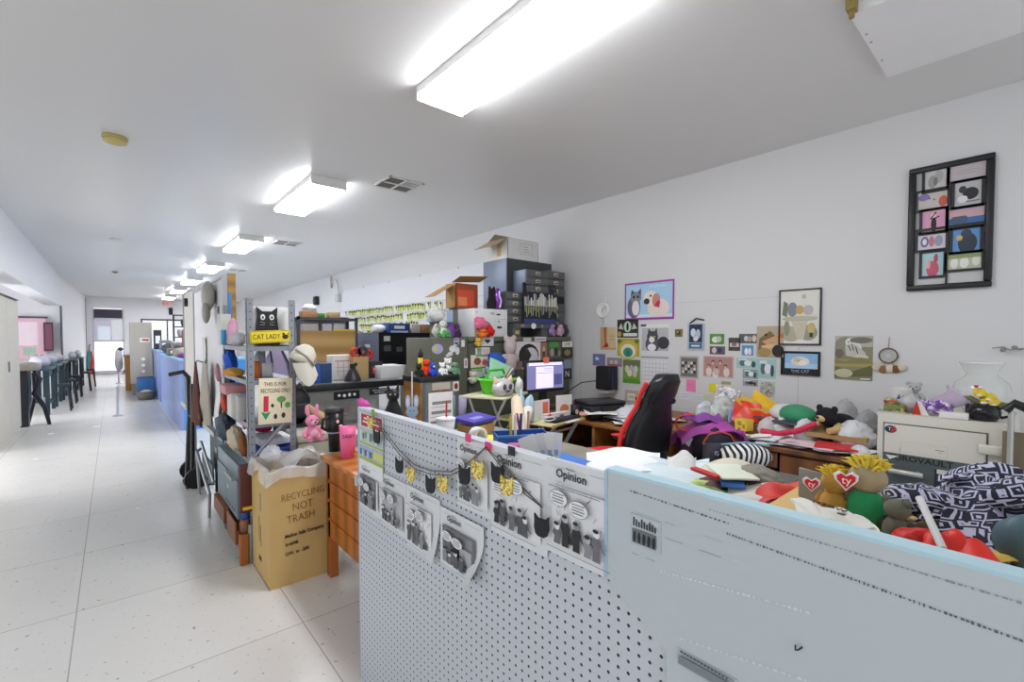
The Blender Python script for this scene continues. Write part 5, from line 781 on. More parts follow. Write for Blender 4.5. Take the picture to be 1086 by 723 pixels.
for k, (y, c2, lab, nm) in enumerate(((2.2, '#d8d8d8', 'white cup', 'cup'), (2.3, '#3a57b8', 'blue can', 'can'), (2.45, '#2e2e34', 'black pouch', 'pouch'))): O(nm, B(c2).lathe([(0, 0), (.035, 0), (.04, .1), (.03, .12), (0, .12)]) if k < 2 else B(c2).blob((.06, .06, .05), 3, .2, 12, (0, 0, .05), -.05), lab + ' on the inner shelf of the light brown desk', nm, (3.35 + .04 * k, y, .421))
# printer, speaker and small things
pr = (hz(609, 440, .737) + hz(643, 441, .737)) / 2
t = T('printer', 'black printer on the light brown desk in the corner', 'printer', (3.55, 2.78, .736), -.35); PT(t, 'body', B(mt('#202125', .4)).bx(-.22, .2, -.16, .2, 0, .13, .02)); PT(t, 'lid', B(mt('#2b2c30', .35)).bx(-.21, .19, -.12, .19, .13, .165, .012)); PT(t, 'control_panel', B('#111215').x(TR((0, -.16, .09), rx=.5)).bx(-.12, .12, -.02, .01, -.05, .05, .006)); PT(t, 'tray', B('#1a1b1e').bx(-.15, .15, -.24, -.16, .01, .025)); PT(t, 'knob', B('#5a5b60').cyl((.06, -.18, .09), (.06, -.195, .085), .02))
sp = hx(648, 401, XW - .15)
t = T('speaker', 'tall black speaker mounted on the right wall above the printer', 'speaker', (XW - .09, 3.34, .9)); PT(t, 'body', B(mt('#18191d', .45)).bx(-.1, .06, -.1, .1, 0, .27, .012)); PT(t, 'grille', B(mt('#232428', .7, 0, .3, 120, .6)).bx(-.108, -.1, -.09, .09, .015, .255)); PT(t, 'side_strip', B('#2b2c70').bx(-.06, -.03, -.103, -.1, .02, .25)); PT(t, 'bracket', B('#3a3b3e').bx(.06, .09, -.03, .03, .1, .2)); PT(t, 'base', B('#c9cacd').bx(-.07, .05, -.06, .06, -.04, 0))
O('cable', B('#1a1b1e').tube([(4.3, 3.3, .95), (4.25, 3.42, 1.0), (4.2, 3.6, .97), (4.05, 3.72, .85), (3.9, 3.7, .77)], .006, 6), 'black cable arching from the speaker to the printer', 'cable')
t = T('cat_figure', 'small black cat figure with white eyes on the light brown desk', 'figure', (4.0, 2.66, .736), -.9); PT(t, 'body', B('#1c1c20').prism([(-.05, 0), (.05, 0), (.055, .08), (.045, .13), (.05, .17), (.02, .15), (-.02, .15), (-.05, .17), (-.045, .13), (-.055, .08)], 0, .03)); PT(t, 'eyes', B('#e8e8e4').prism(circ(-.02, .115, .01, .012), -.003, 0).prism(circ(.02, .115, .01, .012), -.003, 0))
def onX(nm, lab, cat, u0, v0, u1, v1, X, d, col, kind='box', zb=None, seed=4, group=None):
    """a simple thing whose aisle side spans a photo rectangle at distance X"""
    p, q = hx(u0, v1, X), hx(u1, v0, X); z0 = min(p.z, q.z) if zb is None else zb; wy = abs(q.y - p.y); h_ = max(q.z - z0, .01); cy = (p.y + q.y) / 2; b = B(mt(col, .65, 0, .1, 12) if isinstance(col, str) else col)
    if kind == 'box': b.bx(0, d, -wy / 2, wy / 2, 0, h_, .005)
    elif kind == 'cyl': b.lathe([(0, 0), (wy / 2, 0), (wy / 2, h_ * .9), (wy * .42, h_), (0, h_)], (wy / 2, 0, 0))
    else: b.blob((d / 2, wy / 2, h_ / 2), seed, .22, 16, (d / 2, 0, h_ / 2), -h_ / 2)
    return O(nm, b, lab, cat, (X, cy, z0), 0, group)
for a in (('figurine', 'small grey figurine beside the black cat figure', 'figurine', 664, 428, 668, 442, 4.1, .05, '#8d8f96', 'cyl', .736), ('gadget', 'black phone stand on the light brown desk', 'stand', 678, 424, 684, 444, 4.05, .06, '#26272c', 'box', .736), ('gadget', 'black camera body on the light brown desk left of the red chair', 'camera', 686, 430, 701, 444, 4.0, .1, '#25262b', 'blob', .736), ('glasses_case', 'grey clear case behind the black camera body', 'case', 690, 420, 700, 432, 4.25, .1, '#a2a4aa', 'blob', .736)):
    onX(*a)
# papers spread over the desks: a sheet is a shallow curved piece
wp = [mt('#e4e4e6', .7, 0, .03), mt('#d9dadd', .7, 0, .03), mt('#eceae6', .7, 0, .03)]
def sheet_at(x, y, z, rz, w_=.21, l_=.29, mat=None, curl=.02, nm='paper_sheet', lab='', group=None, ph=0.0):
    return O(nm, B(mat or rnd.choice(wp)).sheet(6, 6, lambda p, q: ((p - .5) * w_, (q - .5) * l_, curl * (math.sin(2.4 * p + ph) * .6 + .5 * math.cos(3 * q + ph) + .5)), True, .0015), lab, 'paper', (x, y, z), rz, group)
for k in range(12): sheet_at(3.38 + rnd.uniform(0, .5), 2.15 + .55 * rnd.random() + (.35 if k > 6 else 0) * .3, .742 + .006 * k, rnd.uniform(-1, 1), lab='loose white paper sheet spread over the light brown desk', group='papers on the light brown desk', ph=k)
onX('magazine', 'open grey magazine lying on the light brown desk by the printer', 'magazine', 645, 434, 676, 446, 3.5, .25, '#c7c9cf', 'blob', .74)

# ------------------------------------------------------------------ gaming chair
blkl = mt('#1b1b1f', .35, 0, .08, 10); redl = mt('#d9302e', .4, 0, .05)
t = T('gaming_chair', 'black and red gaming chair turned to the left in front of the wall desk', 'chair', (2.68, 2.02, 0), -3.22)
def backf(w0, y0, y1):
    prof = [(.46, .16, .0), (.56, .2, .01), (.72, .225, .02), (.9, .22, .035), (1.0, .17, .045), (1.06, .135, .055), (1.14, .14, .07), (1.22, .125, .085), (1.27, .07, .09)]
    return prof
b = B(blkl); pr_ = backf(0, 0, 0); n = 14; vs = []
for z, hw, lean in pr_:
    for k in range(n):
        a_ = 2 * PI * k / n; cx, sx = math.cos(a_), math.sin(a_); px = math.copysign(abs(cx) ** .6, cx) * hw; py = math.copysign(abs(sx) ** .7, sx) * .055
        vs.append((px, .25 + lean * 2.3 + py, z))
b.add(vs, [(i * n + k, i * n + (k + 1) % n, (i + 1) * n + (k + 1) % n, (i + 1) * n + k) for i in range(len(pr_) - 1) for k in range(n)] + [tuple(range((len(pr_) - 1) * n, len(pr_) * n))], True); PT(t, 'backrest', b)
for k in (-1, 1): PT(t, 'side_trim', B(redl).tube([(k * (hw + .004), .235 + lean * 2.3 - .03, z) for z, hw, lean in pr_[:-1]], .015, 8), 'red side trim')
for k in (-1, 1): PT(t, 'belt_slot', B('#0b0b0c').x(TR((k * .085, .25 + .055 * 2.6 + .04, 1.09), rx=-.05)).prism(circ(0, 0, .03, .018), -.012, .012))
PT(t, 'front_cushion', B(redl).x(TR((0, .215, .78), rx=-.08)).bx(-.1, .1, -.025, .02, -.28, .2, .02), 'red front cushion')
PT(t, 'seat', B(blkl).bx(-.25, .25, -.26, .26, .4, .5, .04).m(redl).bx(-.24, .24, -.28, .1, .46, .53, .035)); 
O('cushion', B(mt('#d22a2a', .7, 0, .08, 8, .2)).blob((.26, .24, .085), 5, .12, 18, (0, 0, .085), -.08), 'red cushion lying on the gaming chair seat', 'cushion', (2.68, 2.08, .532), -3.22)
for k in (-1, 1):
    PT(t, 'armrest', B(blkl).bx(k * .31 - .035, k * .31 + .035, -.24, .02, .7, .735, .015).m(redl).bx(k * .31 - .037, k * .31 + .037, -.25, .0, .725, .74, .006)); PT(t, 'arm_bracket', B(blkl).tube([(k * .31, -.05, .7), (k * .31, .12, .66), (k * .3, .22, .52), (k * .27, .2, .44)], [.03, .035, .04, .04], 8)); PT(t, 'recliner_cover', B('#26262a').cyl((k * .25, .2, .48), (k * .29, .2, .48), .055))
PT(t, 'gas_lift', B('#2a2a2d').cyl((0, 0, .1), (0, 0, .4), .03)); 
for k in range(5):
    a_ = 2 * PI * k / 5; PT(t, 'base_arm', B('#202022').tube([(0, 0, .12), (.3 * math.cos(a_), .3 * math.sin(a_), .08)], [.035, .022])); PT(t, 'caster', B('#111').cyl((.3 * math.cos(a_) - .02, .3 * math.sin(a_), .04), (.3 * math.cos(a_) + .02, .3 * math.sin(a_), .04), .04))

# ------------------------------------------------------------------ low table between chair and desk with backpack and zebra bag
t = T('low_table', 'grey low table hidden under the backpack and the zebra bag', 'table', (2.55, .95, 0)); PT(t, 'tabletop', B('#6d6a66').bx(0, .6, 0, .6, .63, .659))
for x in (.02, .57):
    for y in (.02, .57): PT(t, 'leg', B('#4d4b48').bx(x, x + .03, y, y + .03, 0, .63))
pu = mt('#7d3f8f', .7, 0, .2, 14, .3); pk = mt('#a8489c', .6, 0, .12, 14, .2)
BPz = .66; BP = tuple(hz(752, 490, BPz))
t = T('backpack', 'purple and black backpack with orange piping beside the gaming chair', 'backpack', BP, -.7)
t.scale = (.8, .8, .8)
PT(t, 'body', B(mt('#2b2530', .7, 0, .2, 18, .2)).blob((.2, .14, .18), 4, .08, 18, (0, 0, .16), -.16)); PT(t, 'side_pocket', B(mt('#4b2a4f', .7)).blob((.07, .09, .13), 7, .1, 12, (-.2, .02, .14), -.13))
def drape(p, q):
    x = -.28 + .56 * p; y = -.13 + .33 * q; r_ = (x / .3) ** 2 + (y / .22) ** 2
    return (x, y * (1 - .15 * p), .34 - .13 * r_ + .018 * math.sin(9 * p + 4 * q) + .014 * math.sin(17 * q - 6 * p) + .03 * math.exp(-((p - .25) ** 2 + (q - .7) ** 2) * 30))
PT(t, 'top_flap', B(pk).sheet(28, 20, drape, True, .012)); PT(t, 'flap_fold', B(pu).sheet(18, 10, lambda p, q: (-.2 + .3 * p, -.02 + .16 * q + .03 * math.sin(6 * p), .35 + .05 * math.sin(PI * q) + .015 * math.sin(13 * p)), True, .01))
PT(t, 'piping', B('#d9542f').tube([(-.13, -.175, .2), (-.09, -.185, .27), (0, -.19, .3), (.09, -.185, .27), (.13, -.175, .2)], .006, 6), 'orange piping'); PT(t, 'carry_loop', B('#d9483f').tube([(-.22, -.08, .28), (-.29, -.06, .3), (-.3, -.02, .35), (-.24, .02, .39), (-.12, .04, .4)], .009, 6)); PT(t, 'front_pocket', B('#4d4f57').bx(-.12, .12, -.165, -.13, .03, .2, .02)); PT(t, 'strap', B('#55434a').bx(-.1, -.07, -.175, -.165, .0, .2)); PT(t, 'strap', B('#55434a').bx(.07, .1, -.175, -.165, .0, .2)); PT(t, 'badge', B('#b9b4e0').bx(-.03, .03, -.172, -.165, .1, .135, .003).m('#4a4a9a').bx(-.018, .018, -.174, -.172, .11, .125)); PT(t, 'side_flap', B(pk).sheet(8, 12, lambda p, q: (.22 + .05 * p + .03 * q, -.14 + .2 * p, .27 - .2 * q + .02 * math.sin(9 * p)), True, .01)); PT(t, 'net_patch', B('#c9c2c6').x(TR((-.22, -.07, .2), rz=-.5)).prism([(-.04, 0), (0, .05), (.05, .02), (.02, -.05)], -.004, 0))
def zebra():
    m, nt, b = newmat('zebra_print'); L = nt.links; tc = N(nt, 'ShaderNodeTexCoord'); wv = N(nt, 'ShaderNodeTexWave'); wv.inputs['Scale'].default_value = 9; wv.inputs['Distortion'].default_value = 9; wv.inputs['Detail'].default_value = 1.0; wv.inputs['Detail Scale'].default_value = .6
    L.new(tc.outputs['Object'], wv.inputs[0]); cr = N(nt, 'ShaderNodeValToRGB'); cr.color_ramp.interpolation = 'CONSTANT'; cr.color_ramp.elements[0].color = rgba(lin('#16161a')); cr.color_ramp.elements[1].position = .48; cr.color_ramp.elements[1].color = rgba(lin('#e6e6e6')); L.new(wv.outputs[1], cr.inputs[0]); L.new(cr.outputs[0], b.inputs['Base Color']); return m
t = T('toiletry_bag', 'zebra striped bag in front of the purple backpack', 'bag', tuple(hz(790, 498, BPz)), -.75); PT(t, 'body', B(zebra()).blob((.17, .085, .085), 3, .06, 20, (0, 0, .085), -.085)); PT(t, 'zip', B('#7fb0c9').tube([(-.15, 0, .16), (0, 0, .176), (.15, 0, .155)], .006, 6)); 
t = T('document_scanner', 'white scanner standing in the knee space of the brown desk', 'scanner', (3.3, 1.28, 0)); PT(t, 'body', B('#d3d4d4').bx(-.1, .3, -.12, .3, .36, .5, .01)); PT(t, 'lid', B('#e2e3e3').bx(-.11, .3, -.13, .31, .5, .53, .006)); PT(t, 'stand', B('#5c584f').bx(-.08, .28, -.1, .28, 0, .36)); PT(t, 'cap', B('#d9dada').cyl((-.06, -.14, .56), (-.06, -.1, .56), .035))

# ------------------------------------------------------------------ heap on the brown desk by the wall
red = mt('#d8341f', .35, 0, .08, 6); yel = mt('#e2b429', .5, 0, .08, 6)
def wedge(nm, lab, cat, pts, th, mat, group=None):
    """a soft folded sheet given by four corners"""
    a, b_, c_, d = [Vector(p) for p in pts]; c0 = (a + b_ + c_ + d) / 4
    f = lambda p, q: (a * (1 - p) * (1 - q) + b_ * p * (1 - q) + c_ * p * q + d * (1 - p) * q) - c0 + Vector((0, 0, .018 * math.sin(7 * p + 2) * math.sin(5 * q + 1)))
    return O(nm, B(mat if not isinstance(mat, str) else mt(mat, .6)).sheet(10, 10, f, True, th), lab, cat, tuple(c0), 0, group)
P_ = lambda u, v, X: tuple(hx(u, v, X))
wedge('mailing_bag', 'red plastic mailing bag leaning on the brown desk', 'bag', (P_(776, 447, 3.75), P_(812, 450, 3.75), P_(806, 428, 3.85), P_(779, 424, 3.85)), .02, red)
wedge('padded_envelope', 'yellow padded envelope lying over the red mailing bag', 'envelope', (P_(779, 424, 3.83), P_(814, 440, 3.8), P_(820, 436, 3.9), P_(788, 418, 3.98)), .015, mt('#d6a94a', .6))
wedge('padded_envelope', 'bright yellow envelope standing highest in the desk heap', 'envelope', (P_(797, 424, 3.95), P_(820, 438, 3.9), P_(829, 431, 4.0), P_(800, 412, 4.05)), .015, yel)
wedge('mailing_bag', 'crumpled end of a red bag below the padded envelope', 'bag', (P_(800, 446, 3.7), P_(818, 446, 3.7), P_(819, 438, 3.8), P_(806, 440, 3.8)), .015, red)
wedge('binder', 'brown flat binder on the far end of the brown desk', 'binder', (P_(762, 448, 3.75), P_(798, 464, 3.5), P_(806, 452, 3.7), P_(775, 441, 4.0)), .02, mt('#6b4126', .45))
t = T('small_box', 'small yellow box on the brown binder', 'box', P_(789, 456, 3.58), -.3); PT(t, 'body', B('#d9b93e').bx(-.04, .04, -.05, .05, .0, .085, .003)); PT(t, 'print', B('#8a8a2e').bx(-.042, -.04, -.01, .02, .04, .07).m('#c96a2e').bx(-.042, -.04, -.04, -.02, .02, .05))
wedge('notepad', 'white pad edge sticking out under the brown binder', 'notepad', (P_(768, 458, 3.6), P_(792, 470, 3.47), P_(796, 466, 3.52), P_(772, 455, 3.7)), .02, '#d9d9d6')
# foil bags and crumpled papers at the desk's far end
foil = mottled(['#d9d9dd', '#b9b4b8', '#efeff2', '#9a9498', '#cdb9bd', '#e3e3e6'], 40, 'voronoi', .3)
wedge('foil_bag', 'silver spotted foil bag standing against the wall', 'bag', (P_(757, 430, 4.0), P_(780, 434, 4.0), P_(785, 414, 4.2), P_(760, 407, 4.25)), .02, foil)
paper_mix = mottled(['#d8dcd4', '#c4d0bc', '#e4e4e4', '#b9c8c0', '#d9c4c4', '#cfd4da'], 30)
for a in (('crumpled_wrap', 'crumpled pale green wrapping below the foil bag', 'wrapping', 749, 424, 772, 446, 3.85, .25, paper_mix, 'blob', .75), ('crumpled_wrap', 'crumpled pastel wrapping left of the red mailing bag', 'wrapping', 734, 428, 752, 446, 3.95, .2, mottled(['#e0e2e2', '#c9d6dc', '#eeeeee', '#b9c4cc'], 25), 'blob', .75), ('glove', 'light blue glove beside the red mailing bag', 'glove', 771, 435, 777, 448, 3.8, .06, '#8fa4e0', 'blob', .75),
 ('plastic_bag', 'clear crumpled plastic bag in front of the yellow box', 'bag', 800, 446, 822, 462, 3.6, .18, '#c9c8c8', 'blob', .75), ('plastic_bag', 'white crumpled plastic bag in the middle of the brown desk', 'bag', 812, 446, 838, 461, 3.65, .2, '#d3d2d2', 'blob', .75), ('plastic_bag', 'grey plastic bag behind the plush dog', 'bag', 878, 428, 905, 450, 4.1, .25, '#b4b4b6', 'blob', .75), ('cloth_heap', 'grey folded cloth at the right end of the brown desk', 'cloth', 900, 440, 928, 458, 3.8, .3, '#a4a5a8', 'blob', .75), ('plastic_bag', 'white bag at the front right corner of the brown desk', 'bag', 880, 452, 924, 468, 3.6, .2, '#d9dade', 'blob', .75), ('plastic_bag', 'white bag heaped before the pink hanger strip', 'bag', 838, 448, 862, 470, 3.6, .16, '#d6d7db', 'blob', .75)): onX(*a)
t = T('sun_visor', 'green cap with a grey brim on the brown desk', 'cap', P_(842, 447, 3.8), -.4); PT(t, 'crown', B(mt('#3a8f68', .7, 0, .08, 10)).ell((0, -.03, .055), (.1, .14, .075), 18)); PT(t, 'white_panel', B('#d9d9d4').ell((.02, .1, .05), (.1, .1, .07), 14)); PT(t, 'brim', B('#45474d').ell((-.04, .06, .005), (.14, .26, .018), 18))
O('folder', B('#c9284e').tube([(0, .14, .0), (-.02, .02, .0), (-.01, -.1, .04), (.02, -.2, .1)], .02, 8), 'pink red curved strip lying on the white bags', 'strip', P_(830, 460, 3.58))
O('cardboard_piece', B('#a58a5a').bx(-.14, .14, -.17, .17, 0, .03), 'flat tan carton under the plush dog', 'carton', (3.72, .9, .83)); plush('dog', 'black and tan plush dog lying on the tan carton', (3.68, .96, .861), .3, '#1b1a1d', -2.0, 'round', None, '#d2b384', None, '#c8a873', 'lie')
for k in range(10): sheet_at(3.52 + .05 * rnd.random(), .78 + .09 * k, .755 + .006 * (k % 5), rnd.uniform(-.6, .6), .2, .26, None, .03, 'paper_sheet', 'white paper sheet overhanging the front edge of the brown desk', 'papers on the brown desk', k)
for k in range(8): sheet_at(3.85 + .2 * rnd.random(), .85 + .1 * k, .76 + .012 * k, rnd.uniform(-.6, .6), .2, .26, None, .03, 'paper_sheet', 'white paper sheet in the heap at the back of the brown desk', 'papers on the back of the brown desk', k)
O('folder', B('#c9353a').bx(-.1, .1, -.13, .13, 0, .012), 'red folder sticking out at the front of the brown desk', 'folder', (3.53, .86, .795), .2); O('envelope', B('#e3c9cf').bx(-.08, .08, -.16, .16, 0, .01), 'pale pink envelope at the front of the brown desk', 'envelope', (3.5, 1.02, .785), -.1)
stuff('glove', 'white cloth piece hanging at the right desk corner', 'cloth', (3.5, .74, .75), '#cfd0d4', (.1, .1, .08), 'blob', 15)

# ------------------------------------------------------------------ pictures on the right wall
def wp_(nm, lab, cat, u0, v0, u1, v1, bg, shapes, th=.004, group=None, off=0.0):
    p, q = hx(u0, v0, XW - off), hx(u1, v1, XW - off); w_, h_ = abs(p.y - q.y), abs(p.z - q.z); b = B(mt(bg, .5, 0, .05)).bx(0, w_, -th, 0, 0, h_); art(b, w_, h_, shapes, -th)
    return O(nm, b, lab, cat, (XW - off - .0005, p.y, q.z), -PI / 2, group)
wp_('poster', 'purple bordered poster of a kitten and a puppy on the wall', 'poster', 663, 301, 715, 338, '#9c3f9c', [('r', .03, .06, .97, .95, '#a9cfe8'), ('r', .03, .06, .97, .14, '#d8e2ea'), ('e', .2, .35, .14, .3, '#6a6478'), ('e', .24, .6, .12, .16, '#8a8694'), ('p', [(.13, .66), (.15, .82), (.22, .74)], '#57536a'), ('p', [(.28, .74), (.35, .84), (.35, .64)], '#57536a'), ('e', .24, .32, .08, .2, '#e4e2e6'), ('e', .2, .62, .025, .04, '#2a2a3a'), ('e', .29, .62, .025, .04, '#2a2a3a'), ('e', .7, .3, .22, .24, '#e9d8d2'), ('e', .55, .55, .15, .2, '#eadfd8'), ('e', .47, .48, .06, .08, '#3a2a2a'), ('e', .66, .5, .08, .18, '#c98a78'), ('p', [(.62, .36), (.72, .3), (.74, .45), (.7, .5)], '#c2305a'), ('e', .55, .62, .02, .03, '#2a2020'), ('t', 'Best Friends', .68, .87, .09, '#e9f2f8')])
t = T('wall_clock', 'small white round wall clock with ornaments hung above and below', 'clock', tuple(hx(640, 329, XW)), -PI / 2); b = B('#ececea').lathe([(0, .02), (.075, .02), (.085, .03), (.09, .02), (.09, 0), (0, 0)], n=28); b.v = [Vector((v.x, -v.z, v.y)) for v in b.v]; PT(t, 'case', b); PT(t, 'hands', B('#3a3a3a').tube([(0, -.024, 0), (.035, -.024, .035)], .003, 4).tube([(0, -.024, 0), (-.005, -.024, -.03)], .003, 4)); PT(t, 'ornament', B('#dcdcda').prism(circ(.03, .13, .02, .03, 8), -.012, 0).prism(circ(-.01, .19, .015, .02, 8), -.01, 0)); PT(t, 'ornament', B('#c9c9c7').tube([(0, -.01, -.09), (.01, -.012, -.15), (-.01, -.012, -.19)], .006, 6))
wp_('poster', 'brown poster of a red high heeled shoe', 'poster', 637, 347, 653, 371, '#c4a678', [('r', .45, .1, 1, 1, '#d3bd92'), ('p', [(.2, 1), (.42, 1), (.4, .4), (.5, .15), (.3, .25)], '#b5683f'), ('p', [(.15, .1), (.55, .12), (.5, .3), (.3, .22)], '#a8281f'), ('r', .6, .6, .9, .62, '#8a6f4a'), ('r', .6, .45, .9, .47, '#8a6f4a')])
wp_('poster', 'black poster with a green eye above the peacock picture', 'poster', 655, 339, 677, 358, '#2c2f2c', [('e', .5, .6, .18, .3, '#b8d8bc'), ('e', .5, .6, .06, .22, '#1d2a20'), ('r', .3, .08, .95, .25, '#dcdcd6'), ('p', [(.05, .5), (.2, .8), (.3, .45)], '#c8c4b8'), ('p', [(.95, .5), (.8, .8), (.7, .45)], '#c8c4b8'), ('e', .12, .2, .1, .15, '#c8963a')])
wp_('poster', 'picture of a peacock with spread feathers', 'picture', 655, 359, 678, 378, '#b7a53a', [('e', .5, .35, .45, .55, '#cdb84a'), ('e', .5, .3, .34, .4, '#e3e0d2'), ('e', .5, .22, .22, .28, '#3f8f6a'), ('e', .5, .18, .08, .15, '#2f6a8a'), ('e', .1, .85, .1, .12, '#5f7a34'), ('e', .9, .85, .1, .12, '#5f7a34')])
t = wp_('calendar', 'wall calendar with a black and white cat picture over its month page', 'calendar', 680, 344, 710, 377, '#e2e2e2', [('r', .03, .04, .97, .88, '#b9b9be'), ('e', .42, .35, .25, .28, '#57565c'), ('e', .42, .6, .2, .18, '#4a494f'), ('p', [(.25, .68), (.28, .88), (.38, .75)], '#4a494f'), ('p', [(.48, .75), (.57, .88), (.6, .66)], '#4a494f'), ('e', .4, .5, .1, .1, '#e2e2e4'), ('e', .36, .6, .03, .02, '#d8c85a'), ('e', .5, .6, .03, .02, '#d8c85a'), ('e', .4, .25, .15, .12, '#e9e9ea'), ('e', .8, .4, .2, .2, '#3c3c42'), ('r', .03, .04, .97, .14, '#dedee2'), ('r', 0, .93, .2, 1, '#3a4a7a')])
sh = [('r', 0, .96, 1, 1, '#77777c')] + [('r', .04, .1 + .16 * k, .96, .112 + .16 * k, '#a9abb2') for k in range(6)] + [('r', .04 + .131 * k, .1, .05 + .131 * k, .9, '#b9bbc2') for k in range(8)]
wp_('calendar_page', 'ruled white month page hanging below the cat calendar picture', 'calendar', 680, 378, 709, 407, '#e4e5e8', sh)
wp_('sticker', 'blue and red eight sided sticker above the speaker', 'sticker', 629, 375, 642, 388, '#8f6f9a', [('e', .5, .5, .42, .42, '#4a86c4'), ('e', .35, .6, .15, .15, '#d8d4e2'), ('e', .65, .4, .15, .15, '#c25a74')])
wp_('photo', 'small grey photo with a red stripe above the speaker', 'photo', 644, 379, 660, 389, '#8f8a8e', [('e', .3, .5, .12, .25, '#d9b0a8'), ('e', .6, .5, .12, .25, '#c4c0c2'), ('r', .1, .1, .9, .25, '#b5555a')])
wp_('photo', 'green lawn group photo beside the month page', 'photo', 661, 381, 679, 407, '#7da348', [('r', 0, .7, 1, 1, '#6b7a55'), ('e', .25, .6, .12, .16, '#d8d4c8'), ('e', .5, .62, .12, .16, '#c8beb4'), ('e', .75, .6, .12, .16, '#cfd4d8'), ('e', .4, .42, .14, .15, '#e2ddd2'), ('e', .7, .4, .12, .14, '#d2c8be'), ('r', 0, 0, 1, .18, '#5c9a32')])
wp_('card', 'patterned cream card on the wall above the desk', 'card', 663, 413, 677, 428, '#b9b4a0', [('r', .2, .2, .8, .75, '#e4e0d4'), ('r', .3, .5, .7, .55, '#8f8a74'), ('r', .3, .38, .7, .42, '#8f8a74')])
wp_('sticky_note', 'pink sticky note left of the gaming chair', 'sticky note', 684, 413, 695, 425, '#ea8cb8', [('r', .2, .6, .8, .62, '#c96a96')]); wp_('sticky_note', 'pink sticky note right of the gaming chair top', 'sticky note', 728, 402, 738, 416, '#ee86b4', [('r', .2, .6, .8, .62, '#c96a96'), ('r', .2, .4, .7, .42, '#c96a96')])
wp_('photo', 'tiny dark gold photo right of the cat calendar', 'photo', 716, 349, 724, 357, '#7a6a3c', [('e', .5, .5, .25, .3, '#3a3424'), ('e', .4, .6, .1, .1, '#c9b070')])
t = wp_('plaque', 'navy blue plaque with cats hanging from a dark ribbon', 'plaque', 730, 343, 747, 371, '#a9bccb', [('r', .1, .28, .9, .96, '#27324e'), ('e', .35, .65, .16, .16, '#d3dae4'), ('e', .65, .6, .14, .18, '#b8c4d4'), ('e', .5, .42, .15, .1, '#d3dae4'), ('r', .1, .05, .9, .26, '#4d6f8f'), ('r', .25, .12, .75, .18, '#e2e8ee')], .012)
b = B('#2c2b2f').tube([(.02, -.006, .0), (.09, -.01, .05), (.17, -.01, .03)], .008, 6); o = PT(t, 'ribbon', b); o.location = (0, 0, abs(hx(730, 343, XW).z - hx(747, 371, XW).z))
wp_('photo', 'small green photo of people on grass', 'photo', 753, 354, 768, 365, '#57953c', [('e', .4, .45, .25, .3, '#e4e2e0'), ('e', .65, .5, .18, .3, '#c9beb8')])
wp_('photo', 'small dark photo below the green one', 'photo', 753, 367, 769, 376, '#6a5c5c', [('e', .3, .5, .15, .35, '#d8c8c0'), ('e', .65, .5, .15, .35, '#2b3a6a')])
wp_('photo', 'small brown black photo with a white border band', 'photo', 773, 358, 785, 372, '#4c4844', [('r', .1, .3, .9, .6, '#c9c2ba'), ('e', .5, .5, .2, .15, '#77706a')])
wp_('photo', 'small photo of people in dark clothes at the top of the group', 'photo', 784, 354, 803, 364, '#5a5e5c', [('e', .4, .5, .12, .3, '#cfcaca'), ('e', .6, .45, .12, .3, '#a9a4a4'), ('e', .85, .5, .12, .35, '#d9c4c0')])
wp_('photo', 'small bright blue and white photo', 'photo', 787, 366, 799, 377, '#5e9ac4', [('e', .4, .4, .16, .35, '#f0f0f2'), ('e', .7, .4, .14, .35, '#e3e8ee')])
wp_('photo', 'black and white group photo beside the chair top', 'photo', 721, 377, 741, 402, '#b9b4ae', [('r', .08, .08, .92, .92, '#77716c')] + [('e', .2 + .15 * (k % 5), .3 + .13 * (k // 5), .07, .07, ['#d8d4d0', '#3a3634', '#a9a29c'][k % 3]) for k in range(20)])
wp_('photo', 'faded pink family portrait on the wall', 'photo', 746, 377, 778, 401, '#cbb0aa', [('r', .04, .05, .96, .95, '#b58a84')] + [('e', x, z, .1, .22, c2) for x, z, c2 in ((.2, .25, '#e4d8d2'), (.42, .15, '#e9dfd8'), (.78, .25, '#e2d2ca'), (.45, .3, '#d8c0b8'))] + [('e', x, z, .06, .1, '#6a3430') for x, z in ((.2, .5), (.34, .7), (.58, .72), (.75, .52), (.46, .42))] + [('e', x, z, .045, .075, '#d9b4a4') for x, z in ((.2, .47), (.34, .66), (.58, .68), (.75, .48), (.46, .38))])
for u0, v0, u1, v1, lab, dk_ in ((781, 379, 804, 391, 'aqua tinted snapshot strip, upper left of the aqua cluster', 0), (788, 391, 804, 402, 'dark middled aqua snapshot in the aqua cluster', 1), (788, 402, 804, 410, 'purple black snapshot at the bottom of the aqua cluster', 2), (804, 380, 823, 402, 'large aqua tinted snapshot on the right of the aqua cluster', 0)):
    bgc = ['#a4c8c4', '#8fa4a8', '#a8a0ac'][dk_]; wp_('snapshot', lab, 'photo', u0, v0, u1, v1, bgc, [('e', .3, .5, .14, .3, '#5a6e70'), ('e', .55, .5, .18, .25, '#e4eaea' if dk_ < 2 else '#3a2434'), ('e', .8, .4, .1, .3, '#3c4e52'), ('r', .1, .75, .5, .9, '#d3e2e0')])
wp_('speckled_plate', 'rounded speckled grey picture under the aqua cluster', 'picture', 806, 404, 822, 422, '#c8c6c0', [('e', .5, .5, .5, .5, '#b0aea6')] + [('e', rnd.uniform(.15, .85), rnd.uniform(.15, .85), .05, .05, rnd.choice(['#6f7468', '#d9d4c8', '#8a6f62', '#9aa48a'])) for _ in range(24)])
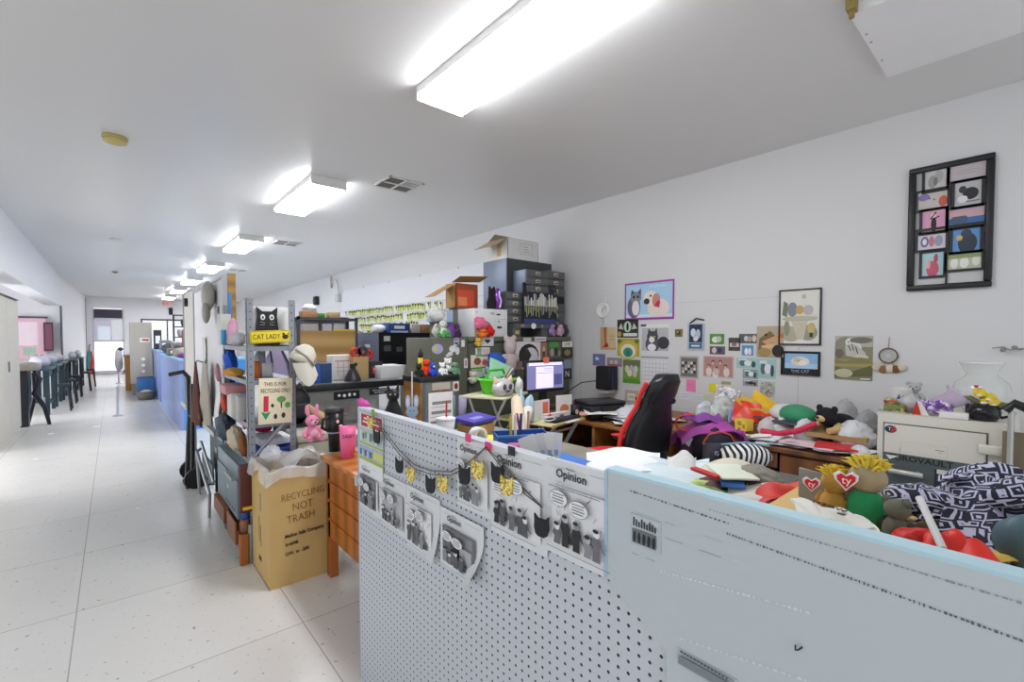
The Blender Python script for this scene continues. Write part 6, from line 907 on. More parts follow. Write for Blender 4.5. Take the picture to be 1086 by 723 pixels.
wp_('poster', 'photo poster of an alligator with an open mouth', 'poster', 803, 346, 831, 379, '#b4a68e', [('p', [(.05, .1), (.1, .6), (.5, .85), (.8, .6), (.5, .4)], '#7c6a44'), ('p', [(.2, .5), (.85, .75), (.9, .6), (.4, .4)], '#d0a070'), ('p', [(.15, .35), (.6, .45), (.75, .3), (.3, .25)], '#e0b48a'), ('e', .8, .2, .22, .2, '#2c2624'), ('e', .3, .15, .25, .15, '#a88c5a'), ('e', .35, .72, .05, .04, '#2a2418'), ('p', [(.75, .65), (1, .8), (1, .62)], '#c8743a')], off=.006)
def framed(nm, lab, u0, v0, u1, v1, fr, mat_, shapes, fw=.02, cat='picture'):
    p, q = hx(u0, v0, XW), hx(u1, v1, XW); w_, h_ = abs(p.y - q.y), abs(p.z - q.z); t = T(nm, lab, cat, (XW - .001, p.y, q.z), -PI / 2)
    PT(t, 'frame', B(mt(fr, .35)).bx(0, w_, -.02, 0, 0, fw, .003).bx(0, w_, -.02, 0, h_ - fw, h_, .003).bx(0, fw, -.02, 0, fw, h_ - fw, .003).bx(w_ - fw, w_, -.02, 0, fw, h_ - fw, .003)); b = B(mt(mat_, .5)).bx(fw, w_ - fw, -.008, 0, fw, h_ - fw); art(b, w_, h_, shapes, -.008); PT(t, 'picture', b); return t, w_, h_
# a plain garden scene in soft greys stands in for the storybook print
framed('framed_print', 'black framed soft coloured garden print, highest of the small wall pictures', 827, 308, 871, 366, '#26262a', '#dfddd5', [('e', .3, .2, .25, .14, '#b4ae96'), ('e', .7, .22, .22, .14, '#9c9a84'), ('p', [(.3, .45), (.45, .1), (.6, .1), (.7, .45)], '#c9c2ae'), ('e', .5, .5, .42, .09, '#d8d4c6'), ('e', .5, .47, .42, .05, '#bdb6a0'), ('e', .33, .64, .12, .13, '#7f8a94'), ('e', .5, .63, .1, .08, '#c2a468'), ('e', .7, .62, .12, .09, '#b9b4b4'), ('p', [(.08, .55), (.12, .8), (.22, .75), (.2, .5)], '#76806a'), ('e', .78, .3, .09, .1, '#c8b47a'), ('e', .2, .3, .07, .14, '#8c927c'), ('r', .74, .14, .82, .22, '#3c3c40'), ('e', .6, .86, .05, .04, '#b9b7ae')], .012)
framed('framed_poster', 'black bordered THIS CAT poster of a curled white cat on blue', 829, 372, 870, 399, '#17181c', '#1b1c20', [('r', .1, .28, .94, .9, '#8fbce0'), ('r', .1, .28, .94, .5, '#a9cdea'), ('e', .5, .58, .24, .2, '#e2dcd0'), ('e', .42, .64, .1, .1, '#d0c4b0'), ('e', .56, .52, .12, .1, '#efebe2'), ('e', .46, .6, .02, .02, '#4a4038'), ('t', 'THIS CAT', .5, .17, .16, '#b9bcc2'), ('r', .3, .07, .7, .085, '#6a6d74')], .008)
wp_('poster', 'unframed poster of a white tiger by the water', 'poster', 886, 356, 925, 404, '#8a8668', [('r', 0, .75, 1, 1, '#b4b2a4'), ('e', .3, .8, .3, .18, '#8f8c7c'), ('e', .5, .72, .22, .16, '#d9d8d2'), ('e', .4, .85, .12, .1, '#e2e1dc'), ('p', [(.28, .78), (.3, .55), (.62, .5), (.84, .56), (.8, .64), (.62, .76), (.45, .84)], '#c4c2b8'), ('p', [(.55, .52), (.9, .5), (.88, .55), (.6, .58)], '#d2d0c6'), ('r', 0, .3, 1, .46, '#a59a62'), ('p', [(0, .46), (.3, .42), (.6, .5), (1, .44), (1, .38), (0, .36)], '#8a8250'), ('p', [(0, .3), (.5, .2), (1, .35), (1, .1), (0, .05)], '#66683f'), ('e', .7, .9, .3, .07, '#75756a'), ('e', .12, .6, .12, .1, '#6d6a58'), ('e', .25, .15, .25, .1, '#c2bf9c'), ('l', .36, .78, .44, .66, '#3a3a36', .006), ('l', .46, .8, .52, .66, '#3a3a36', .006), ('l', .56, .76, .62, .6, '#3a3a36', .006), ('e', .37, .86, .02, .015, '#2a2a2a'), ('e', .45, .87, .02, .015, '#2a2a2a'), ('r', .7, .02, .95, .05, '#dcdcd0')])
wp_('sticky_note', 'bright yellow sticky note above the foil bag', 'sticky note', 752, 406, 760, 416, '#e6dc28', []); wp_('label', 'olive label strip under the family portrait', 'label', 765, 404, 775, 408, '#a8a468', [])
for k, (u0, v0, u1, v1, c2, lab) in enumerate(((721, 414, 733, 424, '#dcdfe2', 'white note under the pink sticky note'), (735, 418, 746, 426, '#d3dde2', 'pale note lower right of the pink sticky note'), (746, 416, 756, 424, '#d9d9c0', 'cream note beside the yellow sticky note'))): wp_('note', lab, 'note', u0, v0, u1, v1, c2, [('r', .1, .6, .9, .64, '#9aa4ac'), ('r', .1, .3, .8, .34, '#9aa4ac')])
# collage frame
p, q = hx(965, 181, XW), hx(1052, 304, XW); w_, h_ = abs(p.y - q.y), abs(p.z - q.z)
t = T('collage_frame', 'large black collage frame holding ten small pictures high on the right wall', 'picture frame', (XW - .001, p.y, q.z), -PI / 2); fb = mt('#1e1f21', .4); fw = .04
PT(t, 'frame', B(fb).bx(0, w_, -.035, 0, 0, fw, .008).bx(0, w_, -.035, 0, h_ - fw, h_, .008).bx(0, fw, -.035, 0, fw, h_ - fw, .008).bx(w_ - fw, w_, -.035, 0, fw, h_ - fw, .008)); PT(t, 'back', B('#c9c9c9').bx(fw, w_ - fw, -.004, 0, fw, h_ - fw))
cells = [(.2, .8, .46, .97), (.5, .84, .9, .975), (.12, .655, .48, .795), (.56, .635, .86, .82), (.18, .465, .46, .64), (.5, .475, .9, .62), (.13, .33, .47, .455), (.55, .285, .86, .465), (.19, .115, .45, .3), (.5, .15, .88, .27)]
arts = [('#c4c4c0', [('e', .35, .4, .2, .3, '#9a9a96'), ('e', .65, .6, .2, .3, '#aaaaa6'), ('e', .5, .4, .1, .2, '#77777a')]), ('#bdb4b8', [('r', .2, .5, .8, .52, '#8a8488'), ('r', .2, .35, .7, .37, '#8a8488')]), ('#c4bcb8', [('e', .2, .7, .2, .2, '#8478a8'), ('e', .85, .35, .15, .3, '#c85a44'), ('e', .4, .6, .03, .05, '#4a4a4a'), ('e', .55, .5, .03, .05, '#4a4a4a')]), ('#b9b9bc', [('e', .6, .5, .3, .25, '#2c2c30'), ('e', .3, .7, .15, .15, '#3a3a3e'), ('e', .3, .3, .2, .15, '#dcdcdc'), ('r', .45, .15, .95, .2, '#77777c')]), ('#d9a0bc', [('e', .5, .35, .12, .35, '#221e22'), ('e', .48, .75, .1, .1, '#e8dcd8'), ('l', .35, .6, .6, .9, '#221e22', .008), ('l', .5, .6, .75, .7, '#221e22', .008)]), ('#c4a8b8', [('r', 0, 0, 1, .5, '#3f6ea4'), ('e', .3, .4, .25, .3, '#4a5a78'), ('r', 0, .6, 1, .8, '#d0a4a8')]), ('#cfccd4', [('e', .25, .5, .15, .35, '#7a6a94'), ('e', .5, .5, .1, .35, '#c07a84'), ('e', .75, .5, .15, .35, '#9a9ab4'), ('e', .25, .5, .08, .2, '#e2e0e6')]), ('#5f94cc', [('e', .55, .35, .35, .45, '#343c4a'), ('e', .5, .75, .2, .2, '#3a4454'), ('e', .25, .6, .12, .12, '#d8a860')]), ('#a9ccd0', [('e', .5, .3, .3, .35, '#c25a72'), ('e', .65, .75, .1, .2, '#b04a60'), ('e', .3, .5, .1, .2, '#e0a8b0')]), ('#b9c0a8', [('e', .2, .4, .12, .35, '#e4e4e0'), ('e', .5, .4, .14, .35, '#e8e8e4'), ('e', .85, .5, .12, .35, '#dcdcd8'), ('r', 0, .7, 1, 1, '#8ea06c')])]
for (x0, z0, x1, z1), (bgc, sh) in zip(cells, arts):
    X0, X1, Z0, Z1 = x0 * w_, x1 * w_, z0 * h_, z1 * h_; m_ = .016; PT(t, 'mat_board', B(fb).bx(X0 - m_, X1 + m_, -.022, -.01, Z0 - m_, Z0).bx(X0 - m_, X1 + m_, -.022, -.01, Z1, Z1 + m_).bx(X0 - m_, X0, -.022, -.01, Z0, Z1).bx(X1, X1 + m_, -.022, -.01, Z0, Z1)); b = B(bgc).bx(X0, X1, -.014, -.008, Z0, Z1); art(b, X1 - X0, Z1 - Z0, sh, -.014, X0, Z0); PT(t, 'picture', b)
PT(t, 'divider', B(fb).bx(w_ * .475, w_ * .5, -.02, -.01, fw, h_ - fw).bx(fw, w_ - fw, -.02, -.01, h_ * .48, h_ * .5))
# dream catcher and hook
c0 = hx(942, 377, XW - .015)
t = T('dream_catcher', 'dream catcher with brown feathers hanging on the right wall', 'dream catcher', tuple(c0), -PI / 2); PT(t, 'hoop', B('#6d5a44').tube([(.055 * math.cos(2 * PI * k / 24), 0, .055 * math.sin(2 * PI * k / 24)) for k in range(25)], .005, 6)); PT(t, 'cord', B('#8a7a64').tube([(0, 0, .055), (.005, 0, .14)], .003, 5)); b = B('#b5aa98')
for k in range(8):
    a1, a2 = 2 * PI * k / 8, 2 * PI * (k + 3) / 8; b.tube([(.055 * math.cos(a1), 0, .055 * math.sin(a1)), (.055 * math.cos(a2), 0, .055 * math.sin(a2))], .0012, 4)
PT(t, 'web', b)
for k, (x, z, c2) in enumerate(((-.07, -.09, '#cbbfa8'), (-.03, -.105, '#8f6a44'), (.01, -.1, '#d8cfc0'), (.045, -.1, '#7a5634'), (.08, -.085, '#cfc4b2'))): PT(t, 'feather', B(mt(c2, .9)).ell((x, 0, z), (.03, .006, .03), 10).tube([(x * .5, 0, -.04), (x, 0, z)], .002, 4))
O('wire_ornament', B('#8f8f8c').tube([(0, 0, 0), (-.03, -.02, .01), (-.05, .04, .0), (-.02, .07, .02), (-.04, .12, .01)], .004, 5).ell((-.02, .02, .015), .015).ell((-.03, .07, .0), .015), 'small grey wire ornament on the wall at the right edge of the photo', 'ornament', tuple(hx(1081, 371, XW - .01)))
# ------------------------------------------------------------------ pegboard partition beside the camera
def peg_mat():
    m, nt, b = newmat('pegboard'); L = nt.links; tc = N(nt, 'ShaderNodeTexCoord'); sx = N(nt, 'ShaderNodeSeparateXYZ'); L.new(tc.outputs['Object'], sx.inputs[0])
    def mth(op, a, v=None):
        n = N(nt, 'ShaderNodeMath', operation=op)
        for i, q in enumerate((a, v)):
            if q is None: continue
            if isinstance(q, (int, float)): n.inputs[i].default_value = q
            else: L.new(q, n.inputs[i])
        return n.outputs[0]
    fy = mth('SUBTRACT', mth('FRACT', mth('DIVIDE', sx.outputs[1], .0254)), .5); fz = mth('SUBTRACT', mth('FRACT', mth('DIVIDE', sx.outputs[2], .0254)), .5)
    d = mth('SQRT', mth('ADD', mth('MULTIPLY', fy, fy), mth('MULTIPLY', fz, fz))); hole = mth('LESS_THAN', d, .15)
    mx = N(nt, 'ShaderNodeMix', data_type='RGBA'); mx.inputs[6].default_value = rgba(lin('#c4c8d0')); mx.inputs[7].default_value = rgba(lin('#23242a')); L.new(hole, mx.inputs[0]); L.new(mx.outputs[2], b.inputs['Base Color'])
    b.inputs['Roughness'].default_value = .45; return m
XP = .8
t = T('pegboard', 'pale grey pegboard partition along the aisle side of the work counter', 'pegboard', (XP, -.6, 0)); gry = mt('#c2c6ce', .45, 0, .03)
PT(t, 'board', B(peg_mat()).bx(0, .006, 0, 2.55, 0, 1.2)); PT(t, 'rear_frame', B(gry).bx(.006, .035, 2.5, 2.55, 0, 1.2).bx(.006, .035, 0, 2.5, 1.15, 1.2)); PT(t, 'edge_strip', B('#aeb2b9').bx(-.002, .036, 2.55, 2.553, 0, 1.2)); PT(t, 'bumper', B('#b4b8be').cyl((-.002, 2.545, .86), (-.002, 2.545, .9), .018))
# smooth pale board in front of the near part
pan = mt('#bcc4c7', .4, 0, .03, 2)
t = T('foam_board', 'smooth pale blue grey board covering the near end of the pegboard', 'board', (XP, -.6, 0))
PT(t, 'board', B(pan).prism([(0, 0), (1.05, 0), (1.06, .9), (1.2, .99), (1.205, 1.218), (0, 1.218)], -.014, -.001, 'x')); PT(t, 'top_lip', B('#b5d3de').bx(-.014, .02, .0, 1.205, 1.218, 1.224)); PT(t, 'edge_lip', B('#a9bfd0').bx(-.0155, -.001, 1.2, 1.208, .99, 1.22))
def onP(u, v): return hx(u, v, XP - .0142)
inkg = mt('#8e979d', .6); inkd = mt('#5f686d', .6); b = B()
def dashes(u0, v0, u1, v1, mat, n, thick):
    p, q = onP(u0, v0), onP(u1, v1); b.m(mat)
    for k in range(n):
        f = k / n + rnd.uniform(0, .3) / n; e = f + rnd.uniform(.2, .8) / n; z0, z1 = p.z + (q.z - p.z) * f, p.z + (q.z - p.z) * e; h_ = thick * rnd.uniform(.5, 1.3); y0, y1 = p.y + (q.y - p.y) * f, p.y + (q.y - p.y) * e
        b.add([(0, y0, z0 - h_), (0, y1, z1 - h_), (0, y1, z1 + h_), (0, y0, z0 + h_)], [(0, 1, 2, 3)])
dashes(668, 520, 776, 556, inkd, 26, .0016); dashes(752, 540, 1086, 640, inkg, 60, .0014); dashes(770, 565, 1086, 680, inkd, 70, .0018); dashes(668, 540, 775, 578, inkg, 3, .0004); dashes(700, 568, 776, 595, inkg, 2, .0004); dashes(668, 585, 700, 597, inkg, 2, .0005); dashes(700, 605, 860, 650, '#d6dde2', 30, .002); dashes(720, 676, 860, 723, '#d6dde2', 20, .0018)
o = PT(t, 'faint_lettering', b); o.location = (-.0148, .6, 0)
def printed(nm, u0, v0, u1, v1, bg, shapes, lab):
    p, q = onP(u0, v0), onP(u1, v1); w_, h_ = abs(p.y - q.y), abs(p.z - q.z); b = B(mt(bg)).bx(0, w_, -.0012, 0, 0, h_); art(b, w_, h_, shapes, -.0012); o = PT(t, nm, b, lab); o.location = (-.0145, p.y + .6, q.z); o.rotation_euler = (0, 0, -PI / 2)
printed('printed_label', 669, 543, 701, 588, '#b9c1c7', [('r', .08, .08, .92, .92, '#c9cfd4')] + [('r', .1 + .09 * k, .62, .16 + .09 * k, .9 - .05 * (k % 3), '#3a3f42') for k in range(9)] + [('r', .1, .1, .88, .55, '#6b7275')] + [('e', .18 + .16 * k, .3, .05, .18, '#25292b') for k in range(5)], 'grey printed picture block')
printed('printed_label', 719, 686, 782, 740, '#b0b8be', [('r', .04, .8, .95, .94, '#8f979c')] + [('r', .06 + .06 * k, .82, .09 + .06 * k, .92, '#3a3f42') for k in range(14)] + [('r', .04, .2, .95, .7, '#7d858a')], 'grey printed block at the bottom edge')
o = PT(t, 'hook', B('#2e3235').tube([(0, -.006, 0), (-.012, -.006, .002), (-.016, .0, -.004), (-.012, .006, -.01), (-.014, .006, .006)], .0022, 6)); p = onP(848, 685); o.location = (-.0145, p.y + .6, p.z); o.scale = (.55, .55, .55)

# newspapers pinned to the pegboard
npm = mt('#dcdddf', .7, 0, .03, 3); K = ['#2c2c2e', '#55565a', '#8a8b8f', '#b4b5b9', '#e4e4e6', '#6d6e72']
def newspaper(lab, u0, v0, u1, v1, seed, off, curl=0, head='Opinion'):
    p, q = hx(u0, v0, XP - off), hx(u1, v1, XP - off); w_, h_ = abs(p.y - q.y), p.z - q.z; R_ = random.Random(seed)
    t = T('newspaper_page', lab, 'newspaper', (XP - off, p.y, q.z), -PI / 2)
    def f(a, c):
        k = max(0, a + (1 - c) - 1.25) * curl; y = -.06 * k * k - .002 * math.sin(5 * a) * (1 - c)
        return (a * w_ - k * .1 * w_, y, c * h_ + k * .08 * h_)
    PT(t, 'page', B(npm).sheet(14, 14, f, True, .0006)); sh = []
    sh += [('t', head, .36, .865, .125 * min(1, w_ / h_ * 1.9), '#232325'), ('r', .08, .925, .55, .928, K[2]), ('r', .6, .935, .95, .938, K[1]), ('r', .05, .78, .97, .782, K[3]), ('l', .3, .945, .36, .925, K[0], .002), ('l', .36, .945, .42, .928, K[0], .0015)]
    top = .74; sh.append(('r', .1, .12, .92 if not curl else .8, top, K[4] if seed % 2 else K[3]))
    if seed % 3 == 0: sh += [('r', .1, .12, .85, top, K[5]), ('r', .14, .55, .8, top - .03, K[2]), ('r', .3, .2, .5, .55, K[0]), ('r', .52, .25, .78, .5, K[3])]
    for k in range(16):
        x, z = R_.uniform(.12, .74), R_.uniform(.15, .68); sh.append(('l', x, z, x + R_.uniform(-.06, .08), z + R_.uniform(.03, .1), R_.choice(K[1:4]), .0016))
    for k in range(4):
        x, z = R_.uniform(.14, .62), R_.uniform(.14, .3); sh.append(('p', [(x, z), (x + .13, z + .01), (x + .12, z + R_.uniform(.05, .12)), (x + .02, z + R_.uniform(.08, .16))], R_.choice(K[:4] + [K[5]])))
    for k in range(5):
        x = .18 + .14 * k + R_.uniform(-.03, .03); hb = R_.uniform(.12, .28); c2 = R_.choice(K[:3] + [K[5]])
        if x > .82 - (.1 if curl else 0): continue
        sh += [('p', [(x - .05, .15), (x + .05, .15), (x + .04, .15 + hb * .5), (x + .065, .15 + hb * .75), (x + .045, .15 + hb), (x - .045, .15 + hb), (x - .065, .15 + hb * .72), (x - .038, .15 + hb * .5)], c2), ('e', x, .15 + hb + .035, .038, .04, R_.choice(K[2:5])), ('e', x - .01, .15 + hb + .06, .036, .02, K[0]), ('l', x + .03, .15 + hb * .8, x + .11, .15 + hb * .45, c2, .004)]
    for k in range(2 + seed % 2):
        x, z = .25 + .3 * k + R_.uniform(-.03, .03), .6 + R_.uniform(-.04, .05); 
        if x > .8: continue
        sh += [('e', x, z, .13, .085, K[1]), ('e', x, z, .125, .08, '#e9e9ea')] + [('r', x - .085 + .01 * (j % 2), z + .04 - .028 * j, x + .085 - .012 * (j % 2), z + .048 - .028 * j, K[1]) for j in range(4)]
    sh += [('r', .12, .75, .8, .757, K[1]), ('r', .1, .12, .92 if not curl else .78, .125, K[0])]
    b = B(); art(b, w_, h_, sh, -.0035 if not curl else -.004); PT(t, 'print', b); return t
newspaper('newspaper page with a big dark picture, leftmost of the lower row on the pegboard', 381, 487, 404, 551, 3, .004); newspaper('newspaper page with a small square picture, second of the lower row on the pegboard', 404, 500, 431, 572, 8, .005)
newspaper('newspaper page with two speech bubbles, third of the lower row on the pegboard', 431, 513, 467, 602, 5, .006, .9); newspaper('newspaper page with a curled right corner, last of the lower row on the pegboard', 467, 536, 513, 628, 9, .008, 1.3)
newspaper('newspaper page with a covered heading, leftmost of the upper row on the pegboard', 485, 463, 522, 552, 7, .004); newspaper('newspaper page behind the gold and black charms, second of the upper row on the pegboard', 521, 471, 580, 592, 11, .006); newspaper('largest newspaper page, next to the smooth board', 580, 484, 661, 622, 13, .007)
p, q = hx(381.5, 436, XP - .004), hx(407, 512, XP - .004); w_, h_ = abs(p.y - q.y), p.z - q.z
b = B(mt('#d5d8dc', .4)).bx(0, w_, -.002, 0, 0, h_); sh = [('r', .08, .78, .96, .98, '#b3262e'), ('r', .15, .84, .9, .87, '#e8d8d4'), ('r', .2, .9, .85, .93, '#e8d8d4'), ('r', 0, .5, 1, .76, '#b9c4c4'), ('r', 0, .48, 1, .51, '#a9b848'), ('r', 0, .27, 1, .46, '#a9b9cc'), ('r', .6, .3, 1, .42, '#cfd26a'), ('r', 0, .22, 1, .27, '#a9b848'), ('r', 0, .0, 1, .22, '#e2e4e6')]
sh += [('r', .06 + .11 * k, .54 + .03 * (k % 3), .12 + .11 * k, .7 - .03 * (k % 2), ['#e8ece8', '#5a7a9a', '#8aa45a'][k % 3]) for k in range(8)] + [('r', .06 + .11 * k, .3, .12 + .11 * k, .4, ['#5a7ab0', '#d8dce4'][k % 2]) for k in range(5)]
art(b, w_, h_, sh, -.002); O('flyer', b, 'colourful flyer with a red band at the far end of the pegboard', 'flyer', (XP - .003, p.y, q.z), -PI / 2)
# garland of cat heads
gp = [(395, 440), (407, 456), (424, 478), (440, 493), (457, 499), (478, 500), (497, 490), (515, 474), (527, 485), (540, 500), (557, 520), (575, 538)]
t = T('garland', 'string of black and gold cat head charms looped across the pegboard', 'garland', tuple(hx(457, 499, XP - .03))); g0 = t.location.copy()
PT(t, 'string', B('#6f6a62').tube([hx(u, v, XP - .016) - g0 for u, v in gp], .0022, 6)); PT(t, 'string', B('#55524c').tube([hx(u, v + (0 if k in (0, 7, 11) else 4), XP - .02) - g0 for k, (u, v) in enumerate(gp)], .0016, 6))
gold = mottled(['#c9a83a', '#e6cc62', '#b8942c', '#8f7424', '#f0e08a'], 170, 'voronoi', .35); bkc = mt('#1d1d20', .6, 0, .2, 60)
hd = [(-.019, -.02), (-.01, -.026), (.01, -.026), (.019, -.02), (.024, -.004), (.023, .012), (.024, .03), (.012, .02), (-.012, .02), (-.024, .03), (-.023, .012), (-.024, -.004)]
for u, v, gd_, s_ in ((393, 448, 1, .85), (400, 463, 0, 1), (424, 494, 0, 1), (436, 503, 1, 1), (457, 514, 0, 1.05), (470, 513, 1, 1.05), (493, 504, 0, 1.05), (507, 498, 1, 1.1), (528, 502, 0, 1), (538, 515, 1, 1), (575, 558, 0, 1)):
    o = PT(t, 'cat_charm', B(gold if gd_ else bkc).prism([(a * s_ * .9, c2 * s_ * .95) for a, c2 in hd], -.005, 0).m('#8a8a80').tube([(0, -.002, .02 * s_), (0, -.002, .04 * s_)], .0012, 5), 'gold glitter cat head' if gd_ else 'black cat head'); o.location = hx(u, v, XP - .028) - g0; o.rotation_euler = (0, 0, -PI / 2 + .15)
for u, v, c2, lab, nm in ((497, 464, '#d8447a', 'left pink tape tab on the pegboard edge', 'tape_tab'), (518, 473, '#e0407c', 'right pink tape tab on the pegboard edge', 'tape_tab'), (396, 437, '#7fae4a', 'green tape tab at the far end of the pegboard', 'tape_tab'), (543, 478, '#26262a', 'black binder clip on the upper newspaper page', 'binder_clip')):
    p = hx(u, v, XP - .012); O(nm, B(c2).bx(-.004, .0, -.013, .013, -.012, .012, .001), lab, 'tape' if 'tape' in nm else 'clip', tuple(p))

# ------------------------------------------------------------------ work counter behind the pegboard
CZ = 1.05
t = T('work_counter', 'work counter right behind the pegboard carrying the heaps of papers and toys', 'counter', (.845, -.6, 0)); PT(t, 'worktop', B(wood('#8d8578', '#7d7568', 2, 'Y')).bx(0, .62, 0, 2.5, CZ - .03, CZ - .001)); PT(t, 'front_panel', B('#77726a').bx(.0, .02, 0, 2.5, 0, CZ - .03)); PT(t, 'rear_panel', B('#6a655e').bx(.58, .6, 0, 2.5, .4, CZ - .03))
for y in (.02, 2.42): PT(t, 'leg', B('#55514b').bx(.55, .6, y, y + .05, 0, CZ - .03))
def onC(u, v): return tuple(hz(u, v, CZ))
# far end: figures and cups
t = T('cat_figure', 'tall black cat figure with yellow eyes behind the far end of the pegboard', 'figure', (.95, 1.8, CZ), -.5)
t.location = (hx(417, 440, .98).x, hx(417, 440, .98).y, CZ); PT(t, 'body', B('#1c1c1f').lathe([(0, 0), (.05, .005), (.055, .05), (.04, .11), (.026, .14), (.02, .16)]).ell((0, -.005, .185), (.03, .028, .03))); PT(t, 'ear', B('#1c1c1f').tube([(-.018, 0, .2), (-.024, 0, .235)], [.012, .002])); PT(t, 'ear', B('#1c1c1f').tube([(.018, 0, .2), (.024, 0, .235)], [.012, .002])); PT(t, 'eyes', B('#d8cf9a').ell((-.011, -.032, .19), .004, 6).ell((.011, -.032, .19), .004, 6))
p = hx(437, 447, 1.0); t = T('bunny_pick', 'pale blue flat bunny on a white stick behind the pegboard', 'ornament', (p.x, p.y, CZ), -.6); b = B('#a9cbe6').prism(circ(0, .12, .026, .024), 0, .006).prism(circ(0, .075, .022, .028), 0, .006).prism(circ(-.018, .165, .011, .03), 0, .006).prism(circ(.018, .165, .011, .03), 0, .006).m('#e6eef4').prism(circ(-.018, .165, .006, .02), -.001, 0).prism(circ(.018, .165, .006, .02), -.001, 0).prism(circ(0, .075, .012, .016), -.001, 0); PT(t, 'bunny', b); PT(t, 'stick', B('#e9e9e6').tube([(0, .008, 0), (0, .008, .3)], .003, 6)); PT(t, 'eyes', B('#3a3a40').prism(circ(-.008, .125, .003, .003, 6), -.001, 0).prism(circ(.008, .125, .003, .003, 6), -.001, 0))
for u, v, c2, lab, r3 in ((412, 441, '#dba6c4', 'pink fluffy ornament under the black cat figure', (.05, .04, .035)), (430, 446, '#d98a98', 'rose coloured fluffy ornament left of the blue bunny', (.04, .04, .03)), (446, 448, '#e08aa2', 'pink fluffy ornament right of the blue bunny', (.045, .04, .035)), (400, 437, '#d9cdaa', 'cream fluffy ornament near the far end of the pegboard', (.05, .04, .03))):
    p = hx(u, v, .95); O('fluffy_ornament', B(mt(c2, .9, 0, .2, 60, .5)).blob(r3, u, .3, 14, (0, 0, r3[2]), -r3[2]), lab, 'ornament', (p.x, p.y, CZ))
p = onC(473, 466); t = T('paper_cup', 'white paper cup with a red straw behind the pegboard', 'cup', p); PT(t, 'body', B('#e8e8ea').lathe([(0, 0), (.03, 0), (.041, .09), (.038, .09), (.028, .005), (0, .005)])); PT(t, 'lid', B('#dfe0e2').lathe([(.043, .088), (.043, .096), (.03, .1), (0, .1)])); PT(t, 'straw', B('#d0353a').tube([(0, 0, .02), (.004, 0, .17)], .004, 6))
t = T('paper_cup', 'pale lavender cup standing by the smaller display case', 'cup', (2.45, 3.58, .721)); PT(t, 'body', B('#bcb6d8').lathe([(0, 0), (.045, 0), (.065, .23), (.06, .23), (.04, .01)])); PT(t, 'rim', B('#d6d2e6').lathe([(.065, .225), (.068, .23), (.065, .236)]))
O('side_box', B('#6f716a').bx(-.08, .08, -.08, .08, 0, .72, .005), 'plain grey box under the lavender cup', 'box', (2.45, 3.58, 0))
p = onC(505, 463); t = T('small_carton', 'small brown carton under the purple book', 'box', (p[0], p[1], CZ), .2); PT(t, 'body', B('#a8814f').bx(-.07, .07, -.05, .05, 0, .06)); PT(t, 'flap', B('#b8915c').bx(-.07, .0, -.052, -.05, .02, .06))
O('book', B('#43399a').bx(-.09, .09, -.06, .06, -.008, .008, .002).m('#e4e4e8').bx(-.085, .088, -.056, .058, -.006, .006).m('#8a86c4').bx(-.05, .03, -.03, .0, .008, .009), 'purple book lying tilted on the small brown carton', 'book', (p[0], p[1] + .01, CZ + .082), .3, None, .12)
O('tape_roll', B('#e3e3e4').lathe([(.02, -.02), (.035, -.02), (.035, .02), (.02, .02), (.02, -.02)]), 'white tape roll in front of the small brown carton', 'tape', tuple(Vector(onC(507, 470)) + Vector((0, 0, .035))), 0, None, PI / 2)
O('folder', B('#e6e05a').bx(-.05, .05, -.1, .1, 0, .012, .002), 'yellow folder lying behind the pegboard edge', 'folder', onC(516, 469), -.5); O('book', B('#8f5a38').bx(-.05, .05, -.08, .08, 0, .02, .002), 'brown book lying beside the yellow folder', 'book', onC(528, 477), -.3)
O('paper_stack', B('#dedcd8').bx(-.07, .07, -.12, .12, 0, .012), 'flat white papers behind the pegboard left of the yellow folder', 'papers', onC(488, 467), -.2)
t = T('pen_bin', 'blue bin full of paper scraps and pens behind the upper newspaper pages', 'bin', onC(553, 484), -.5); PT(t, 'body', B('#2f66b8').bx(-.1, .1, -.05, .05, 0, .004).bx(-.1, .1, -.05, -.046, 0, .09).bx(-.1, .1, .046, .05, 0, .09).bx(-.1, -.096, -.05, .05, 0, .09).bx(.096, .1, -.05, .05, 0, .09)); PT(t, 'rim', B('#4f86d0').bx(-.104, .104, -.054, -.046, .085, .093).bx(-.104, .104, .046, .054, .085, .093))
for k, (u, v, c2, lab) in enumerate(((538, 478, '#c8b23a', 'yellow capped'), (541, 476, '#e4e4e6', 'white'), (548, 478, '#2e3f8a', 'navy'), (556, 478, '#c04a50', 'red'), (562, 480, '#d8a888', 'peach'))): p = Vector(onC(553, 484)) + Vector((-.06 + .03 * k, -.01 + .01 * k, .02)); O('pen', B(c2).tube([(0, 0, 0), (rnd.uniform(-.03, .03), .01, .14)], .006, 6), lab + ' pen standing in the blue bin', 'pen', tuple(p))
for u, v, c2, lab, h_, r_ in ((545, 491, '#c46aa0', 'pink printed can in front of the blue bin', .07, .026), (536, 487, '#c9a82e', 'yellow round tin in front of the blue bin', .04, .026), (556, 491, '#dcdcde', 'white salt pot right of the pink can', .05, .02)): O('can', B(c2).lathe([(0, 0), (r_, 0), (r_, h_ * .9), (r_ * .9, h_), (0, h_)]).m('#f0e8ee').lathe([(r_ + .0006, h_ * .3), (r_ + .0006, h_ * .6)]), lab, 'can', onC(u, v))
O('stapler', B('#26262b').bx(-.08, .08, -.018, .018, 0, .016, .006).bx(-.06, .08, -.014, .014, .022, .042, .008).m('#c2424a').bx(-.03, .02, -.016, -.013, .024, .038), 'black stapler in front of the blue bin', 'stapler', onC(563, 494), -.9)
t = T('leaflet_fan', 'fanned white leaflets standing behind the upper newspaper pages', 'leaflets', onC(578, 494), -.6)
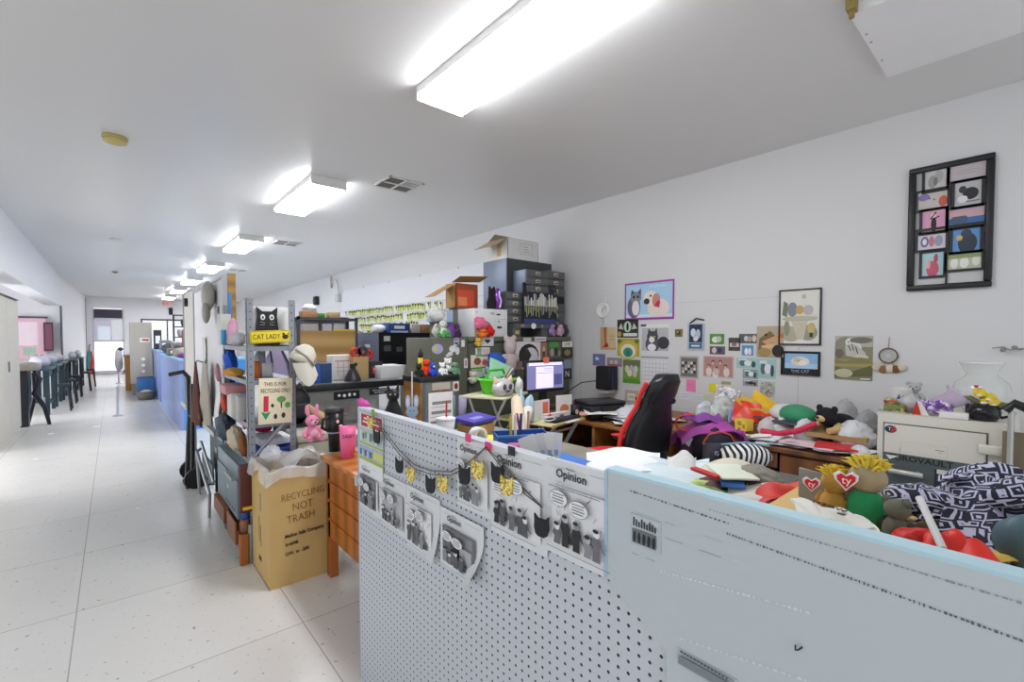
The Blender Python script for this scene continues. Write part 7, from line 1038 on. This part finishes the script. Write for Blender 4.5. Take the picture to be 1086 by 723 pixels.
for k in range(4): PT(t, 'leaflet', B(wp[k % 3]).x(TR((-.03 + .02 * k, .01 * k, 0), ry=-.35 + .16 * k, rx=-.15)).bx(-.03, .03, 0, .0015, 0, .11).m('#9ab4cc').bx(-.02, .02, -.0008, 0, .03, .05))
t = T('blue_folder', 'bright blue folder edge on the counter beside the largest newspaper page', 'folder', onC(612, 496), -.12); PT(t, 'cover', B('#2f62b8').bx(-.05, .06, -.2, .2, 0.0, .004)); PT(t, 'sheets', B('#e6e6e8').bx(-.045, .06, -.19, .19, .004, .012)); PT(t, 'top_cover', B('#3f72c8').bx(-.05, .06, -.2, .2, .012, .015))
# white sheets draped over the middle of the counter
def heap(nm, lab, cat, u0, v0, u1, v1, dz, mat, seed=1, group=None, th=.003, wave=.02, zb=CZ):
    """a draped sheet lying on the counter: the photo rectangle gives its footprint corners"""
    A, Bq, Cq, D = hz(u0, v1, zb), hz(u1, v1, zb), hz(u1, v0, zb), hz(u0, v0, zb); lim = lambda p: Vector((min(max(p.x, .84), 2.0), p.y, p.z)); A, Bq, Cq, D = map(lim, (A, Bq, Cq, D)); R_ = random.Random(seed); p1, p2, p3 = (R_.uniform(0, 6) for _ in range(3)); c0 = (A + Bq + Cq + D) / 4; c0.z = zb
    f = lambda p, q: (A * (1 - p) * (1 - q) + Bq * p * (1 - q) + Cq * p * q + D * (1 - p) * q) - c0 + Vector((0, 0, .004 + dz * (math.sin(PI * p) ** .6) * (math.sin(PI * min(1, q + .12)) ** .6) + wave * (.5 + .5 * math.sin(7 * p + p1 + 3 * q)) * (.4 + .6 * q) + .35 * wave * math.sin(15 * q + p2 + 5 * p)))
    return O(nm, B(mat if not isinstance(mat, str) else mt(mat, .6, 0, .06)).sheet(24, 16, f, True, th), lab, cat, tuple(c0), 0, group)
heap('paper_sheet', 'large white sheets spread on the counter in front of the gaming chair', 'paper', 622, 480, 700, 506, .02, '#e6e8ea', 3, wave=.014); heap('plastic_sheet', 'clear pale blue plastic sheet on the counter next to the smooth board', 'plastic', 672, 490, 752, 520, .015, mt('#d3e2e8', .25, 0, .05), 5, wave=.014); heap('crumpled_tissue', 'crumpled grey tissue on the counter below the backpack', 'tissue', 708, 488, 738, 506, .02, mt('#cfcfcd', .8, 0, .15, 20), 8, wave=.03)
heap('lime_sheet', 'lime green sheet edge along the smooth board', 'paper', 722, 512, 772, 527, .01, '#b9d477', 9, wave=.01); heap('maroon_folder', 'dark maroon folder under the blue notebook', 'folder', 738, 508, 800, 524, .02, '#4a2430', 10, wave=.008); heap('magazine_stack', 'cream and green magazines with a red spine on the counter', 'magazines', 742, 494, 806, 510, .04, '#cfcab4', 11, wave=.008)
def slab(nm, lab, cat, u, v, dz, w_, l_, th, col, rz): O(nm, B(col).bx(-w_ / 2, w_ / 2, -l_ / 2, l_ / 2, 0, th, .002), lab, cat, tuple(hz(u, v, CZ + dz)), rz)
slab('book', 'red spined book lying on the cream magazines', 'book', 748, 503, .052, .022, .1, .01, '#c22a34', -.35); slab('notebook', 'blue notebook lying on the maroon folder', 'notebook', 776, 511, .035, .06, .12, .012, '#3f72c0', -1.1); slab('magazine', 'white green magazine on top of the magazine stack', 'magazine', 775, 501, .056, .1, .15, .006, '#d6dccb', -.8)
O('grey_sleeve', B(mt('#7f7c72', .6, 0, .15, 15)).blob((.04, .07, .028), 4, .2, 16, (0, 0, .028), -.028), 'taupe rolled sleeve at the right end of the magazines', 'sleeve', tuple(hz(805, 515, CZ + .02)), -.5)
heap('paper_bag', 'white paper bag lying on the counter left of the red ribbon paper', 'bag', 772, 518, 840, 545, .035, '#d2cfc8', 14, wave=.02); heap('gift_wrap', 'red and orange ribbon paper on the counter', 'wrapping', 800, 524, 866, 548, .05, mottled(['#d2332a', '#c02a24', '#e0704a', '#d8452f'], 6, 'noise'), 15, wave=.025); heap('green_bag', 'green bag edge under the white paper bag', 'bag', 755, 520, 815, 540, .008, '#4fae5a', 16, wave=.01); heap('dark_cloth', 'dark green cloth right of the red ribbon paper', 'cloth', 838, 534, 880, 556, .03, '#2f4a3e', 17, wave=.015)
slab('cardboard_tag', 'grey card standing beside the first yellow haired plush', 'card', 860, 530, .07, .004, .06, .07, '#8f8f8a', -.3)
A_, B_, C_, D_ = hx(846, 549, .88), hx(938, 574, .88), hx(917, 547, 1.02), hx(838, 526, 1.02); c0 = Vector((A_.x, B_.y, 1.121)); t = T('shopping_bag', 'white bag with MEOW lettering and a green bottom on the counter', 'bag', tuple(c0))
sf = lambda a, q, k=0.0: (A_ * (1 - a) * (1 - q) + B_ * a * (1 - q) + C_ * a * q + D_ * (1 - a) * q) - c0 + Vector((0, 0, k + .008 * math.sin(6 * a + 1) * math.sin(PI * q) + .004 * math.sin(13 * a + 5 * q)))
PT(t, 'body', B(mt('#dcdbd4', .5)).sheet(20, 12, sf, True, .004)); PT(t, 'green_base', B('#62bb3c').sheet(16, 4, lambda a, q: sf(a, -.12 + .3 * q, -.004 + .003 * q), True, .003)); PT(t, 'fold', B('#cfcec6').sheet(10, 6, lambda a, q: sf(.35 + .6 * a, .25 + .5 * q, .004 + .014 * math.sin(PI * a) * math.sin(PI * q)), True, .003))
mp_ = sf(.52, .86); ex_ = (sf(.62, .86) - sf(.42, .86)).normalized(); ey_ = (sf(.52, .95) - sf(.52, .7)).normalized(); ez_ = ex_.cross(ey_).normalized(); Mw = Matrix((ex_, ez_.cross(ex_), ez_)).transposed().to_4x4(); Mw.translation = mp_ + ez_ * .012
PT(t, 'lettering', B().text('MEOW', .017, Mw, mt('#3a3a38'), .0008)); Me = Mw.copy(); Me.translation = sf(.66, .55) + ez_ * .016; PT(t, 'print', B('#4a4e50').x(Me).prism(circ(0, 0, .012, .007), -.002, .002, 'z'))
O('flat_carton', B(kraft).bx(0, .52, 0, .76, 0, .07, .003), 'flat brown carton under the plush toys and the jacket', 'box', (.86, -.35, CZ))
CR = 1.121; pc = hx(884, 552, 1.12); plush('lion', 'yellow haired tan plush with a heart tag, left of the green shirted plush', (pc.x, pc.y, CR), .118, '#b58a3f', 1.3, 'none', None, '#d8c08a', '#e4c43a', None, 'sit', (.16, .38, .66, -2.5))
pc = hx(918, 566, 1.12); plush('plush_ape', 'tan plush with a yellow tuft and a green shirt behind the white bag', (pc.x, pc.y, CR), .15, '#a8987a', 1.4, 'none', None, '#b5a588', '#e6cc4a', None, 'sit', (.094, .345, .68, -2.6), '#2f9a62')
pc = hx(950, 570, 1.08); plush('bear', 'grey green plush bear facing away right of the green shirted plush', (pc.x, pc.y, CR), .095, '#6b7062', 1.2, 'round', None, '#d0d0ca', None, '#4a4c48')
pc = hx(1003, 582, 1.03); t = T('folded_hat', 'bright red folded cap lying before the patterned jacket', 'cap', (pc.x, pc.y, CR), -1.1); t.scale = (.5, .55, .95); rd = mt('#dd2b1e', .5, 0, .06, 8)
PT(t, 'crown', B(rd).sheet(16, 12, lambda a, q: (-.085 + .17 * a, -.06 + .12 * q, .01 + .06 * math.sin(PI * a) ** .7 * math.sin(PI * (.15 + .75 * q)) + .008 * math.sin(11 * a)), True, .006)); PT(t, 'brim', B(rd).sheet(16, 8, lambda a, q: (-.02 + .15 * a, -.1 + .07 * q, .02 + .045 * math.sin(PI * a) * (.5 + .5 * q)), True, .006)); PT(t, 'base_fold', B(mt('#c8231c', .5)).blob((.07, .05, .03), 6, .15, 14, (-.06, .02, .03), -.028)); PT(t, 'under_band', B('#1d1e20').bx(.06, .13, -.07, -.01, 0, .025, .006))
q1, q2 = hx(975, 528, 1.06), hx(1000, 582, .98); O('white_rod', B('#d3d4d4').tube([q1 - q2, Vector((0, 0, 0))], .006, 8), 'white plastic rod leaning over the red cap', 'rod', tuple(q2))
# patterned jacket over a chair back
def maze():
    m, nt, b = newmat('maze_print'); L = nt.links; tc = N(nt, 'ShaderNodeTexCoord'); mp = N(nt, 'ShaderNodeMapping'); mp.inputs['Rotation'].default_value = (.5, .3, .4); L.new(tc.outputs['Object'], mp.inputs[0])
    no = N(nt, 'ShaderNodeTexNoise'); no.inputs['Scale'].default_value = 9; L.new(tc.outputs['Object'], no.inputs[0]); ad = N(nt, 'ShaderNodeMix', data_type='VECTOR'); ad.inputs[0].default_value = .06; L.new(mp.outputs[0], ad.inputs[4]); L.new(no.outputs['Color'], ad.inputs[5])
    vo = N(nt, 'ShaderNodeTexVoronoi', distance='CHEBYCHEV'); vo.inputs['Scale'].default_value = 26; vo.inputs['Randomness'].default_value = .75; L.new(ad.outputs[1], vo.inputs[0])
    w1 = N(nt, 'ShaderNodeMath', operation='MULTIPLY'); w1.inputs[1].default_value = 24.0; L.new(vo.outputs['Distance'], w1.inputs[0]); s1 = N(nt, 'ShaderNodeMath', operation='SINE'); L.new(w1.outputs[0], s1.inputs[0]); g = N(nt, 'ShaderNodeMath', operation='GREATER_THAN'); g.inputs[1].default_value = .25; L.new(s1.outputs[0], g.inputs[0])
    mx = N(nt, 'ShaderNodeMix', data_type='RGBA'); mx.inputs[6].default_value = rgba(lin('#1a1d30')); mx.inputs[7].default_value = rgba(lin('#b9b8d0')); L.new(g.outputs[0], mx.inputs[0]); L.new(mx.outputs[2], b.inputs['Base Color']); b.inputs['Roughness'].default_value = .85; return m
mz = maze(); jc = hx(1050, 545, 1.24)
t = T('jacket', 'navy and white maze patterned jacket heaped at the right of the counter', 'jacket', (jc.x, jc.y, CR), -PI / 2 - .1); t.scale = (.72, .85, .56)
def body(a, q):
    x = -.13 + .26 * a; r_ = math.sin(PI * a) ** .5
    return (x + .02 * math.sin(5 * q), -.1 + .2 * q + .02 * math.sin(7 * a), .03 + (.2 - .1 * (1 - q)) * r_ * math.sin(PI * (.12 + .7 * q)) + .012 * math.sin(9 * a + 7 * q) + .008 * math.sin(21 * q + 3 * a))
PT(t, 'body', B(mz).sheet(36, 26, body, True, .006)); PT(t, 'hood', B(mz).sheet(30, 18, lambda a, q: (-.115 + .26 * a, .03 + .1 * q, .13 + .1 * math.sin(PI * (.1 + .8 * a)) * math.sin(PI * (.2 + .6 * q)) + .012 * math.sin(8 * a + 9 * q)), True, .006)); PT(t, 'sleeve', B(mz).tube([(-.06, .0, .06), (-.14, -.02, .09), (-.2, -.03, .075), (-.23, -.05, .03)], [.06, .06, .05, .045], 14)); PT(t, 'sleeve', B(mz).tube([(.1, .0, .18), (.06, -.06, .2), (.0, -.08, .17)], [.05, .045, .035], 14)); PT(t, 'front_flap', B(mz).sheet(20, 14, lambda a, q: (-.07 + .18 * a, -.16 + .11 * q, .015 + .13 * q + .01 * math.sin(8 * a + 3)), True, .005))
p = hx(1078, 590, 1.12); O('chair_back', B(mt('#4f6a74', .5)).blob((.03, .035, .045), 3, .1, 14, (0, 0, .045), -.045), 'teal padded cushion beside the patterned jacket', 'cushion', (p.x, p.y - .005, CR)); bpy.data.objects['chair_back'].name = 'cushion'
p = hx(1080, 540, 1.3); O('green_clip', B('#56c46a').blob((.03, .035, .018), 2, .15, 12), 'bright green plastic piece on the patterned jacket', 'toy', (1.22, p.y + .0, 1.225)) if False else None
heap('padded_envelope', 'tan yellow padded envelope at the right end of the counter', 'envelope', 1044, 585, 1090, 606, .02, '#d9b65a', 21, wave=.01, zb=CR + .003); heap('paper_sheet', 'cream paper under the red cap', 'paper', 985, 575, 1046, 600, .006, '#e0cf9a', 22, wave=.004, zb=CR + .001)

# ------------------------------------------------------------------ safe
cr = mt('#d3d0c6', .45, 0, .03); cr2 = mt('#cbc8be', .45, 0, .03)
t = T('safe', 'cream office safe with a dark lower panel beside the brown desk', 'safe', (3.52, .1, 0)); PT(t, 'body', B(cr).bx(0.012, .7, 0, .565, .0, 1.045, .006)); PT(t, 'front_frame', B(cr).bx(0, .012, 0, .565, 0, 1.045)); PT(t, 'door', B(cr2).bx(-.012, 0, .1, .53, .05, .985, .004)); PT(t, 'door_gap', B('#6b675c').bx(-.002, .0005, .093, .537, .043, .992))
PT(t, 'lower_panel', B(mt('#525a5c', .4, 0, .04)).bx(-.016, -.012, .15, .53, .3, .815)); fx = lambda y, z: TR((-.0125, y, z), rz=-PI / 2) @ TR(rx=PI / 2)
PT(t, 'lettering', B().text('EUROVAULT', .045, TR((-.0165, .505, .79), rz=-PI / 2) @ TR(rx=PI / 2), mt('#1a1c1c'), .0004, 'LEFT', 1.1, .02)); PT(t, 'handle', B(mt('#b9b9b4', .35, .5)).cyl((-.016, .49, .715), (-.05, .49, .715), .012).cyl((-.016, .37, .715), (-.05, .37, .715), .012).tube([(-.05, .5, .715), (-.05, .345, .715)], .015)); PT(t, 'keypad_panel', B('#2a2c2d').bx(-.022, -.016, .16, .3, .55, .76).m('#c9cac6').bx(-.024, -.022, .19, .29, .735, .76)); b = B(); b.text('300', .022, TR((-.0245, .24, .747), rz=-PI / 2) @ TR(rx=PI / 2), mt('#1c1c1c'), .0003); b.m('#111').cyl((-.022, .23, .66), (-.045, .23, .66), .035); PT(t, 'dial', b)
PT(t, 'hinge', B(cr).bx(-.03, .0, .02, .13, .88, .93, .008)); PT(t, 'logo', B('#2b3350').x(TR((-.0125, .5, .955), rz=-PI / 2)).prism(circ(0, 0, .028, .022), -.002, 0).m('#b8323a').prism([(0, -.02), (.024, -.01), (.027, .0), (.02, .013), (.01, .018), (.004, 0)], -.003, -.002).text('T', .028, TR((-.004, -.0035, 0), rx=PI / 2), mt('#e9e9ea'), .0003)); b = B('#a9a69c')
for y0, y1, z0, z1 in ((.25, .45, .888, .889), (.25, .45, .83, .831), (.25, .251, .83, .889), (.449, .45, .83, .889)): b.bx(-.0128, -.012, y0, y1, z0, z1)
b.m('#77746c').bx(-.0128, -.012, .27, .29, .85, .852).bx(-.0128, -.012, .262, .3, .862, .866).bx(-.0128, -.012, .455, .457, .8, .85); PT(t, 'label_outline', b); PT(t, 'torn_tape', B('#dcdad2').prism([(.52, .8), (.46, .8), (.5, .775)], -.018, -.0165, 'x'))
SZ = 1.046
def onS(u, X=3.75): p = hx(u, 430, X); return (X, p.y, SZ)
t = T('jar', 'white printed jar at the left of the safe top', 'jar', onS(957, 3.8)); PT(t, 'body', B(mt('#dcdad6', .3)).lathe([(0, 0), (.05, 0), (.055, .06), (.052, .12), (.058, .135), (.05, .14), (.045, .02), (0, .015)])); PT(t, 'print', B('#4a5a94').x(TR((-.054, .0, .07), rz=-PI / 2)).prism([(-.02, 0), (-.01, .03), (.0, .005), (.015, .025), (.02, -.01), (0, -.015)], -.002, .004))
t = T('trinket_box', 'green and gold trinket box at the front left of the safe top', 'trinket', onS(949, 3.62)); PT(t, 'box', B(mottled(['#6a7f42', '#8f8a3c', '#4a5a34', '#c0a860'], 60)).bx(-.03, .03, -.05, .05, 0, .05, .008)); PT(t, 'figures', B(mottled(['#5f7a42', '#b8543a', '#c9b890', '#8a9a6a'], 50)).blob((.03, .04, .025), 5, .3, 14, (0, .02, .06))); PT(t, 'base', B('#a9a79c').bx(-.04, .04, -.06, .08, 0, .006))
O('figurine', B('#d8792e').tube([(0, 0, 0), (.0, .01, .04), (-.005, .0, .07)], [.014, .018, .008]).ell((0, 0, .08), .013), 'orange figurine in front of the white printed jar', 'figurine', onS(960, 3.66))
plush('mouse_figurine', 'small silver mouse figurine behind the clear crumpled bag', (3.82, onS(969, 3.82)[1], SZ + .03), .16, '#b0b0ae', -PI / 2, 'round'); O('riser_box', B('#c9c8c4').bx(-.05, .05, -.05, .05, 0, .029), 'small white block under the silver mouse figurine', 'block', (3.82, onS(969, 3.82)[1], SZ))
O('plastic_bag', B(glassy('#d2d4d6', .7, .15)).blob((.05, .06, .05), 9, .3, 16, (0, 0, .05), -.05), 'clear crumpled bag in front of the silver mouse figurine', 'bag', onS(967, 3.68)); t = T('tent_card', 'red and white folded card on the front of the safe top', 'card', onS(975, 3.6)); PT(t, 'red_side', B('#b8321f').prism([(.03, 0), (-.01, 0), (.01, .08)], -.02, .0, 'x')); PT(t, 'white_side', B('#dedad8').prism([(-.01, 0), (-.045, 0), (-.01, .075), (.01, .08)], -.012, .01, 'x'))
t = T('flower_bouquet', 'purple flower bouquet in a clear cone on the safe top', 'bouquet', onS(993, 3.64)); R_ = random.Random(4); b = B(mottled(['#8a5ab0', '#b48ad0', '#d6c4e4', '#6a3f94', '#e6dcee'], 70))
for k in range(26): b.ell((R_.uniform(-.04, .04), R_.uniform(-.07, .07), .05 + R_.uniform(-.025, .03)), R_.uniform(.014, .022), 7)
PT(t, 'blossoms', b); PT(t, 'wrapper', B(glassy('#cbb8d6', .5, .2)).tube([(0, .02, .06), (0, -.07, .1), (0, -.1, .14)], [.03, .05, .075], 12, False)); PT(t, 'paper', B('#cfb6c0').bx(-.02, .0, .05, .09, 0, .05))
O('small_box', B('#e2e1dd').bx(-.03, .03, -.06, .06, 0, .035, .004), 'small white box under the flower bouquet at the safe edge', 'box', onS(1012, 3.57)); O('figurine', B('#2a2a2c').blob((.02, .03, .02), 3, .25, 12, (0, 0, .02), -.02).m('#c9a04a').ell((0, .03, .03), .014), 'black and gold figurine behind the purple bouquet', 'figurine', (3.85, onS(988, 3.85)[1], SZ)); O('lamp_stand', B('#3c4034').bx(-.02, .02, -.015, .015, 0, .085, .004), 'dark green block left of the black mug', 'block', onS(1028, 3.66))
t = T('mug', 'large black mug holding yellow flowers on the safe top', 'mug', onS(1044, 3.62)); PT(t, 'body', B(mt('#1e1f22', .2)).lathe([(0, 0), (.05, .0), (.066, .025), (.068, .05), (.058, .085), (.053, .085), (.06, .05), (.045, .01), (0, .008)], n=28)); PT(t, 'handle', B(mt('#1e1f22', .2)).tube([(0, -.06, .075), (0, -.095, .07), (0, -.1, .035), (0, -.062, .02)], .008, 8))
for k, (y, z, r3) in enumerate(((.02, .15, .028), (-.02, .13, .026), (-.035, .105, .026), (.0, .11, .022))): PT(t, 'yellow_flower', B(mt('#e2c62a', .6)).blob((r3, r3, r3 * .8), k + 2, .25, 12, (-.01, y, z)).m('#e9e4d8').ell((-.03, y, z - .012), (.012, .016, .008), 8)); 
PT(t, 'leaves', B('#6b6a44').tube([(0, .0, .08), (-.01, .06, .12), (-.01, .08, .125)], [.012, .016, .002]).tube([(0, -.02, .07), (-.01, -.07, .095), (-.01, -.1, .1)], [.012, .016, .002]).tube([(0, .0, .08), (0, .03, .17)], [.01, .002])); PT(t, 'bee', B('#c23a30').ell((-.01, .03, .185), (.01, .014, .008), 8).m('#e8e8e4').ell((-.018, .02, .18), .008, 6))
t = T('vase', 'large clear frosted glass vase at the back of the safe top', 'vase', (4.0, onS(1040, 4.0)[1], SZ)); PT(t, 'body', B(glassy('#dcdedc', .6, .15)).lathe([(0, 0), (.07, 0), (.12, .06), (.135, .12), (.12, .18), (.075, .22), (.068, .235), (.095, .29), (.1, .3)], n=32)); PT(t, 'rim', B(glassy('#e3e5e3', .6, .12)).lathe([(.098, .295), (.104, .3), (.1, .306)], n=32))
t = T('luggage_trolley', 'folded trolley with a black grip and steel posts right of the safe', 'trolley', (3.42, .07, 0)); PT(t, 'grip', B(mt('#1d1e20', .4)).tube([(0, .06, 1.13), (0, .03, 1.17), (0, -.05, 1.13), (0, -.1, 1.12)], .022, 8)); PT(t, 'post', B(mt('#b9bab8', .35, .4)).cyl((0, .04, .05), (0, .04, 1.13), .012)); PT(t, 'post', B(mt('#b9bab8', .35, .4)).cyl((0, -.08, .05), (0, -.08, 1.12), .012)); PT(t, 'slat_back', B('#7d735f').bx(.03, .05, -.2, .07, .05, 1.02).m('#5d5546').bx(.028, .03, -.03, -.01, .05, 1.02).bx(.028, .03, -.14, -.12, .05, 1.02)); PT(t, 'base', B('#2a2a2c').bx(-.1, .06, -.2, .07, 0, .05))
